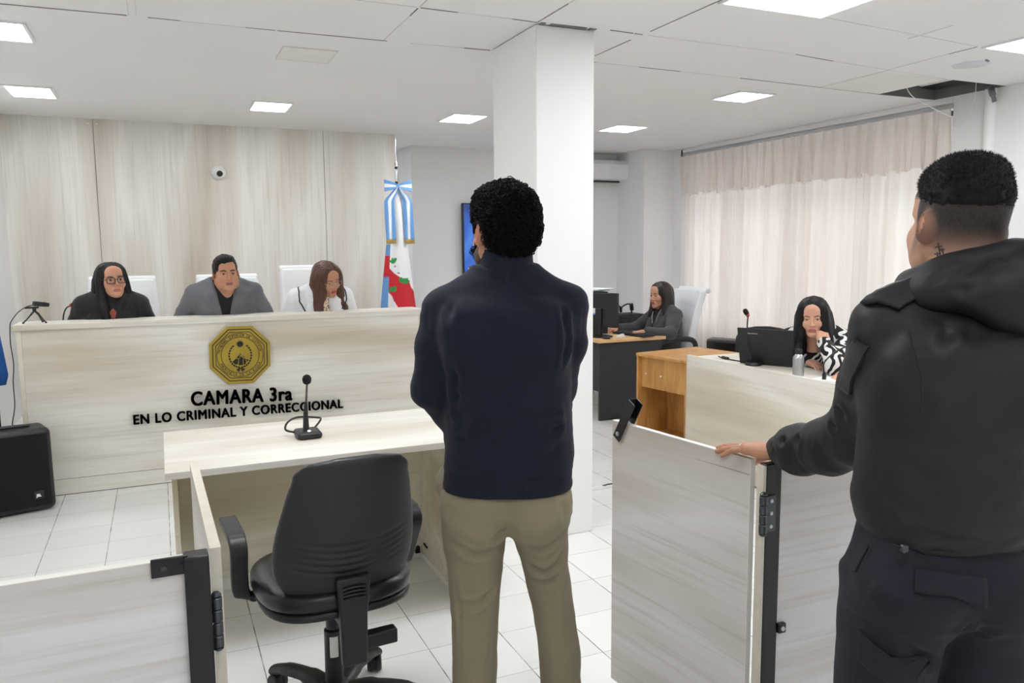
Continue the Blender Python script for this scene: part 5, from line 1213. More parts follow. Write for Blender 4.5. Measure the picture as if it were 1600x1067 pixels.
def curls(Pt, Nt, R, rad, rnd):
    n = len(Pt); m = 8; ns = 4
    a = np.cross(Nt, rnd.rand(n, 3)-0.5); a /= np.linalg.norm(a, axis=1, keepdims=True); b = np.cross(Nt, a); RR = R*(0.6+0.8*rnd.rand(n, 1)); ph = rnd.rand(n, 1)*6.28; lift = 0.3+0.7*rnd.rand(n, 1)
    pts = []
    for i in range(m):
        th = ph+i*0.78; pts.append(Pt+a*RR*np.cos(th)+Nt*(RR*(0.35+0.9*lift*np.sin(th)))+b*RR*(i/m-0.5)*1.2)
    V = np.zeros((n, m, ns, 3))
    for i in range(m):
        t = pts[min(i+1, m-1)]-pts[max(i-1, 0)]; t /= np.linalg.norm(t, axis=1, keepdims=True); u = np.cross(t, b+0.01); u /= np.maximum(np.linalg.norm(u, axis=1, keepdims=True), 1e-6); v = np.cross(t, u)
        for j in range(ns): V[:, i, j] = pts[i]+rad*(1-0.5*(i in (0, m-1)))*(u*math.cos(j*PI/2)+v*math.sin(j*PI/2))
    f = np.array([(i*ns+j, i*ns+(j+1) % ns, (i+1)*ns+(j+1) % ns, (i+1)*ns+j) for i in range(m-1) for j in range(ns)])
    return V.reshape(-1, 3), (np.arange(n)[:, None, None]*m*ns+f[None]).reshape(-1, 4)
def quads_mesh(name, V, Q, m, parent):
    me = bpy.data.meshes.new(name); fs = [tuple(dict.fromkeys(q)) for q in Q.tolist()]; me.from_pydata(V.tolist(), [], fs); me.materials.append(m)
    me.polygons.foreach_set('use_smooth', [True]*len(me.polygons)); me.update(); o = bpy.data.objects.new(name, me); COL.objects.link(o); o.parent = parent; return o
def wrap_sheet(name, corners, PQ, m, parent, nu=14, nv=14, off=0.003, thick=0.003, rows=None):
    """thin cloth patch laid on a surface: corners a,b,c,d (quad), pushed onto the nearest surface point"""
    P, Q = PQ; bv = BVHTree.FromPolygons([Vector(p) for p in P.tolist()], [tuple(q) for q in Q.tolist()])
    a, b, c, d = (np.array(x, float) for x in corners); MBo = MB(); vs = []
    for i in range(nu):
        for j in range(nv):
            u, v = i/(nu-1), j/(nv-1); p = (a*(1-u)+b*u)*(1-v)+(d*(1-u)+c*u)*v; h, n, _, _ = bv.find_nearest(Vector(p)); vs.append(h+n*off)
    MBo.add(vs, [(i*nv+j, (i+1)*nv+j, (i+1)*nv+j+1, i*nv+j+1) for i in range(nu-1) for j in range(nv-1)])
    return MBo.build(name, m, parent, solid=thick, smooth=70)
def wrap_line(pts, PQ, r, off=0.001, n=6):
    P, Q = PQ; bv = BVHTree.FromPolygons([Vector(p) for p in P.tolist()], [tuple(q) for q in Q.tolist()]); out = []
    for p in bez(pts, 6):
        h, nn, _, _ = bv.find_nearest(p); out.append(h+nn*off)
    return out

def shoes(parent, feet, rot=0.0):
    for x, y, a in feet:
        s = Sculpt((-0.07, -0.12, 0), (0.07, 0.22, 0.13), 0.007); s.loft([(0.0, 0, 0.045, 0.046, 0.145, 2.6), (0.03, 0, 0.045, 0.047, 0.143, 2.5), (0.06, 0, 0.02, 0.042, 0.11, 2.4), (0.11, 0, -0.035, 0.038, 0.05, 2.2)], k=0); P, Q = s.mesh(); P = smooth_mesh(P, Q, 2); P[:, 2] = np.maximum(P[:, 2], 0.0)
        m = Matrix.Translation((x, y, 0)) @ Matrix.Rotation(a, 4, 'Z'); mesh_obj('shoe', [(mat_np(m, P), Q)], M['shoe'], parent)

# ---- the standing man in navy, seen from behind
def crease2(P, N, lines, k=1.7): return crease(P, N, [(p, w, d*k) for p, w, d in lines])
def standing_man():
    x0, f0 = -0.02, 2.25
    t = thing('person', 'standing man with curly hair, navy sweater and khaki trousers, back to the camera', 'person', along(x0, f0), -CAM_YAW)
    px = lambda x, y, f=2.14: local_pt(x, y, f, x0, f0)
    # body: head, neck and a slim trunk with limbs inside the clothes, hands clasped in front
    TH = Matrix.Translation((0.0, 0.010, 1.577)) @ Matrix.Rotation(math.radians(24), 4, 'Z') @ Matrix.Rotation(math.radians(-3), 4, 'X')
    HP, HQ = head_mesh(False, 0.0028, jaw=1.05, full=0.6, neck=0.057, neck_len=0.10, neck_back=0.004)
    beard = lambda p: ((p[:, 1] > 0.0) & (p[:, 2] < -0.038) & (p[:, 2] > -0.118) & ~((np.abs(p[:, 0]) < 0.026) & (np.abs(p[:, 2]+0.0625) < 0.010)))*0.9
    HC = face_colors(HP, SK2, beard=beard)
    s = Sculpt((-0.27, -0.14, 0.03), (0.27, 0.36, 1.50), 0.011)
    s.loft([(0.82, 0, 0, 0.140, 0.10, 2.3), (0.95, 0, 0, 0.150, 0.115, 2.3), (1.15, 0, 0, 0.155, 0.115, 2.3), (1.33, 0, -0.01, 0.165, 0.10, 2.4), (1.40, 0, -0.01, 0.10, 0.07, 2.0), (1.48, 0, -0.01, 0.055, 0.055, 2.0)], k=0)
    s.chain([(-0.165, -0.01, 1.36), (-0.205, -0.02, 1.13), (-0.045, 0.235, 0.985)], [0.045, 0.040, 0.028], 0.02); s.chain([(0.170, -0.01, 1.365), (0.165, 0.06, 1.13), (0.035, 0.235, 0.985)], [0.045, 0.040, 0.028], 0.02)
    s.chain([(-0.09, 0, 0.80), (-0.095, 0.0, 0.45), (-0.10, -0.01, 0.08)], [0.07, 0.05, 0.04], 0.03); s.chain([(0.10, 0, 0.80), (0.135, 0.02, 0.45), (0.162, 0.02, 0.08)], [0.062, 0.05, 0.04], 0.03)
    BP, BQ = s.mesh(); BP = smooth_mesh(BP, BQ, 1)
    L = Matrix((( 0.80, 0.58, 0.16), (-0.50, 0.79, -0.35), (-0.33, 0.20, 0.92))).transposed().to_4x4()
    def hand(sx):
        y = Vector((sx*-0.75, 0.45, -0.48)).normalized(); z = Vector((sx*0.35, 0.85, 0.35)); z = (z-y*z.dot(y)).normalized(); xx = y.cross(z); T = Matrix((xx, y, z)).transposed().to_4x4(); T.translation = (sx*0.055, 0.225 if sx < 0 else 0.262, 0.995)
        return hand_parts(T, [(0.5, 0.7, 0.4)]*4, (0.5, 0.4), mirror=sx < 0, vox=0.004)
    h1, h2 = hand(-1), hand(1)
    cols = np.concatenate([mat_np(Matrix(), HC), np.tile(SK2, (len(BP), 1)), hand_cols(h1[3], SK2), hand_cols(h2[3], SK2)])
    body = mesh_obj('body', [(mat_np(TH, HP), HQ), (BP, BQ), (h1[0], h1[1]), (h2[0], h2[1])], M['skin'], t, cols=cols)
    eyeballs(t, TH)
    # hair: tight curls over a full cap, beard along the jaw
    s = Sculpt((-0.12, -0.15, -0.13), (0.12, 0.13, 0.17), 0.0035)
    s.ell((0, -0.020, 0.046), (0.088, 0.113, 0.094), k=0); s.ell((0, -0.058, -0.005), (0.077, 0.066, 0.066), k=0.03); s.ell((0, 0.035, 0.085), (0.070, 0.060, 0.048), k=0.03)
    s.ell((0, 0.118, -0.030), (0.066, 0.070, 0.092), k=0.01, op='sub')
    for x in (-1, 1): s.ell((x*0.093, 0.006, -0.022), (0.030, 0.040, 0.050), k=0.008, op='sub')
    for x in (-1, 1): s.cap((x*0.072, 0.030, 0.03), (x*0.066, 0.034, -0.040), 0.010, 0.009, 0.01); s.cap((x*0.064, 0.036, -0.042), (x*0.040, 0.070, -0.085), 0.015, 0.017, 0.012)
    s.cap((-0.030, 0.080, -0.096), (0.030, 0.080, -0.096), 0.020, k=0.015); s.cap((-0.02, 0.096, -0.050), (0.02, 0.096, -0.050), 0.006, k=0.004)
    P, Q = s.mesh(); rnd = np.random.RandomState(4); N = vnormals(P, Q)
    PD = P+N*(0.004*fnoise(P, 70, 2))[:, None]
    pt, nt = scatter(PD, Q, lambda C: (C[:, 2] > -0.07) & ~((np.abs(C[:, 0]) > 0.060) & (np.abs(C[:, 1]-0.002) < 0.046) & (C[:, 2] < 0.036)), 6500, rnd); V, F = curls(pt, nt, 0.0068, 0.0012, rnd)
    quads_mesh('hair', mat_np(TH, np.concatenate([PD, V])), np.concatenate([Q, F+len(PD)]), M['hair_curly'], t)
    # sweater
    s = Sculpt((-0.31, -0.19, 0.84), (0.29, 0.33, 1.56), 0.0055)
    s.loft([(0.850, 0.004, -0.005, 0.188, 0.146, 2.4), (0.90, 0.006, -0.003, 0.188, 0.146, 2.4), (0.97, 0.010, 0, 0.186, 0.142, 2.3), (1.07, 0.006, 0, 0.183, 0.142, 2.3), (1.18, 0, -0.006, 0.186, 0.142, 2.3), (1.28, 0, -0.012, 0.190, 0.140, 2.4), (1.36, 0, -0.016, 0.178, 0.122, 2.4), (1.41, 0, -0.014, 0.140, 0.095, 2.2), (1.45, 0.0, -0.010, 0.095, 0.080, 2.0), (1.475, 0, -0.008, 0.075, 0.075, 2.0)], k=0)
    for sx, zz in ((-1, 1.368), (1, 1.376)):
        s.cap((sx*0.06, -0.012, zz+0.070), (sx*0.165, -0.012, zz-0.008), 0.052, 0.062, 0.045)
        s.ell((sx*0.09, -0.085, 1.30), (0.075, 0.050, 0.09), k=0.05)                        # shoulder blades
    s.chain([(-0.172, -0.010, 1.362), (-0.196, -0.016, 1.26), (-0.214, -0.018, 1.135), (-0.170, 0.075, 1.055), (-0.060, 0.215, 0.995)], [0.062, 0.056, 0.052, 0.050, 0.037], 0.022)
    s.chain([(0.176, -0.008, 1.370), (0.178, 0.020, 1.26), (0.156, 0.055, 1.135), (0.150, 0.120, 1.055), (0.060, 0.225, 0.995)], [0.063, 0.055, 0.051, 0.048, 0.037], 0.022)
    s.ell((0, 0.05, 1.02), (0.165, 0.125, 0.13), k=0.05)                                       # belly
    P, Q = s.mesh(); P = smooth_mesh(P, Q, 2); N = vnormals(P, Q)
    B = lambda *q: [px(*v) for v in q]
    P = crease2(P, N, [(B((690, 617), (745, 622), (820, 615)), 0.013, 0.005), (B((688, 645), (735, 652), (790, 640), (812, 628)), 0.012, 0.006), (B((700, 668), (745, 660), (790, 636)), 0.011, 0.005), (B((705, 682), (760, 690), (820, 684)), 0.012, 0.004), (B((850, 676), (880, 668), (898, 655)), 0.011, 0.005), (B((865, 650), (888, 642), (897, 630)), 0.010, 0.005), (B((760, 712), (830, 712), (888, 696)), 0.013, 0.004),
        (B((700, 470), (712, 520), (714, 580), (708, 640)), 0.012, 0.007), (B((886, 470), (880, 520), (884, 580)), 0.011, 0.007), (B((655, 595), (675, 604), (700, 600)), 0.009, 0.004), (B((655, 615), (678, 628), (700, 630)), 0.009, 0.005), (B((720, 545), (780, 560), (850, 548)), 0.03, 0.004), (B((905, 540), (915, 560), (908, 585)), 0.010, 0.004)])
    hem = (P[:, 2] < 0.905) & (P[:, 2] > 0.866) & (np.abs(P[:, 0]-0.01) < 0.22); P = P+N*(np.where(hem, -0.0035+0.0012*np.sin(np.arctan2(P[:, 1], P[:, 0])*150)*(np.abs(N[:, 2]) < 0.5), 0.0026*fnoise(P, (14, 14, 26), 2)*np.clip((P[:, 2]-0.885)/0.03, 0, 1)))[:, None]
    sw = (P, Q); mesh_obj('sweater', [sw], M['navy_knit'], t)
    s = Sculpt((-0.11, -0.12, 1.42), (0.12, 0.12, 1.57), 0.0045)
    s.loft([(1.43, 0.002, -0.012, 0.089, 0.084, 2.0), (1.47, 0.004, -0.010, 0.080, 0.079, 2.0), (1.505, 0.006, -0.006, 0.074, 0.076, 2.0), (1.535, 0.008, -0.002, 0.072, 0.077, 2.0)], k=0)
    s.loft([(1.40, 0.006, -0.008, 0.066, 0.068, 2.0), (1.60, 0.008, -0.002, 0.0655, 0.070, 2.0)], k=0.003, op='sub')
    s.cut(lambda X, Y, Z: np.maximum(np.maximum(np.abs(X+0.035)-0.010-(Z-1.47)*0.35, 0.03-Y), 1.455-Z)+0*Z)
    P, Q = s.mesh(); P[:, 2] += 0.012*P[:, 0]/0.07*0.2; P = smooth_mesh(P, Q, 1); N = vnormals(P, Q); P = P+N*(0.0010*np.sin(np.arctan2(P[:, 1]+0.005, P[:, 0])*90))[:, None]
    mesh_obj('collar', [(P, Q)], M['navy_knit'], t)
    s = Sculpt((-0.10, -0.10, 1.48), (0.10, 0.10, 1.57), 0.004); s.loft([(1.48, 0.008, -0.004, 0.0685, 0.0705, 2.0), (1.543, 0.009, -0.001, 0.069, 0.074, 2.0)], k=0); s.loft([(1.45, 0.008, -0.002, 0.0635, 0.066, 2.0), (1.60, 0.009, 0.002, 0.064, 0.070, 2.0)], k=0, op='sub'); P, Q = s.mesh()
    mesh_obj('shirt_collar', [(P, Q)], M['blouse_white'], t)
    # trousers
    s = Sculpt((-0.24, -0.18, 0.04), (0.25, 0.20, 0.95), 0.0055)
    s.loft([(0.79, -0.002, -0.004, 0.172, 0.112, 2.2), (0.83, 0.0, -0.004, 0.180, 0.132, 2.3), (0.87, 0.006, 0, 0.164, 0.116, 2.4), (0.94, 0.010, 0, 0.152, 0.108, 2.4)], k=0)
    for sx in (-1, 1): s.ell((sx*0.082, -0.060, 0.782), (0.092, 0.086, 0.090), k=0.04)
    s.loft([(0.06, -0.104, 0.0, 0.062, 0.082, 2.3), (0.235, -0.101, 0, 0.065, 0.080, 2.2), (0.37, -0.098, 0.004, 0.070, 0.080, 2.2), (0.47, -0.097, 0.006, 0.073, 0.082, 2.2), (0.53, -0.096, 0.004, 0.077, 0.085, 2.2), (0.61, -0.094, 0, 0.083, 0.094, 2.2), (0.70, -0.097, -0.004, 0.094, 0.110, 2.2), (0.78, -0.096, -0.004, 0.094, 0.124, 2.2), (0.83, -0.092, -0.004, 0.09, 0.124, 2.2)], k=0.03)
    s.loft([(0.06, 0.172, 0.03, 0.062, 0.082, 2.3), (0.235, 0.160, 0.03, 0.062, 0.078, 2.2), (0.30, 0.158, 0.03, 0.063, 0.078, 2.2), (0.42, 0.143, 0.030, 0.063, 0.080, 2.2), (0.52, 0.127, 0.024, 0.066, 0.083, 2.2), (0.61, 0.112, 0.014, 0.070, 0.092, 2.2), (0.70, 0.098, 0.004, 0.082, 0.108, 2.2), (0.78, 0.092, -0.002, 0.092, 0.122, 2.2), (0.83, 0.09, -0.004, 0.088, 0.122, 2.2)], k=0.03)
    P, Q = s.mesh(); P = smooth_mesh(P, Q, 2); N = vnormals(P, Q); p2 = lambda *q: [px(x, y, 2.14) for x, y in q]; p3 = lambda *q: [px(x, y, 2.18) for x, y in q]
    P = crease2(P, N, [(p2((712, 812), (745, 829), (775, 836), (800, 828)), 0.012, 0.007), (p2((708, 850), (742, 867), (775, 862), (795, 846)), 0.012, 0.006), (p3((706, 944), (742, 942), (770, 928), (784, 910)), 0.011, 0.007), (p3((708, 962), (735, 950), (758, 938)), 0.010, 0.004), (p2((806, 828), (840, 824), (868, 812), (884, 796)), 0.012, 0.008), (p2((814, 852), (845, 862), (870, 852), (886, 836)), 0.012, 0.006), (p3((822, 884), (850, 892), (872, 880), (886, 858)), 0.011, 0.008), (p3((828, 908), (848, 912), (868, 906)), 0.011, 0.006), (p3((832, 940), (852, 956), (870, 954)), 0.012, 0.004),
        (p2((822, 738), (822, 780), (812, 826)), 0.010, 0.006), (p2((716, 770), (744, 786), (790, 786)), 0.020, 0.005), (p2((730, 800), (756, 808), (780, 800)), 0.013, 0.004), (p2((845, 790), (865, 800), (886, 780)), 0.012, 0.004), (p3((712, 900), (716, 960), (716, 1060)), 0.008, 0.003), (p3((842, 1000), (850, 1030), (856, 1062)), 0.012, 0.005), (p3((880, 905), (874, 950), (890, 1020)), 0.010, 0.003), (p3((776, 980), (770, 1020), (768, 1060)), 0.011, 0.004)])
    N = vnormals(P, Q); P = P+N*(0.0028*fnoise(P, (10, 10, 16), 2)*np.clip((0.85-P[:, 2])/0.04, 0, 1))[:, None]
    tr = (P, Q); mesh_obj('trousers', [tr], M['khaki'], t)
    # gaping side pocket at the left hip
    pk = MB(); pk.sheet(lambda u, v: (-0.178-0.030*math.sin(v*PI)**0.8*u-0.002, -0.02+0.07*u, 0.885-0.115*v+0.012*u), 8, 16); pk.build('pocket', M['khaki'], t, solid=0.006, smooth=80)
    shoes(t, [(-0.104, -0.02, 0.15), (0.172, 0.01, -0.2)])
standing_man()

# ---- the guard in black on the right, seen from behind
def guard():
    x0, f0 = 0.905, 1.60
    t = thing('person', 'guard in black hooded jacket with neck tattoo, hand on the swung-open leaf', 'person', along(x0, f0), -CAM_YAW)
    px = lambda x, y, f=1.48: local_pt(x, y, f, x0, f0)
    TH = Matrix.Translation((0.0, 0.012, 1.574)) @ Matrix.Rotation(math.radians(4), 4, 'Z') @ Matrix.Rotation(math.radians(-2), 4, 'X')
    HP, HQ = head_mesh(False, 0.0025, jaw=1.10, full=1.0, neck=0.066, neck_len=0.10)
    def fade(p):
        ang = p[:, 1]; z = p[:, 2]; lim = np.where(ang > 0.02, -0.03+0.9*(ang-0.02), -0.03)
        hz = -0.062+0.018*np.clip((0.0-ang)/0.09, 0, 1)*-1
        g = np.clip((z-hz)/0.075, 0, 1)**0.9*0.92
        ear = np.exp(-(((np.abs(p[:, 0])-0.076)/0.014)**2+((p[:, 1]+0.008)/0.024)**2+((z+0.004)/0.034)**2)*2.2)
        g = np.where((ang > 0.045), np.clip((z-0.055)/0.015, 0, 1)*0.9, g*np.clip((0.050-ang)/0.02, 0, 1))
        g = 1-(1-np.clip(g*1.05, 0, 0.99))**2.0
        return g*(1-np.clip(ear*2.2, 0, 1))*(0.965+0.035*np.clip(fnoise(p, 400, 1)+0.5, 0, 1))
    HC = face_colors(HP, SK1, fade=fade)
    s = Sculpt((-0.25, -0.16, 0.03), (0.27, 0.50, 1.50), 0.011)
    s.loft([(0.82, 0, 0, 0.140, 0.10, 2.3), (0.95, 0, 0, 0.150, 0.115, 2.3), (1.15, 0, 0, 0.155, 0.115, 2.3), (1.33, 0, -0.01, 0.165, 0.10, 2.4), (1.40, 0, -0.01, 0.10, 0.07, 2.0), (1.48, 0, -0.01, 0.06, 0.06, 2.0)], k=0)
    s.chain([(-0.115, 0.01, 1.36), (-0.105, 0.20, 1.10), (-0.182, 0.475, 0.990)], [0.05, 0.042, 0.030], 0.02); s.chain([(0.175, -0.01, 1.36), (0.21, -0.02, 1.10), (0.20, 0.08, 0.86)], [0.05, 0.042, 0.030], 0.02)
    s.chain([(-0.09, 0, 0.80), (-0.095, 0.0, 0.45), (-0.10, -0.01, 0.08)], [0.07, 0.05, 0.04], 0.03); s.chain([(0.09, 0, 0.80), (0.10, 0.0, 0.45), (0.10, -0.01, 0.08)], [0.07, 0.05, 0.04], 0.03)
    BP, BQ = s.mesh()
    # left hand lying on the top edge of the leaf, fingers over it
    yv = Vector((-0.115, 0.124, -0.012)).normalized(); zv = Vector((0.10, -0.10, 1)); zv = (zv-yv*zv.dot(yv)).normalized(); xv = yv.cross(zv)
    T = Matrix((xv, yv, zv)).transposed().to_4x4(); T.translation = (-0.190, 0.490, 0.9835)
    hp = hand_parts(T, [(0.10, 0.10, 0.05), (0.06, 0.12, 0.08), (0.10, 0.16, 0.10), (0.16, 0.24, 0.18)], (0.40, 0.45), 0.015, mirror=True, vox=0.0022, s=1.02)
    T2 = Matrix(((1, 0, 0), (0, 0.35, -0.94), (0, -0.94, -0.35))).transposed().to_4x4(); T2 = Matrix(((0, 0, 1), (0.1, -0.99, 0), (1, 0.1, 0))).to_4x4()
    y2 = Vector((0.0, 0.25, -0.97)); z2 = Vector((1, 0, 0)); x2 = y2.cross(z2); T2 = Matrix((x2, y2, z2)).transposed().to_4x4(); T2.translation = (0.20, 0.09, 0.84)
    h2 = hand_parts(T2, [(0.3, 0.4, 0.3)]*4, (0.4, 0.3), mirror=False, vox=0.004)
    cols = np.concatenate([HC, np.tile(SK1, (len(BP), 1)), hand_cols(hp[3], SK2), hand_cols(h2[3], SK2)])
    mesh_obj('body', [(mat_np(TH, HP), HQ), (BP, BQ), (hp[0], hp[1]), (h2[0], h2[1])], M['skin'], t, cols=cols)
    nail_obj(hp[2], t); eyeballs(t, TH)
    m = T @ Matrix.Translation((0.0105+0.0, 0.112, -0.003)) @ Matrix.Rotation(-PI/2-0.12, 4, 'X'); MB().ring(0.0102, 0.0120, 0.006, m, 28).build('finger_ring', M['steel'], t)
    # tattoo: three small crosses on the left side of the neck
    Hw = mat_np(TH, HP); ink = MB()
    bv = BVHTree.FromPolygons([Vector(p) for p in Hw.tolist()], [tuple(q) for q in HQ.tolist()])
    camL = Vector(local_pt(1500, 533.5, 1e-6, x0, f0)); camL.z = CAM_H
    def onskin(x, y):
        p = Vector(local_pt(x, y, 1.5, x0, f0)); d = (p-camL).normalized(); h = bv.ray_cast(camL, d)
        return (h[0]+h[1]*0.0006, h[1]) if h[0] is not None else (None, None)
    for (cx, cy, h, wdt) in ((1468, 392, 28, 6), (1474, 388, 22, 5), (1463, 402, 14, 4)):
        pass
    strokes = [((1466, 379), (1471, 409)), ((1461.5, 386.5), (1472, 384)), ((1472, 388), (1476, 405)), ((1468, 391), (1476, 389.5)), ((1464, 394), (1467, 408)), ((1460.5, 397), (1468, 395.5))]
    for (a0, b0), (a1, b1) in strokes:
        pts = []
        for k in range(7):
            q, n = onskin(a0+(a1-a0)*k/6, b0+(b1-b0)*k/6)
            if q is not None: pts.append(q)
        if len(pts) > 2: ink.tube(pts, 0.0011, 6, flat=(1, 1))
    if ink.v:
        o = ink.build('tattoo', M['tattoo'], t); o['label'] = 'tattoo of three small dark crosses on the neck'
    # hair: short crop on top, faded sides
    s = Sculpt((-0.10, -0.13, -0.05), (0.10, 0.10, 0.15), 0.003)
    s.ell((0, -0.015, 0.048), (0.0768, 0.0995, 0.086), k=0); s.ell((0, 0.040, 0.085), (0.056, 0.044, 0.040), k=0.02); s.ell((0, -0.015, 0.095), (0.062, 0.085, 0.043), k=0.02)
    s.cut(lambda X, Y, Z: Z-(0.032+0.30*np.clip(Y, -0.12, 0.05))+0.0*X)
    P, Q = s.mesh(); rnd = np.random.RandomState(9); P = P-vnormals(P, Q)*np.clip((0.036-(P[:, 2:3]-0.032-0.30*np.clip(P[:, 1:2], -0.12, 0.05)))/0.04, 0, 1)*0.0055; pt, nt = scatter(P, Q, lambda C: C[:, 2] > 0.036+0.30*np.clip(C[:, 1], -0.12, 0.05), 10000, rnd)
    V, F = strands(pt, nt+np.array((0, 0.25, 0.35)), 0.004+0.0035*np.clip((pt[:, 2:3]-0.036)/0.05, 0, 1), 0.0011, rnd, 0.0, 0.7)
    N = vnormals(P, Q); P = P+N*(0.002*fnoise(P, 90, 2))[:, None]
    quads_mesh('hair', mat_np(TH, np.concatenate([P, V])), np.concatenate([Q, F+len(P)]), M['hair_crop'], t)
    # jacket with sleeves
    s = Sculpt((-0.27, -0.21, 0.92), (0.31, 0.53, 1.50), 0.0055)
    s.loft([(0.938, -0.01, -0.005, 0.160, 0.130, 2.4), (0.955, -0.01, -0.005, 0.168, 0.136, 2.4), (0.99, -0.008, -0.006, 0.180, 0.146, 2.3), (1.05, -0.005, -0.008, 0.182, 0.150, 2.3), (1.15, 0, -0.010, 0.185, 0.150, 2.3), (1.26, 0.005, -0.014, 0.198, 0.148, 2.4), (1.34, 0.01, -0.014, 0.192, 0.132, 2.4), (1.40, 0.008, -0.010, 0.150, 0.105, 2.2), (1.44, 0.004, -0.006, 0.105, 0.088, 2.0), (1.47, 0.0, -0.004, 0.080, 0.080, 2.0)], k=0)
    s.cap((-0.055, 0.0, 1.440), (-0.120, 0.010, 1.368), 0.056, 0.080, 0.045); s.cap((0.055, 0.0, 1.445), (0.175, -0.008, 1.372), 0.056, 0.074, 0.045)
    for sx in (-1, 1): s.ell((sx*0.09, -0.095, 1.28), (0.08, 0.055, 0.10), k=0.05)
    s.chain([(-0.120, 0.010, 1.365), (-0.112, 0.100, 1.235), (-0.105, 0.200, 1.105), (-0.125, 0.290, 1.050), (-0.165, 0.400, 1.012), (-0.180, 0.460, 0.998)], [0.082, 0.074, 0.069, 0.066, 0.060, 0.045], 0.03)
    s.cap((-0.176, 0.450, 0.999), (-0.186, 0.478, 0.992), 0.040, 0.036, 0.012)
    s.chain([(0.180, -0.008, 1.365), (0.215, -0.015, 1.22), (0.225, -0.01, 1.10), (0.215, 0.05, 0.97), (0.203, 0.08, 0.885)], [0.076, 0.068, 0.063, 0.056, 0.042], 0.03)
    P, Q = s.mesh(); P = smooth_mesh(P, Q, 2); N = vnormals(P, Q)
    b1 = lambda *q: [px(x, y, 1.47) for x, y in q]; sl = lambda f, *q: [px(x, y, f) for x, y in q]
    P = crease2(P, N, [(b1((1438, 622), (1478, 608), (1512, 592)), 0.012, 0.007), (b1((1440, 640), (1476, 634), (1530, 605)), 0.012, 0.006), (b1((1462, 575), (1470, 540), (1488, 512)), 0.012, 0.006), (b1((1500, 575), (1505, 545), (1518, 520)), 0.012, 0.004), (b1((1448, 690), (1510, 700), (1590, 668)), 0.014, 0.005), (b1((1440, 770), (1500, 788), (1590, 768)), 0.018, 0.004), (b1((1380, 790), (1450, 812), (1540, 806), (1598, 792)), 0.017, 0.0045), (b1((1370, 820), (1440, 840), (1520, 836), (1598, 824)), 0.015, 0.004), (b1((1360, 748), (1420, 736), (1500, 742)), 0.022, 0.0035), (b1((1500, 720), (1550, 716), (1598, 700)), 0.02, 0.004), (b1((1520, 545), (1560, 530), (1600, 522)), 0.006, 0.003), (b1((1350, 850), (1440, 864), (1600, 846)), 0.006, 0.004),
        (sl(1.72, (1300, 650), (1330, 640), (1365, 622), (1395, 600)), 0.012, 0.007), (sl(1.76, (1290, 668), (1320, 664), (1350, 650)), 0.010, 0.005), (sl(1.86, (1272, 690), (1286, 712), (1300, 738)), 0.010, 0.005), (sl(1.92, (1240, 676), (1252, 700), (1262, 740)), 0.010, 0.005), (sl(1.97, (1218, 682), (1232, 702), (1236, 732)), 0.009, 0.006), (sl(1.80, (1330, 700), (1360, 708), (1400, 690)), 0.013, 0.006), (sl(1.70, (1385, 650), (1410, 640), (1436, 612)), 0.012, 0.008), (sl(1.62, (1440, 560), (1430, 600), (1412, 650)), 0.012, 0.006), (sl(2.02, (1204, 690), (1212, 705), (1212, 728)), 0.008, 0.005)])
    N = vnormals(P, Q); P = P+N*(0.0032*fnoise(P, (11, 11, 17), 3))[:, None]
    jk = (P, Q); mesh_obj('jacket', [jk], M['jacket_black'], t)
    wrap_sheet('epaulette', (px(1438, 440, 1.57), px(1460, 452, 1.55), px(1408, 503, 1.56), px(1368, 489, 1.6)), jk, M['jacket_black'], t, off=0.008, thick=0.009)
    wrap_sheet('sleeve_patch', (px(1374, 521, 1.60), px(1398, 538, 1.58), px(1353, 610, 1.66), px(1311, 606, 1.70)), jk, M['patch_black'], t, off=0.002, thick=0.005)
    sm = MB()
    for q in (((1412, 505), (1428, 540), (1442, 590), (1438, 640)),): sm.tube(wrap_line([px(x, y, 1.49) for x, y in q], jk, 0.001), 0.0013, 6)
    sm.build('seam', M['patch_black'], t)
    b = MB(); b.obox(px(1413, 857, 1.466), (0.014, 0.012, 0.016), (0, 0, 0.3)); b.build('cord_lock', M['grey_metal'], t, bevel=0.003)
    b = MB(); b.tube([px(1391, 850, 1.475), px(1400, 853, 1.468), px(1411, 856, 1.466)], 0.0018, 6); b.build('drawcord', M['patch_black'], t)
    # collar and folded hood behind the neck
    s = Sculpt((-0.15, -0.20, 1.36), (0.18, 0.13, 1.58), 0.005)
    ring = [(-0.070, 0.072, 1.445), (-0.088, 0.020, 1.458), (-0.074, -0.048, 1.478), (-0.020, -0.085, 1.496), (0.045, -0.080, 1.508), (0.088, -0.030, 1.505), (0.090, 0.03, 1.475), (0.06, 0.08, 1.44)]
    s.chain(bez(ring, 4), [0.020]*8+[0.024]*8+[0.028]*13, 0.02)
    ring2 = [(-0.110, 0.020, 1.425), (-0.092, -0.062, 1.440), (-0.028, -0.118, 1.445), (0.050, -0.125, 1.455), (0.110, -0.080, 1.478), (0.130, 0.0, 1.460)]
    s.chain(bez(ring2, 4), [0.020]*4+[0.028]*5+[0.042]*5+[0.050]*7, 0.03)
    s.ell((0.060, -0.125, 1.425), (0.090, 0.050, 0.060), k=0.04); s.ell((0.085, -0.10, 1.500), (0.050, 0.040, 0.034), k=0.03)
    P, Q = s.mesh(); P = smooth_mesh(P, Q, 2); N = vnormals(P, Q)
    P = crease(P, N, [(sl(1.50, (1450, 440), (1490, 430), (1530, 428), (1566, 415)), 0.009, 0.006), (sl(1.46, (1480, 452), (1530, 456), (1580, 445)), 0.010, 0.006), (sl(1.46, (1560, 402), (1578, 425), (1592, 460)), 0.006, 0.005), (sl(1.45, (1520, 440), (1545, 450), (1600, 478)), 0.010, 0.005)])
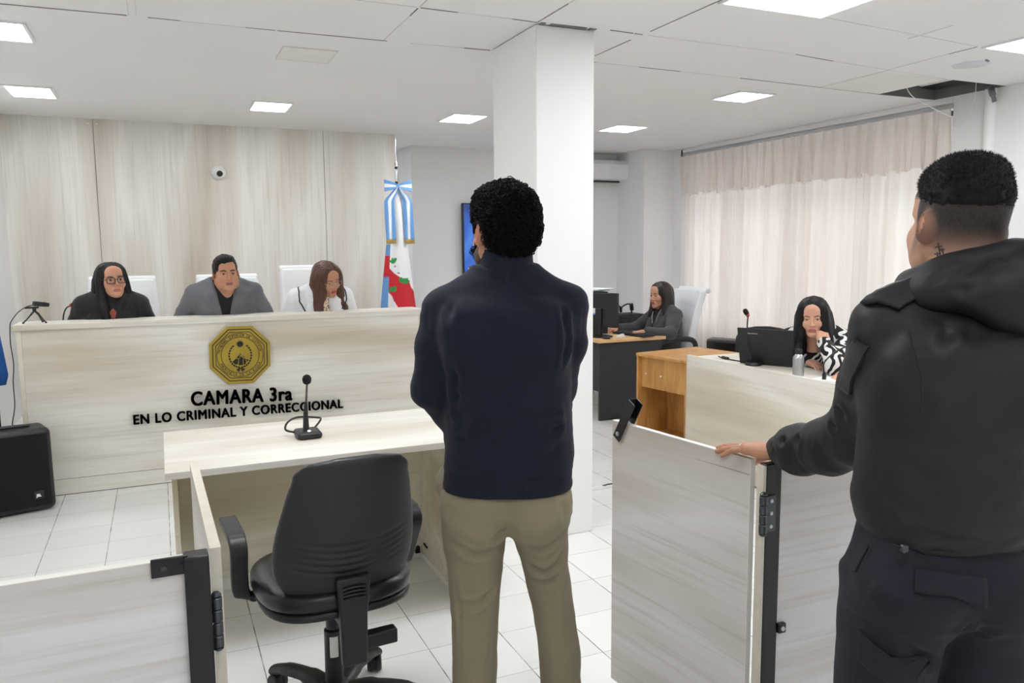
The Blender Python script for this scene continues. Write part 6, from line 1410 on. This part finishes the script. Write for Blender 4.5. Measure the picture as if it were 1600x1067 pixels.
    N = vnormals(P, Q); P = P+N*(0.0022*fnoise(P, 22, 2))[:, None]; mesh_obj('hood', [(P, Q)], M['jacket_black'], t)
    # cargo trousers
    s = Sculpt((-0.25, -0.19, 0.04), (0.25, 0.17, 1.0), 0.006)
    s.loft([(0.80, -0.02, -0.012, 0.168, 0.110, 2.2), (0.85, -0.018, -0.012, 0.182, 0.142, 2.4), (0.90, -0.014, -0.008, 0.172, 0.130, 2.4), (0.98, -0.01, -0.004, 0.158, 0.120, 2.4)], k=0)
    for sx in (-1, 1): s.ell((sx*0.082-0.018, -0.068, 0.83), (0.092, 0.084, 0.100), k=0.05)
    for sx in (-1, 1): s.loft([(0.05, sx*0.12-0.01, 0, 0.075, 0.085, 2.2), (0.35, sx*0.112-0.012, 0.0, 0.082, 0.088, 2.2), (0.55, sx*0.104-0.016, 0, 0.090, 0.098, 2.2), (0.68, sx*0.098-0.018, -0.006, 0.096, 0.112, 2.2), (0.78, sx*0.094-0.018, -0.008, 0.096, 0.124, 2.2), (0.84, sx*0.090-0.018, -0.008, 0.09, 0.122, 2.2)], k=0.03)
    P, Q = s.mesh(); P = smooth_mesh(P, Q, 2); N = vnormals(P, Q)
    P = crease2(P, N, [(b1((1520, 985), (1548, 972), (1590, 955)), 0.012, 0.006), (b1((1548, 962), (1575, 930), (1590, 905)), 0.010, 0.005), (b1((1412, 1000), (1450, 1030), (1480, 1050)), 0.014, 0.005), (b1((1360, 870), (1368, 905), (1366, 938)), 0.012, 0.012), (b1((1505, 880), (1512, 940), (1500, 1010), (1505, 1060)), 0.009, 0.005), (b1((1430, 930), (1470, 945), (1520, 940)), 0.014, 0.004)])
    N = vnormals(P, Q); P = P+N*(0.0030*fnoise(P, (10, 10, 15), 2))[:, None]; tr = (P, Q); mesh_obj('trousers', [tr], M['navy_twill'], t)
    fl = lambda f, *q: tuple(px(x, y, f) for x, y in q)
    wrap_sheet('pocket_flap', fl(1.52, (1336, 985), (1426, 1012), (1414, 1056), (1340, 1030)), tr, M['navy_twill'], t, off=0.008, thick=0.008)
    wrap_sheet('back_pocket', fl(1.46, (1432, 888), (1538, 904), (1532, 942), (1428, 926)), tr, M['navy_twill'], t, off=0.004, thick=0.006)
    wrap_sheet('side_pocket', fl(1.55, (1342, 845), (1356, 852), (1352, 900), (1338, 885)), tr, M['navy_twill'], t, off=0.006, thick=0.005)
    shoes(t, [(-0.13, -0.02, 0.2), (0.11, -0.02, -0.2)])
M['tattoo'] = plain('tattoo_ink', (58, 52, 54), 0.6)
guard()
# ------------------------------------------------------------------ seated people
def frame(y, z, org):
    y = Vector(y).normalized(); z = Vector(z); z = (z-y*z.dot(y)).normalized(); x = y.cross(z)
    T = Matrix((x, y, z)).transposed().to_4x4(); T.translation = org; return T
def seated(label, loc, rz, sp):
    """upper body, lap and legs of a seated figure; +Y of its frame is where it faces"""
    t = thing('person', label, 'person', loc, rz)
    fem, sk = sp['fem'], sp['skin']; hz, sz, hw, ry, ln = sp['hip'], sp['sh'], sp['hw'], sp['ry'], sp['lean']; cx = sp.get('shift', 0.0)
    hx, hy, hzz = sp['head']; TH = Matrix.Translation((hx, hy, hzz)) @ Euler((sp.get('pitch', 0), sp.get('roll', 0), sp.get('yaw', 0)), 'XYZ').to_matrix().to_4x4()
    (el, er), (wl_, wr) = sp['elbow'], sp['wrist']
    def at(z):
        f = (z-hz)/(sz-hz); return cx*f, ln*f
    def torso(s, g):
        rows = []
        for f, a, b in ((0.0, 0.88, 0.95), (0.35, 0.80, 0.92), (0.65, 0.88, 1.02), (0.88, 0.98, 0.95), (1.0, 0.86, 0.80)):
            z = hz+(sz-hz)*f; x, y = at(z); rows.append((z, x, y, hw*a+g, ry*b+g, 2.3))
        xs, ys = at(sz+0.06); rows.append((sz+0.045, xs, ys+0.004, hw*0.48+g, ry*0.62+g, 2.0)); rows.append((sz+0.085, xs, ys+0.012, 0.060+g, 0.062+g, 2.0))
        s.loft(rows, k=0)
        x, y = at(sz)
        for sx in (-1, 1): s.cap((x+sx*0.05, y, sz+0.055), (x+sx*(hw-0.025), y, sz-0.005), 0.045+g, 0.052+g, 0.04)
        if fem:
            zc = hz+(sz-hz)*0.70; x, y = at(zc)
            for sx in (-1, 1): s.ell((x+sx*0.075, y+ry*0.80, zc), (0.070+g, 0.055+g, 0.070+g), k=0.04)
    def arms(s, g, end=1.0, puff=0.0):
        x, y = at(sz)
        for sx, e, w in ((-1, el, wl_), (1, er, wr)):
            a = np.array((x+sx*(hw-0.02), y, sz-0.012)); e = np.array(e); w = e+(np.array(w)-e)*end
            s.chain([a, a*0.45+e*0.55, e, w], [0.052+g+puff, 0.047+g+puff*0.5, 0.043+g, 0.030+g], 0.02)
    def legs(s, g, low=0.06):
        x = 0.10
        for sx in (-1, 1):
            kn = sp.get('knee', 0.40); s.chain([(sx*0.09, -0.02, hz+0.0), (sx*0.12, kn, hz+0.0), (sx*0.12, kn+0.02*(kn > 0.3)-0.12*(kn < 0.3), low)], [0.082+g, 0.062+g, 0.045+g], 0.03)
    # body
    HP, HQ = head_mesh(fem, 0.0029, sp.get('eye', 1.0), sp.get('mouth', 0.0), sp.get('jaw', 1.0), sp.get('full', 0.0), 0.048 if fem else 0.058, 0.09, 0.012)
    HC = face_colors(HP, sk, lip=sp.get('lip', (170, 92, 88)), brow_h=sp.get('brow', 0.75 if fem else 1.0), beard=sp.get('beard'), fade=sp.get('fade'), blush=0.12 if fem else 0.0)
    lo = np.min([el, er, wl_, wr, (-hw, -0.1, 0.05)], 0)-0.12; hi = np.max([el, er, wl_, wr, (hw, 0.5, sz+0.12)], 0)+0.12
    s = Sculpt(lo, hi, 0.012); torso(s, -0.012); arms(s, -0.010); legs(s, -0.012); BP, BQ = s.mesh()
    xs, ys = at(sz+0.085); s = Sculpt(np.minimum((xs, ys, sz), (hx, hy, hzz))-0.12, np.maximum((xs, ys, sz), (hx, hy, hzz))+0.1, 0.006); nb = np.array(TH @ Vector((0, -0.022, -0.075))); s.cap((xs, ys+0.004, sz+0.03), nb, 0.054 if fem else 0.060, 0.048 if fem else 0.056, 0.02); NP_, NQ = s.mesh()
    parts = [(mat_np(TH, HP), HQ), (BP, BQ), (smooth_mesh(NP_, NQ, 1), NQ)]; cols = [HC, np.tile(sk, (len(BP)+len(NP_), 1))]; nails = []
    for k, w in (('hl', wl_), ('hr', wr)):
        h = sp.get(k)
        if h:
            T = frame(h['dir'], h['back'], Vector(w)+Vector(h['dir']).normalized()*0.02); P, Q, nl, PL = hand_parts(T, h.get('curl', [(0.25, 0.35, 0.2)]*4), h.get('thumb', (0.5, 0.3)), 0.03, 0.0034, 0.92 if fem else 1.0, mirror=(k == 'hl')); parts.append((P, Q)); cols.append(hand_cols(PL, sk)); nails += nl
    mesh_obj('body', parts, M['skin'], t, cols=np.concatenate(cols)); eyeballs(t, TH, sp.get('look', (0, 0)))
    # clothes
    inner = sp.get('inner'); vox = sp.get('vox', 0.0065)
    if inner:
        s = Sculpt((-hw-0.08, -ry-0.1+min(0, ln), hz-0.06), (hw+0.08, ry+0.12+max(0, ln), sz+0.16), vox); torso(s, 0.004)
        xs, ys = at(sz+0.09)
        if sp.get('turtle'): s.cap((xs, ys+0.006, sz+0.06), (xs+(nb[0]-xs)*0.8, ys+(nb[1]-ys)*0.8+0.004, sz+0.06+(nb[2]-sz-0.06)*0.78), 0.068, 0.063, 0.02)
        P, Q = s.mesh(); P = smooth_mesh(P, Q, 1); mesh_obj(sp.get('inner_name', 'shirt'), [(P, Q)], M[inner], t)
    s = Sculpt(lo-0.02, hi+0.03, vox); torso(s, 0.014); s2 = s; arms(s, 0.014, 0.93, sp.get('puff', 0.0))
    x, y = at(sz)
    if sp.get('vneck'):
        zb, wtop = sp['vneck']; zt = sz+0.06
        def cut(X, Y, Z): 
            c = cx*(Z-hz)/(sz-hz); yy = ln*(Z-hz)/(sz-hz); wv = wtop*np.clip((Z-zb)/(zt-zb), 0, 1.4)
            return np.maximum(np.maximum(np.abs(X-c)-wv, (yy-0.01+np.clip(zt+0.005-Z, 0, 0.03)*0.0)-Y+0.0), zb-Z)
        s.cut(cut)
    P, Q = s.mesh(); P = smooth_mesh(P, Q, 2); N = vnormals(P, Q)
    if sp.get('vneck'):                                            # lapels and collar stand proud
        zb, wtop = sp['vneck']; zt = sz+0.06; c = cx*(P[:, 2]-hz)/(sz-hz); yy = ln*(P[:, 2]-hz)/(sz-hz); dv = np.abs(P[:, 0]-c)-wtop*np.clip((P[:, 2]-zb)/(zt-zb), 0, 1.4)
        lw = 0.050*np.clip((P[:, 2]-zb)/(zt-zb)*1.6, 0.1, 1); lw = np.where(P[:, 2] > zb+(zt-zb)*0.62, lw*0.78, lw)
        m = (P[:, 1] > yy+0.02) & (P[:, 2] > zb-0.02) & (dv < lw) & (P[:, 2] < sz+0.07); P = P+N*(np.clip((lw-dv)/0.006, 0, 1)*m*0.007)[:, None]; N = vnormals(P, Q)
    wr_ = [([np.array(e)+np.array((sx*0.0, -0.045, 0.03)), np.array(e)+np.array((0, 0.03, 0.045)), np.array(e)+np.array((0, 0.05, 0.0))], 0.010, 0.005) for sx, e in ((-1, el), (1, er))]
    wr_ += [([(x+sx*(hw-0.055), y-0.06, sz-0.10), (x+sx*(hw-0.050), y+0.01, sz-0.13), (x+sx*(hw-0.055), y+0.075, sz-0.09), (x+sx*(hw-0.05), y+0.085, sz-0.02)], 0.010, 0.006) for sx in (-1, 1)]
    P = crease(P, N, wr_); N = vnormals(P, Q); P = P+N*(sp.get('rumple', 0.003)*fnoise(P+hw*31, (13, 13, 18), 3))[:, None]
    jk = (P, Q); mesh_obj(sp['outer_name'], [jk], M[sp['outer']], t)
    s = Sculpt((-0.26, -0.22, 0.04), (0.26, 0.55, hz+0.14), 0.012); legs(s, 0.006); s.ell((0, 0, hz+0.02), (hw*0.98, ry*1.1, 0.10), k=0.04); P, Q = s.mesh(); mesh_obj('trousers', [(smooth_mesh(P, Q, 1), Q)], M[sp.get('legs', 'suit_trouser')], t)
    kn = sp.get('knee', 0.40); sy = kn+0.03 if kn > 0.3 else kn-0.12; shoes(t, [(-0.12, sy, 0), (0.12, sy, 0)])
    return t, TH, jk
def side_locks(x=0.078, down=-0.30, fwd=0.05, r=0.027, back=-0.22, spread=0.015, lean=0.0, roll=0.0, hug=0.0):
    out = []
    for sx in (-1, 1):
        out.append([(sx*0.034, 0.018, 0.100, 0.010), (sx*(x-0.012), 0.016, 0.060, 0.018), (sx*x, 0.010, -0.020, 0.024), (sx*(x+spread*0.4), 0.008+fwd*0.3, -0.120, r), (sx*(x+spread), 0.008+fwd, (down-0.12)/2, r), (sx*(x+spread), 0.012+fwd*1.3, down, r*0.6)])
        out.append([(sx*0.040, -0.02, 0.096, 0.016), (sx*0.070, -0.035, 0.0, 0.034), (sx*0.080, -0.045, -0.11, 0.036), (sx*0.082, -0.045, back, 0.030)])
    for sx in (-1, 1):
        if hug: out.append([(sx*0.034, 0.044, 0.098, 0.010), (sx*0.060, 0.052, 0.064, 0.012), (sx*(0.072-hug), 0.054, 0.010, 0.015), (sx*(0.072-hug), 0.050, -0.050, 0.018), (sx*0.076, 0.048, -0.110, 0.022)])
    out.append([(0, -0.085, 0.04, 0.05), (0, -0.090, -0.06, 0.052), (0, -0.085, -0.16, 0.05), (0, -0.080, back, 0.04)])
    return [[(x_+roll*max(0, -z_-0.03), y_+lean*max(0, -z_-0.03), z_, r_) for x_, y_, z_, r_ in L] for L in out]
def put_hair(t, TH, PQ, m):
    return mesh_obj('hair', [(mat_np(TH, PQ[0]), PQ[1])], M[m], t)
def glasses(t, TH, m, r=0.0012, rect=True, lensm=True):
    b = MB(); L = MB()
    for sx in (-1, 1):
        pts = []
        for i in range(25):
            a = 2*PI*i/24; p = 4.0 if rect else 2.3; c, q = math.cos(a), math.sin(a); k = (abs(c)**p+abs(q)**p)**(-1/p)
            pts.append((sx*0.0335+0.0255*c*k, 0.106-0.10*max(0, abs(sx*0.0335+0.0255*c*k)-0.02)**1.0*0.25, 0.002+(0.0195 if rect else 0.0175)*q*k))
        b.tube([TH @ Vector(q) for q in pts], r*1.5 if rect else r, 6)
        if lensm: L.add([TH @ Vector(q) for q in pts[:-1]], [tuple(range(24))])
        b.tube([TH @ Vector(q) for q in ((sx*0.058, 0.102, 0.010), (sx*0.072, 0.085, 0.010), (sx*0.080, 0.010, 0.012), (sx*0.078, -0.012, 0.004))], r*1.2, 6)
    b.tube([TH @ Vector(q) for q in ((-0.009, 0.109, 0.006), (0, 0.113, 0.009), (0.009, 0.109, 0.006))], r*1.2, 6)
    o = b.build('glasses', M[m], t)
    if lensm: L.build('lens', M['lens'], o)
# judge in black, left
def judges():
    D = DAIS
    t, TH, jk = seated('woman judge with long dark hair and framed glasses, black blazer, left on the bench', (-0.305, 6.04, D), PI+0.02, dict(
        fem=True, skin=SK3, hip=0.50, sh=1.185-D, hw=0.190, ry=0.105, lean=0.06, head=(-0.012, 0.085, 1.338-D), yaw=0.30, pitch=0.06, roll=0.06, elbow=((-0.235, -0.02, 0.80), (0.235, -0.02, 0.80)), wrist=((-0.10, 0.05, 0.79), (0.10, 0.05, 0.79)), knee=0.24,
        hl=dict(dir=(0.95, 0.2, 0), back=(0, 0, 1)), hr=dict(dir=(-0.95, 0.25, 0), back=(0, 0, 1)), inner='shirt_black', inner_name='top', turtle=True, outer='blazer_black', outer_name='blazer', vneck=(1.02-D, 0.055), brow=0.9, lip=(182, 96, 92)))
    P = long_hair(side_locks(0.074, -0.27, 0.050, 0.024), part=0.012, face=(0.057, 0.085, 0.090), thick=0.006); put_hair(t, TH, P, 'hair_black'); glasses(t, TH, 'black', 0.0019)
    MB().lathe([(0.001, -0.006), (0.004, -0.004), (0.004, 0.004), (0.001, 0.006)], TH @ Vector((0.080, 0.006, -0.040)), 12).build('earring', M['steel'], t)
    MB().prism([(-0.022, 0.0), (0.0, -0.075), (0.020, 0.0), (0.0, 0.03)], 0.006, Matrix.Translation((-0.012, 0.198, 1.135-D)) @ Matrix.Rotation(PI, 4, 'Z') @ FACE_FRONT).build('blouse_front', M['rust'], t, bevel=0.002)
    # judge in grey, middle
    t, TH, jk = seated('man judge with short black hair, grey blazer over black shirt, middle of the bench', (0.420, 6.04, D), PI-0.03, dict(
        fem=False, skin=SK2, hip=0.50, sh=1.248-D, hw=0.215, ry=0.125, lean=0.10, head=(-0.012, 0.175, 1.372-D), yaw=0.14, pitch=-0.02, roll=0.04, mouth=1.0, full=0.6, jaw=1.08, elbow=((-0.305, 0.02, 0.82), (0.315, 0.02, 0.82)), wrist=((-0.12, 0.07, 0.79), (0.14, 0.07, 0.79)), knee=0.24,
        hl=dict(dir=(0.95, 0.2, 0), back=(0, 0, 1)), hr=dict(dir=(-0.95, 0.25, 0), back=(0, 0, 1)), inner='shirt_black', turtle=True, outer='blazer_grey', outer_name='blazer', vneck=(0.93-D, 0.075), brow=1.5, lip=(150, 92, 84), rumple=0.004,
        fade=lambda p: np.clip((p[:, 2]-0.0)/0.02, 0, 1)*np.clip((0.045-p[:, 1])/0.02, 0, 1)*0.85*(np.abs(p[:, 0]) > 0.055)))
    s = Sculpt((-0.12, -0.14, -0.08), (0.12, 0.13, 0.16), 0.0032)
    s.ell((0, -0.020, 0.046), (0.083, 0.108, 0.094), k=0); s.ell((0, -0.055, -0.01), (0.074, 0.062, 0.065), k=0.03); s.ell((0.01, 0.040, 0.102), (0.066, 0.060, 0.034), (0, 0.12, 0), k=0.02)
    s.ell((0, 0.120, 0.020), (0.062, 0.066, 0.062), k=0.008, op='sub'); s.ell((0, 0.105, -0.05), (0.085, 0.085, 0.10), k=0.008, op='sub')
    for sx in (-1, 1): s.ell((sx*0.085, 0.002, -0.030), (0.03, 0.034, 0.042), k=0.008, op='sub')
    P, Q = s.mesh(); P = smooth_mesh(P, Q, 1); N = vnormals(P, Q); put_hair(t, TH, (strand_disp(P, N, 0.003, (120, 30, 60)), Q), 'hair_black')
    # judge in white, right
    t, TH, jk = seated('woman judge in white blouse and patterned scarf, head bowed, right on the bench', (1.085, 6.05, D), PI+0.04, dict(
        fem=True, skin=SK2, hip=0.50, sh=1.190-D, hw=0.188, ry=0.105, lean=0.10, shift=0.0, head=(-0.035, 0.165, 1.318-D), yaw=0.30, pitch=-0.34, roll=0.16, eye=0.25, elbow=((-0.245, 0.03, 0.82), (0.245, 0.03, 0.82)), wrist=((-0.08, 0.09, 0.79), (0.10, 0.09, 0.79)), knee=0.24,
        hl=dict(dir=(0.95, 0.2, 0), back=(0, 0, 1)), hr=dict(dir=(-0.95, 0.25, 0), back=(0, 0, 1)), outer='blouse_white', outer_name='blouse', puff=0.016, rumple=0.006, lip=(160, 70, 66)))
    L = side_locks(0.078, -0.27, 0.03, 0.032, -0.20, 0.02, lean=0.30, roll=0.10, hug=0.002)
    P = long_hair(L, part=-0.02, face=(0.055, 0.085, 0.088)); put_hair(t, TH, P, 'hair_brown'); glasses(t, TH, 'steel', 0.0010, False, False)
    for sx in (-1, 1):
        pp = MB(); pp.tube(wrap_line([(sx*0.10, 0.02, 1.262-D), (sx*0.155, 0.09, 1.25-D), (sx*0.175, 0.20, 1.19-D), (sx*0.165, 0.24, 1.10-D)], jk, 0.004), 0.005, 8); pp.build('piping', M['black'], t)
    s = Sculpt((-0.14, 0.02, 0.70), (0.14, 0.30, 1.16), 0.006)
    s.chain(bez([(-0.062, 0.10, 1.245-D), (-0.055, 0.155, 1.225-D), (-0.012, 0.195, 1.190-D), (0.04, 0.185, 1.215-D), (0.062, 0.12, 1.245-D)], 4), [0.022]*17, 0.012); s.ell((-0.010, 0.222, 1.165-D), (0.024, 0.018, 0.024), k=0.01); s.chain([(-0.010, 0.225, 1.16-D), (0.012, 0.232, 1.08-D), (0.02, 0.225, 0.98-D)], [0.014, 0.022, 0.026], 0.01, sq=((0, 1, 0), 0.5)); s.chain([(-0.014, 0.225, 1.16-D), (-0.03, 0.235, 1.09-D), (-0.025, 0.225, 1.0-D)], [0.012, 0.020, 0.022], 0.006, sq=((0, 1, 0), 0.5))
    P, Q = s.mesh(); mesh_obj('scarf', [(smooth_mesh(P, Q, 1), Q)], M['scarf'], t)
judges()
def side_people():
    # clerk at the computer
    L = (4.44, 6.33, 0); rz = PI/2-0.05; R = (Matrix.Translation(L) @ Matrix.Rotation(rz, 4, 'Z')).inverted(); lw = lambda *p: tuple(R @ Vector(p))
    t, TH, jk = seated('woman clerk with long dark hair in grey blazer typing at the computer', L, rz, dict(
        fem=True, skin=SK3, hip=0.43, sh=0.905, hw=0.192, ry=0.115, lean=0.02, head=(0.0, 0.075, 1.075), yaw=0.16, pitch=-0.06, elbow=(lw(4.26, 6.02, 0.745), lw(4.27, 6.60, 0.745)), wrist=(lw(4.06, 6.12, 0.765), lw(3.98, 6.50, 0.765)),
        hl=dict(dir=lw(3.9, 6.20, 0.762) and (0.3, 0.9, -0.1), back=(0, 0.1, 1), curl=[(0.3, 0.4, 0.3)]*4), hr=dict(dir=(-0.3, 0.9, -0.1), back=(0, 0.1, 1), curl=[(0.3, 0.4, 0.3)]*4), inner='shirt_black', inner_name='top', outer='blazer_dark', outer_name='blazer', vneck=(0.66, 0.085), lip=(186, 84, 88)))
    P = long_hair(side_locks(0.080, -0.24, 0.02, 0.030, -0.20), part=0.03, face=(0.054, 0.080, 0.088), face_c=(0.0, 0.103, -0.040)); put_hair(t, TH, P, 'hair_dark')
    ln = MB(); ln.tube(bez([(-0.055, 0.08, 0.975), (-0.045, 0.135, 0.88), (-0.02, 0.150, 0.78), (0.0, 0.150, 0.70), (0.025, 0.145, 0.80), (0.05, 0.13, 0.90), (0.055, 0.08, 0.975)], 6), 0.0035, 6); ln.build('lanyard', M['steel'], t)
    # woman in the zebra sweater, chin on her fist
    L = (4.13, 3.96, 0); rz = math.radians(118); R = (Matrix.Translation(L) @ Matrix.Rotation(rz, 4, 'Z')).inverted(); lw = lambda *p: tuple(R @ Vector(p))
    hd = Vector(lw(3.775, 3.797, 1.085))
    el, wr_ = lw(3.665, 3.50, 0.818), lw(3.715, 3.640, 0.945)
    t, TH, jk = seated('woman in black and white zebra sweater leaning her chin on her fist at the counter', L, rz, dict(
        fem=True, skin=SK1, hip=0.45, sh=0.935, hw=0.200, ry=0.110, lean=hd.y-0.115, shift=hd.x*0.8, puff=0.012, head=tuple(hd), yaw=0.22, pitch=-0.16, roll=0.05, eye=0.35, jaw=0.97, lip=(176, 92, 92), elbow=(el, lw(3.96, 4.08, 0.81)), wrist=(wr_, lw(3.80, 3.84, 0.795)),
        hl=dict(dir=tuple(hd+Vector((-0.062, 0.03, -0.075))-Vector(wr_)), back=(-0.5, 0.8, 0.3), curl=[(1.45, 1.5, 0.9)]*4, thumb=(0.1, 0.5)), hr=dict(dir=(-0.6, 0.6, -0.1), back=(0, 0, 1)), outer='zebra', outer_name='sweater', rumple=0.004))
    P = long_hair(side_locks(0.074, -0.27, 0.040, 0.026, lean=0.15, hug=0.004), part=0.0, face=(0.053, 0.085, 0.090), thick=0.008); put_hair(t, TH, P, 'hair_black')
    e = Vector(el); w = Vector(wr_); cf = MB(); cf.tube([e+(w-e)*0.62, e+(w-e)*0.80, e+(w-e)*1.02], [0.050, 0.047, 0.041], 18, cap=True); cf.build('cuff', M['shirt_black'], t)
    # neighbour almost hidden behind the guard
    L = (4.18, 3.28, 0); rz = math.radians(100); R = (Matrix.Translation(L) @ Matrix.Rotation(rz, 4, 'Z')).inverted(); lw = lambda *p: tuple(R @ Vector(p))
    hw_ = lw(3.725, 3.41, 0.785)
    t, TH, jk = seated('person in dark clothes almost hidden behind the guard, one hand on the papers', L, rz, dict(
        fem=False, skin=SK1, hip=0.45, sh=0.90, hw=0.19, ry=0.115, lean=0.13, head=(0.03, 0.20, 1.045), yaw=0.0, pitch=-0.4, eye=0.3, elbow=(lw(3.92, 3.04, 0.80), lw(3.97, 3.55, 0.805)), wrist=(lw(3.70, 3.16, 0.80), hw_),
        hr=dict(dir=(0.12, 0.95, -0.05), back=(0, 0, 1), curl=[(0.2, 0.35, 0.2)]*4), hl=dict(dir=(0.3, 0.9, -0.05), back=(0, 0, 1)), outer='blazer_black', outer_name='jacket', legs='suit_trouser'))
    s = Sculpt((-0.12, -0.14, -0.08), (0.12, 0.13, 0.16), 0.004); s.ell((0, -0.020, 0.046), (0.082, 0.106, 0.092), k=0); s.ell((0, 0.110, 0.0), (0.075, 0.075, 0.090), k=0.008, op='sub'); P, Q = s.mesh(); put_hair(t, TH, (smooth_mesh(P, Q, 1), Q), 'hair_black')
    leather_chair('black chair under the person hidden behind the guard', tuple(Vector(L)+Vector((0.05, 0.0, 0))), rz, False, 0.92)
    leather_chair('black chair under the woman in the zebra sweater', (4.20, 3.98, 0), math.radians(105), False, 0.86)
side_people()
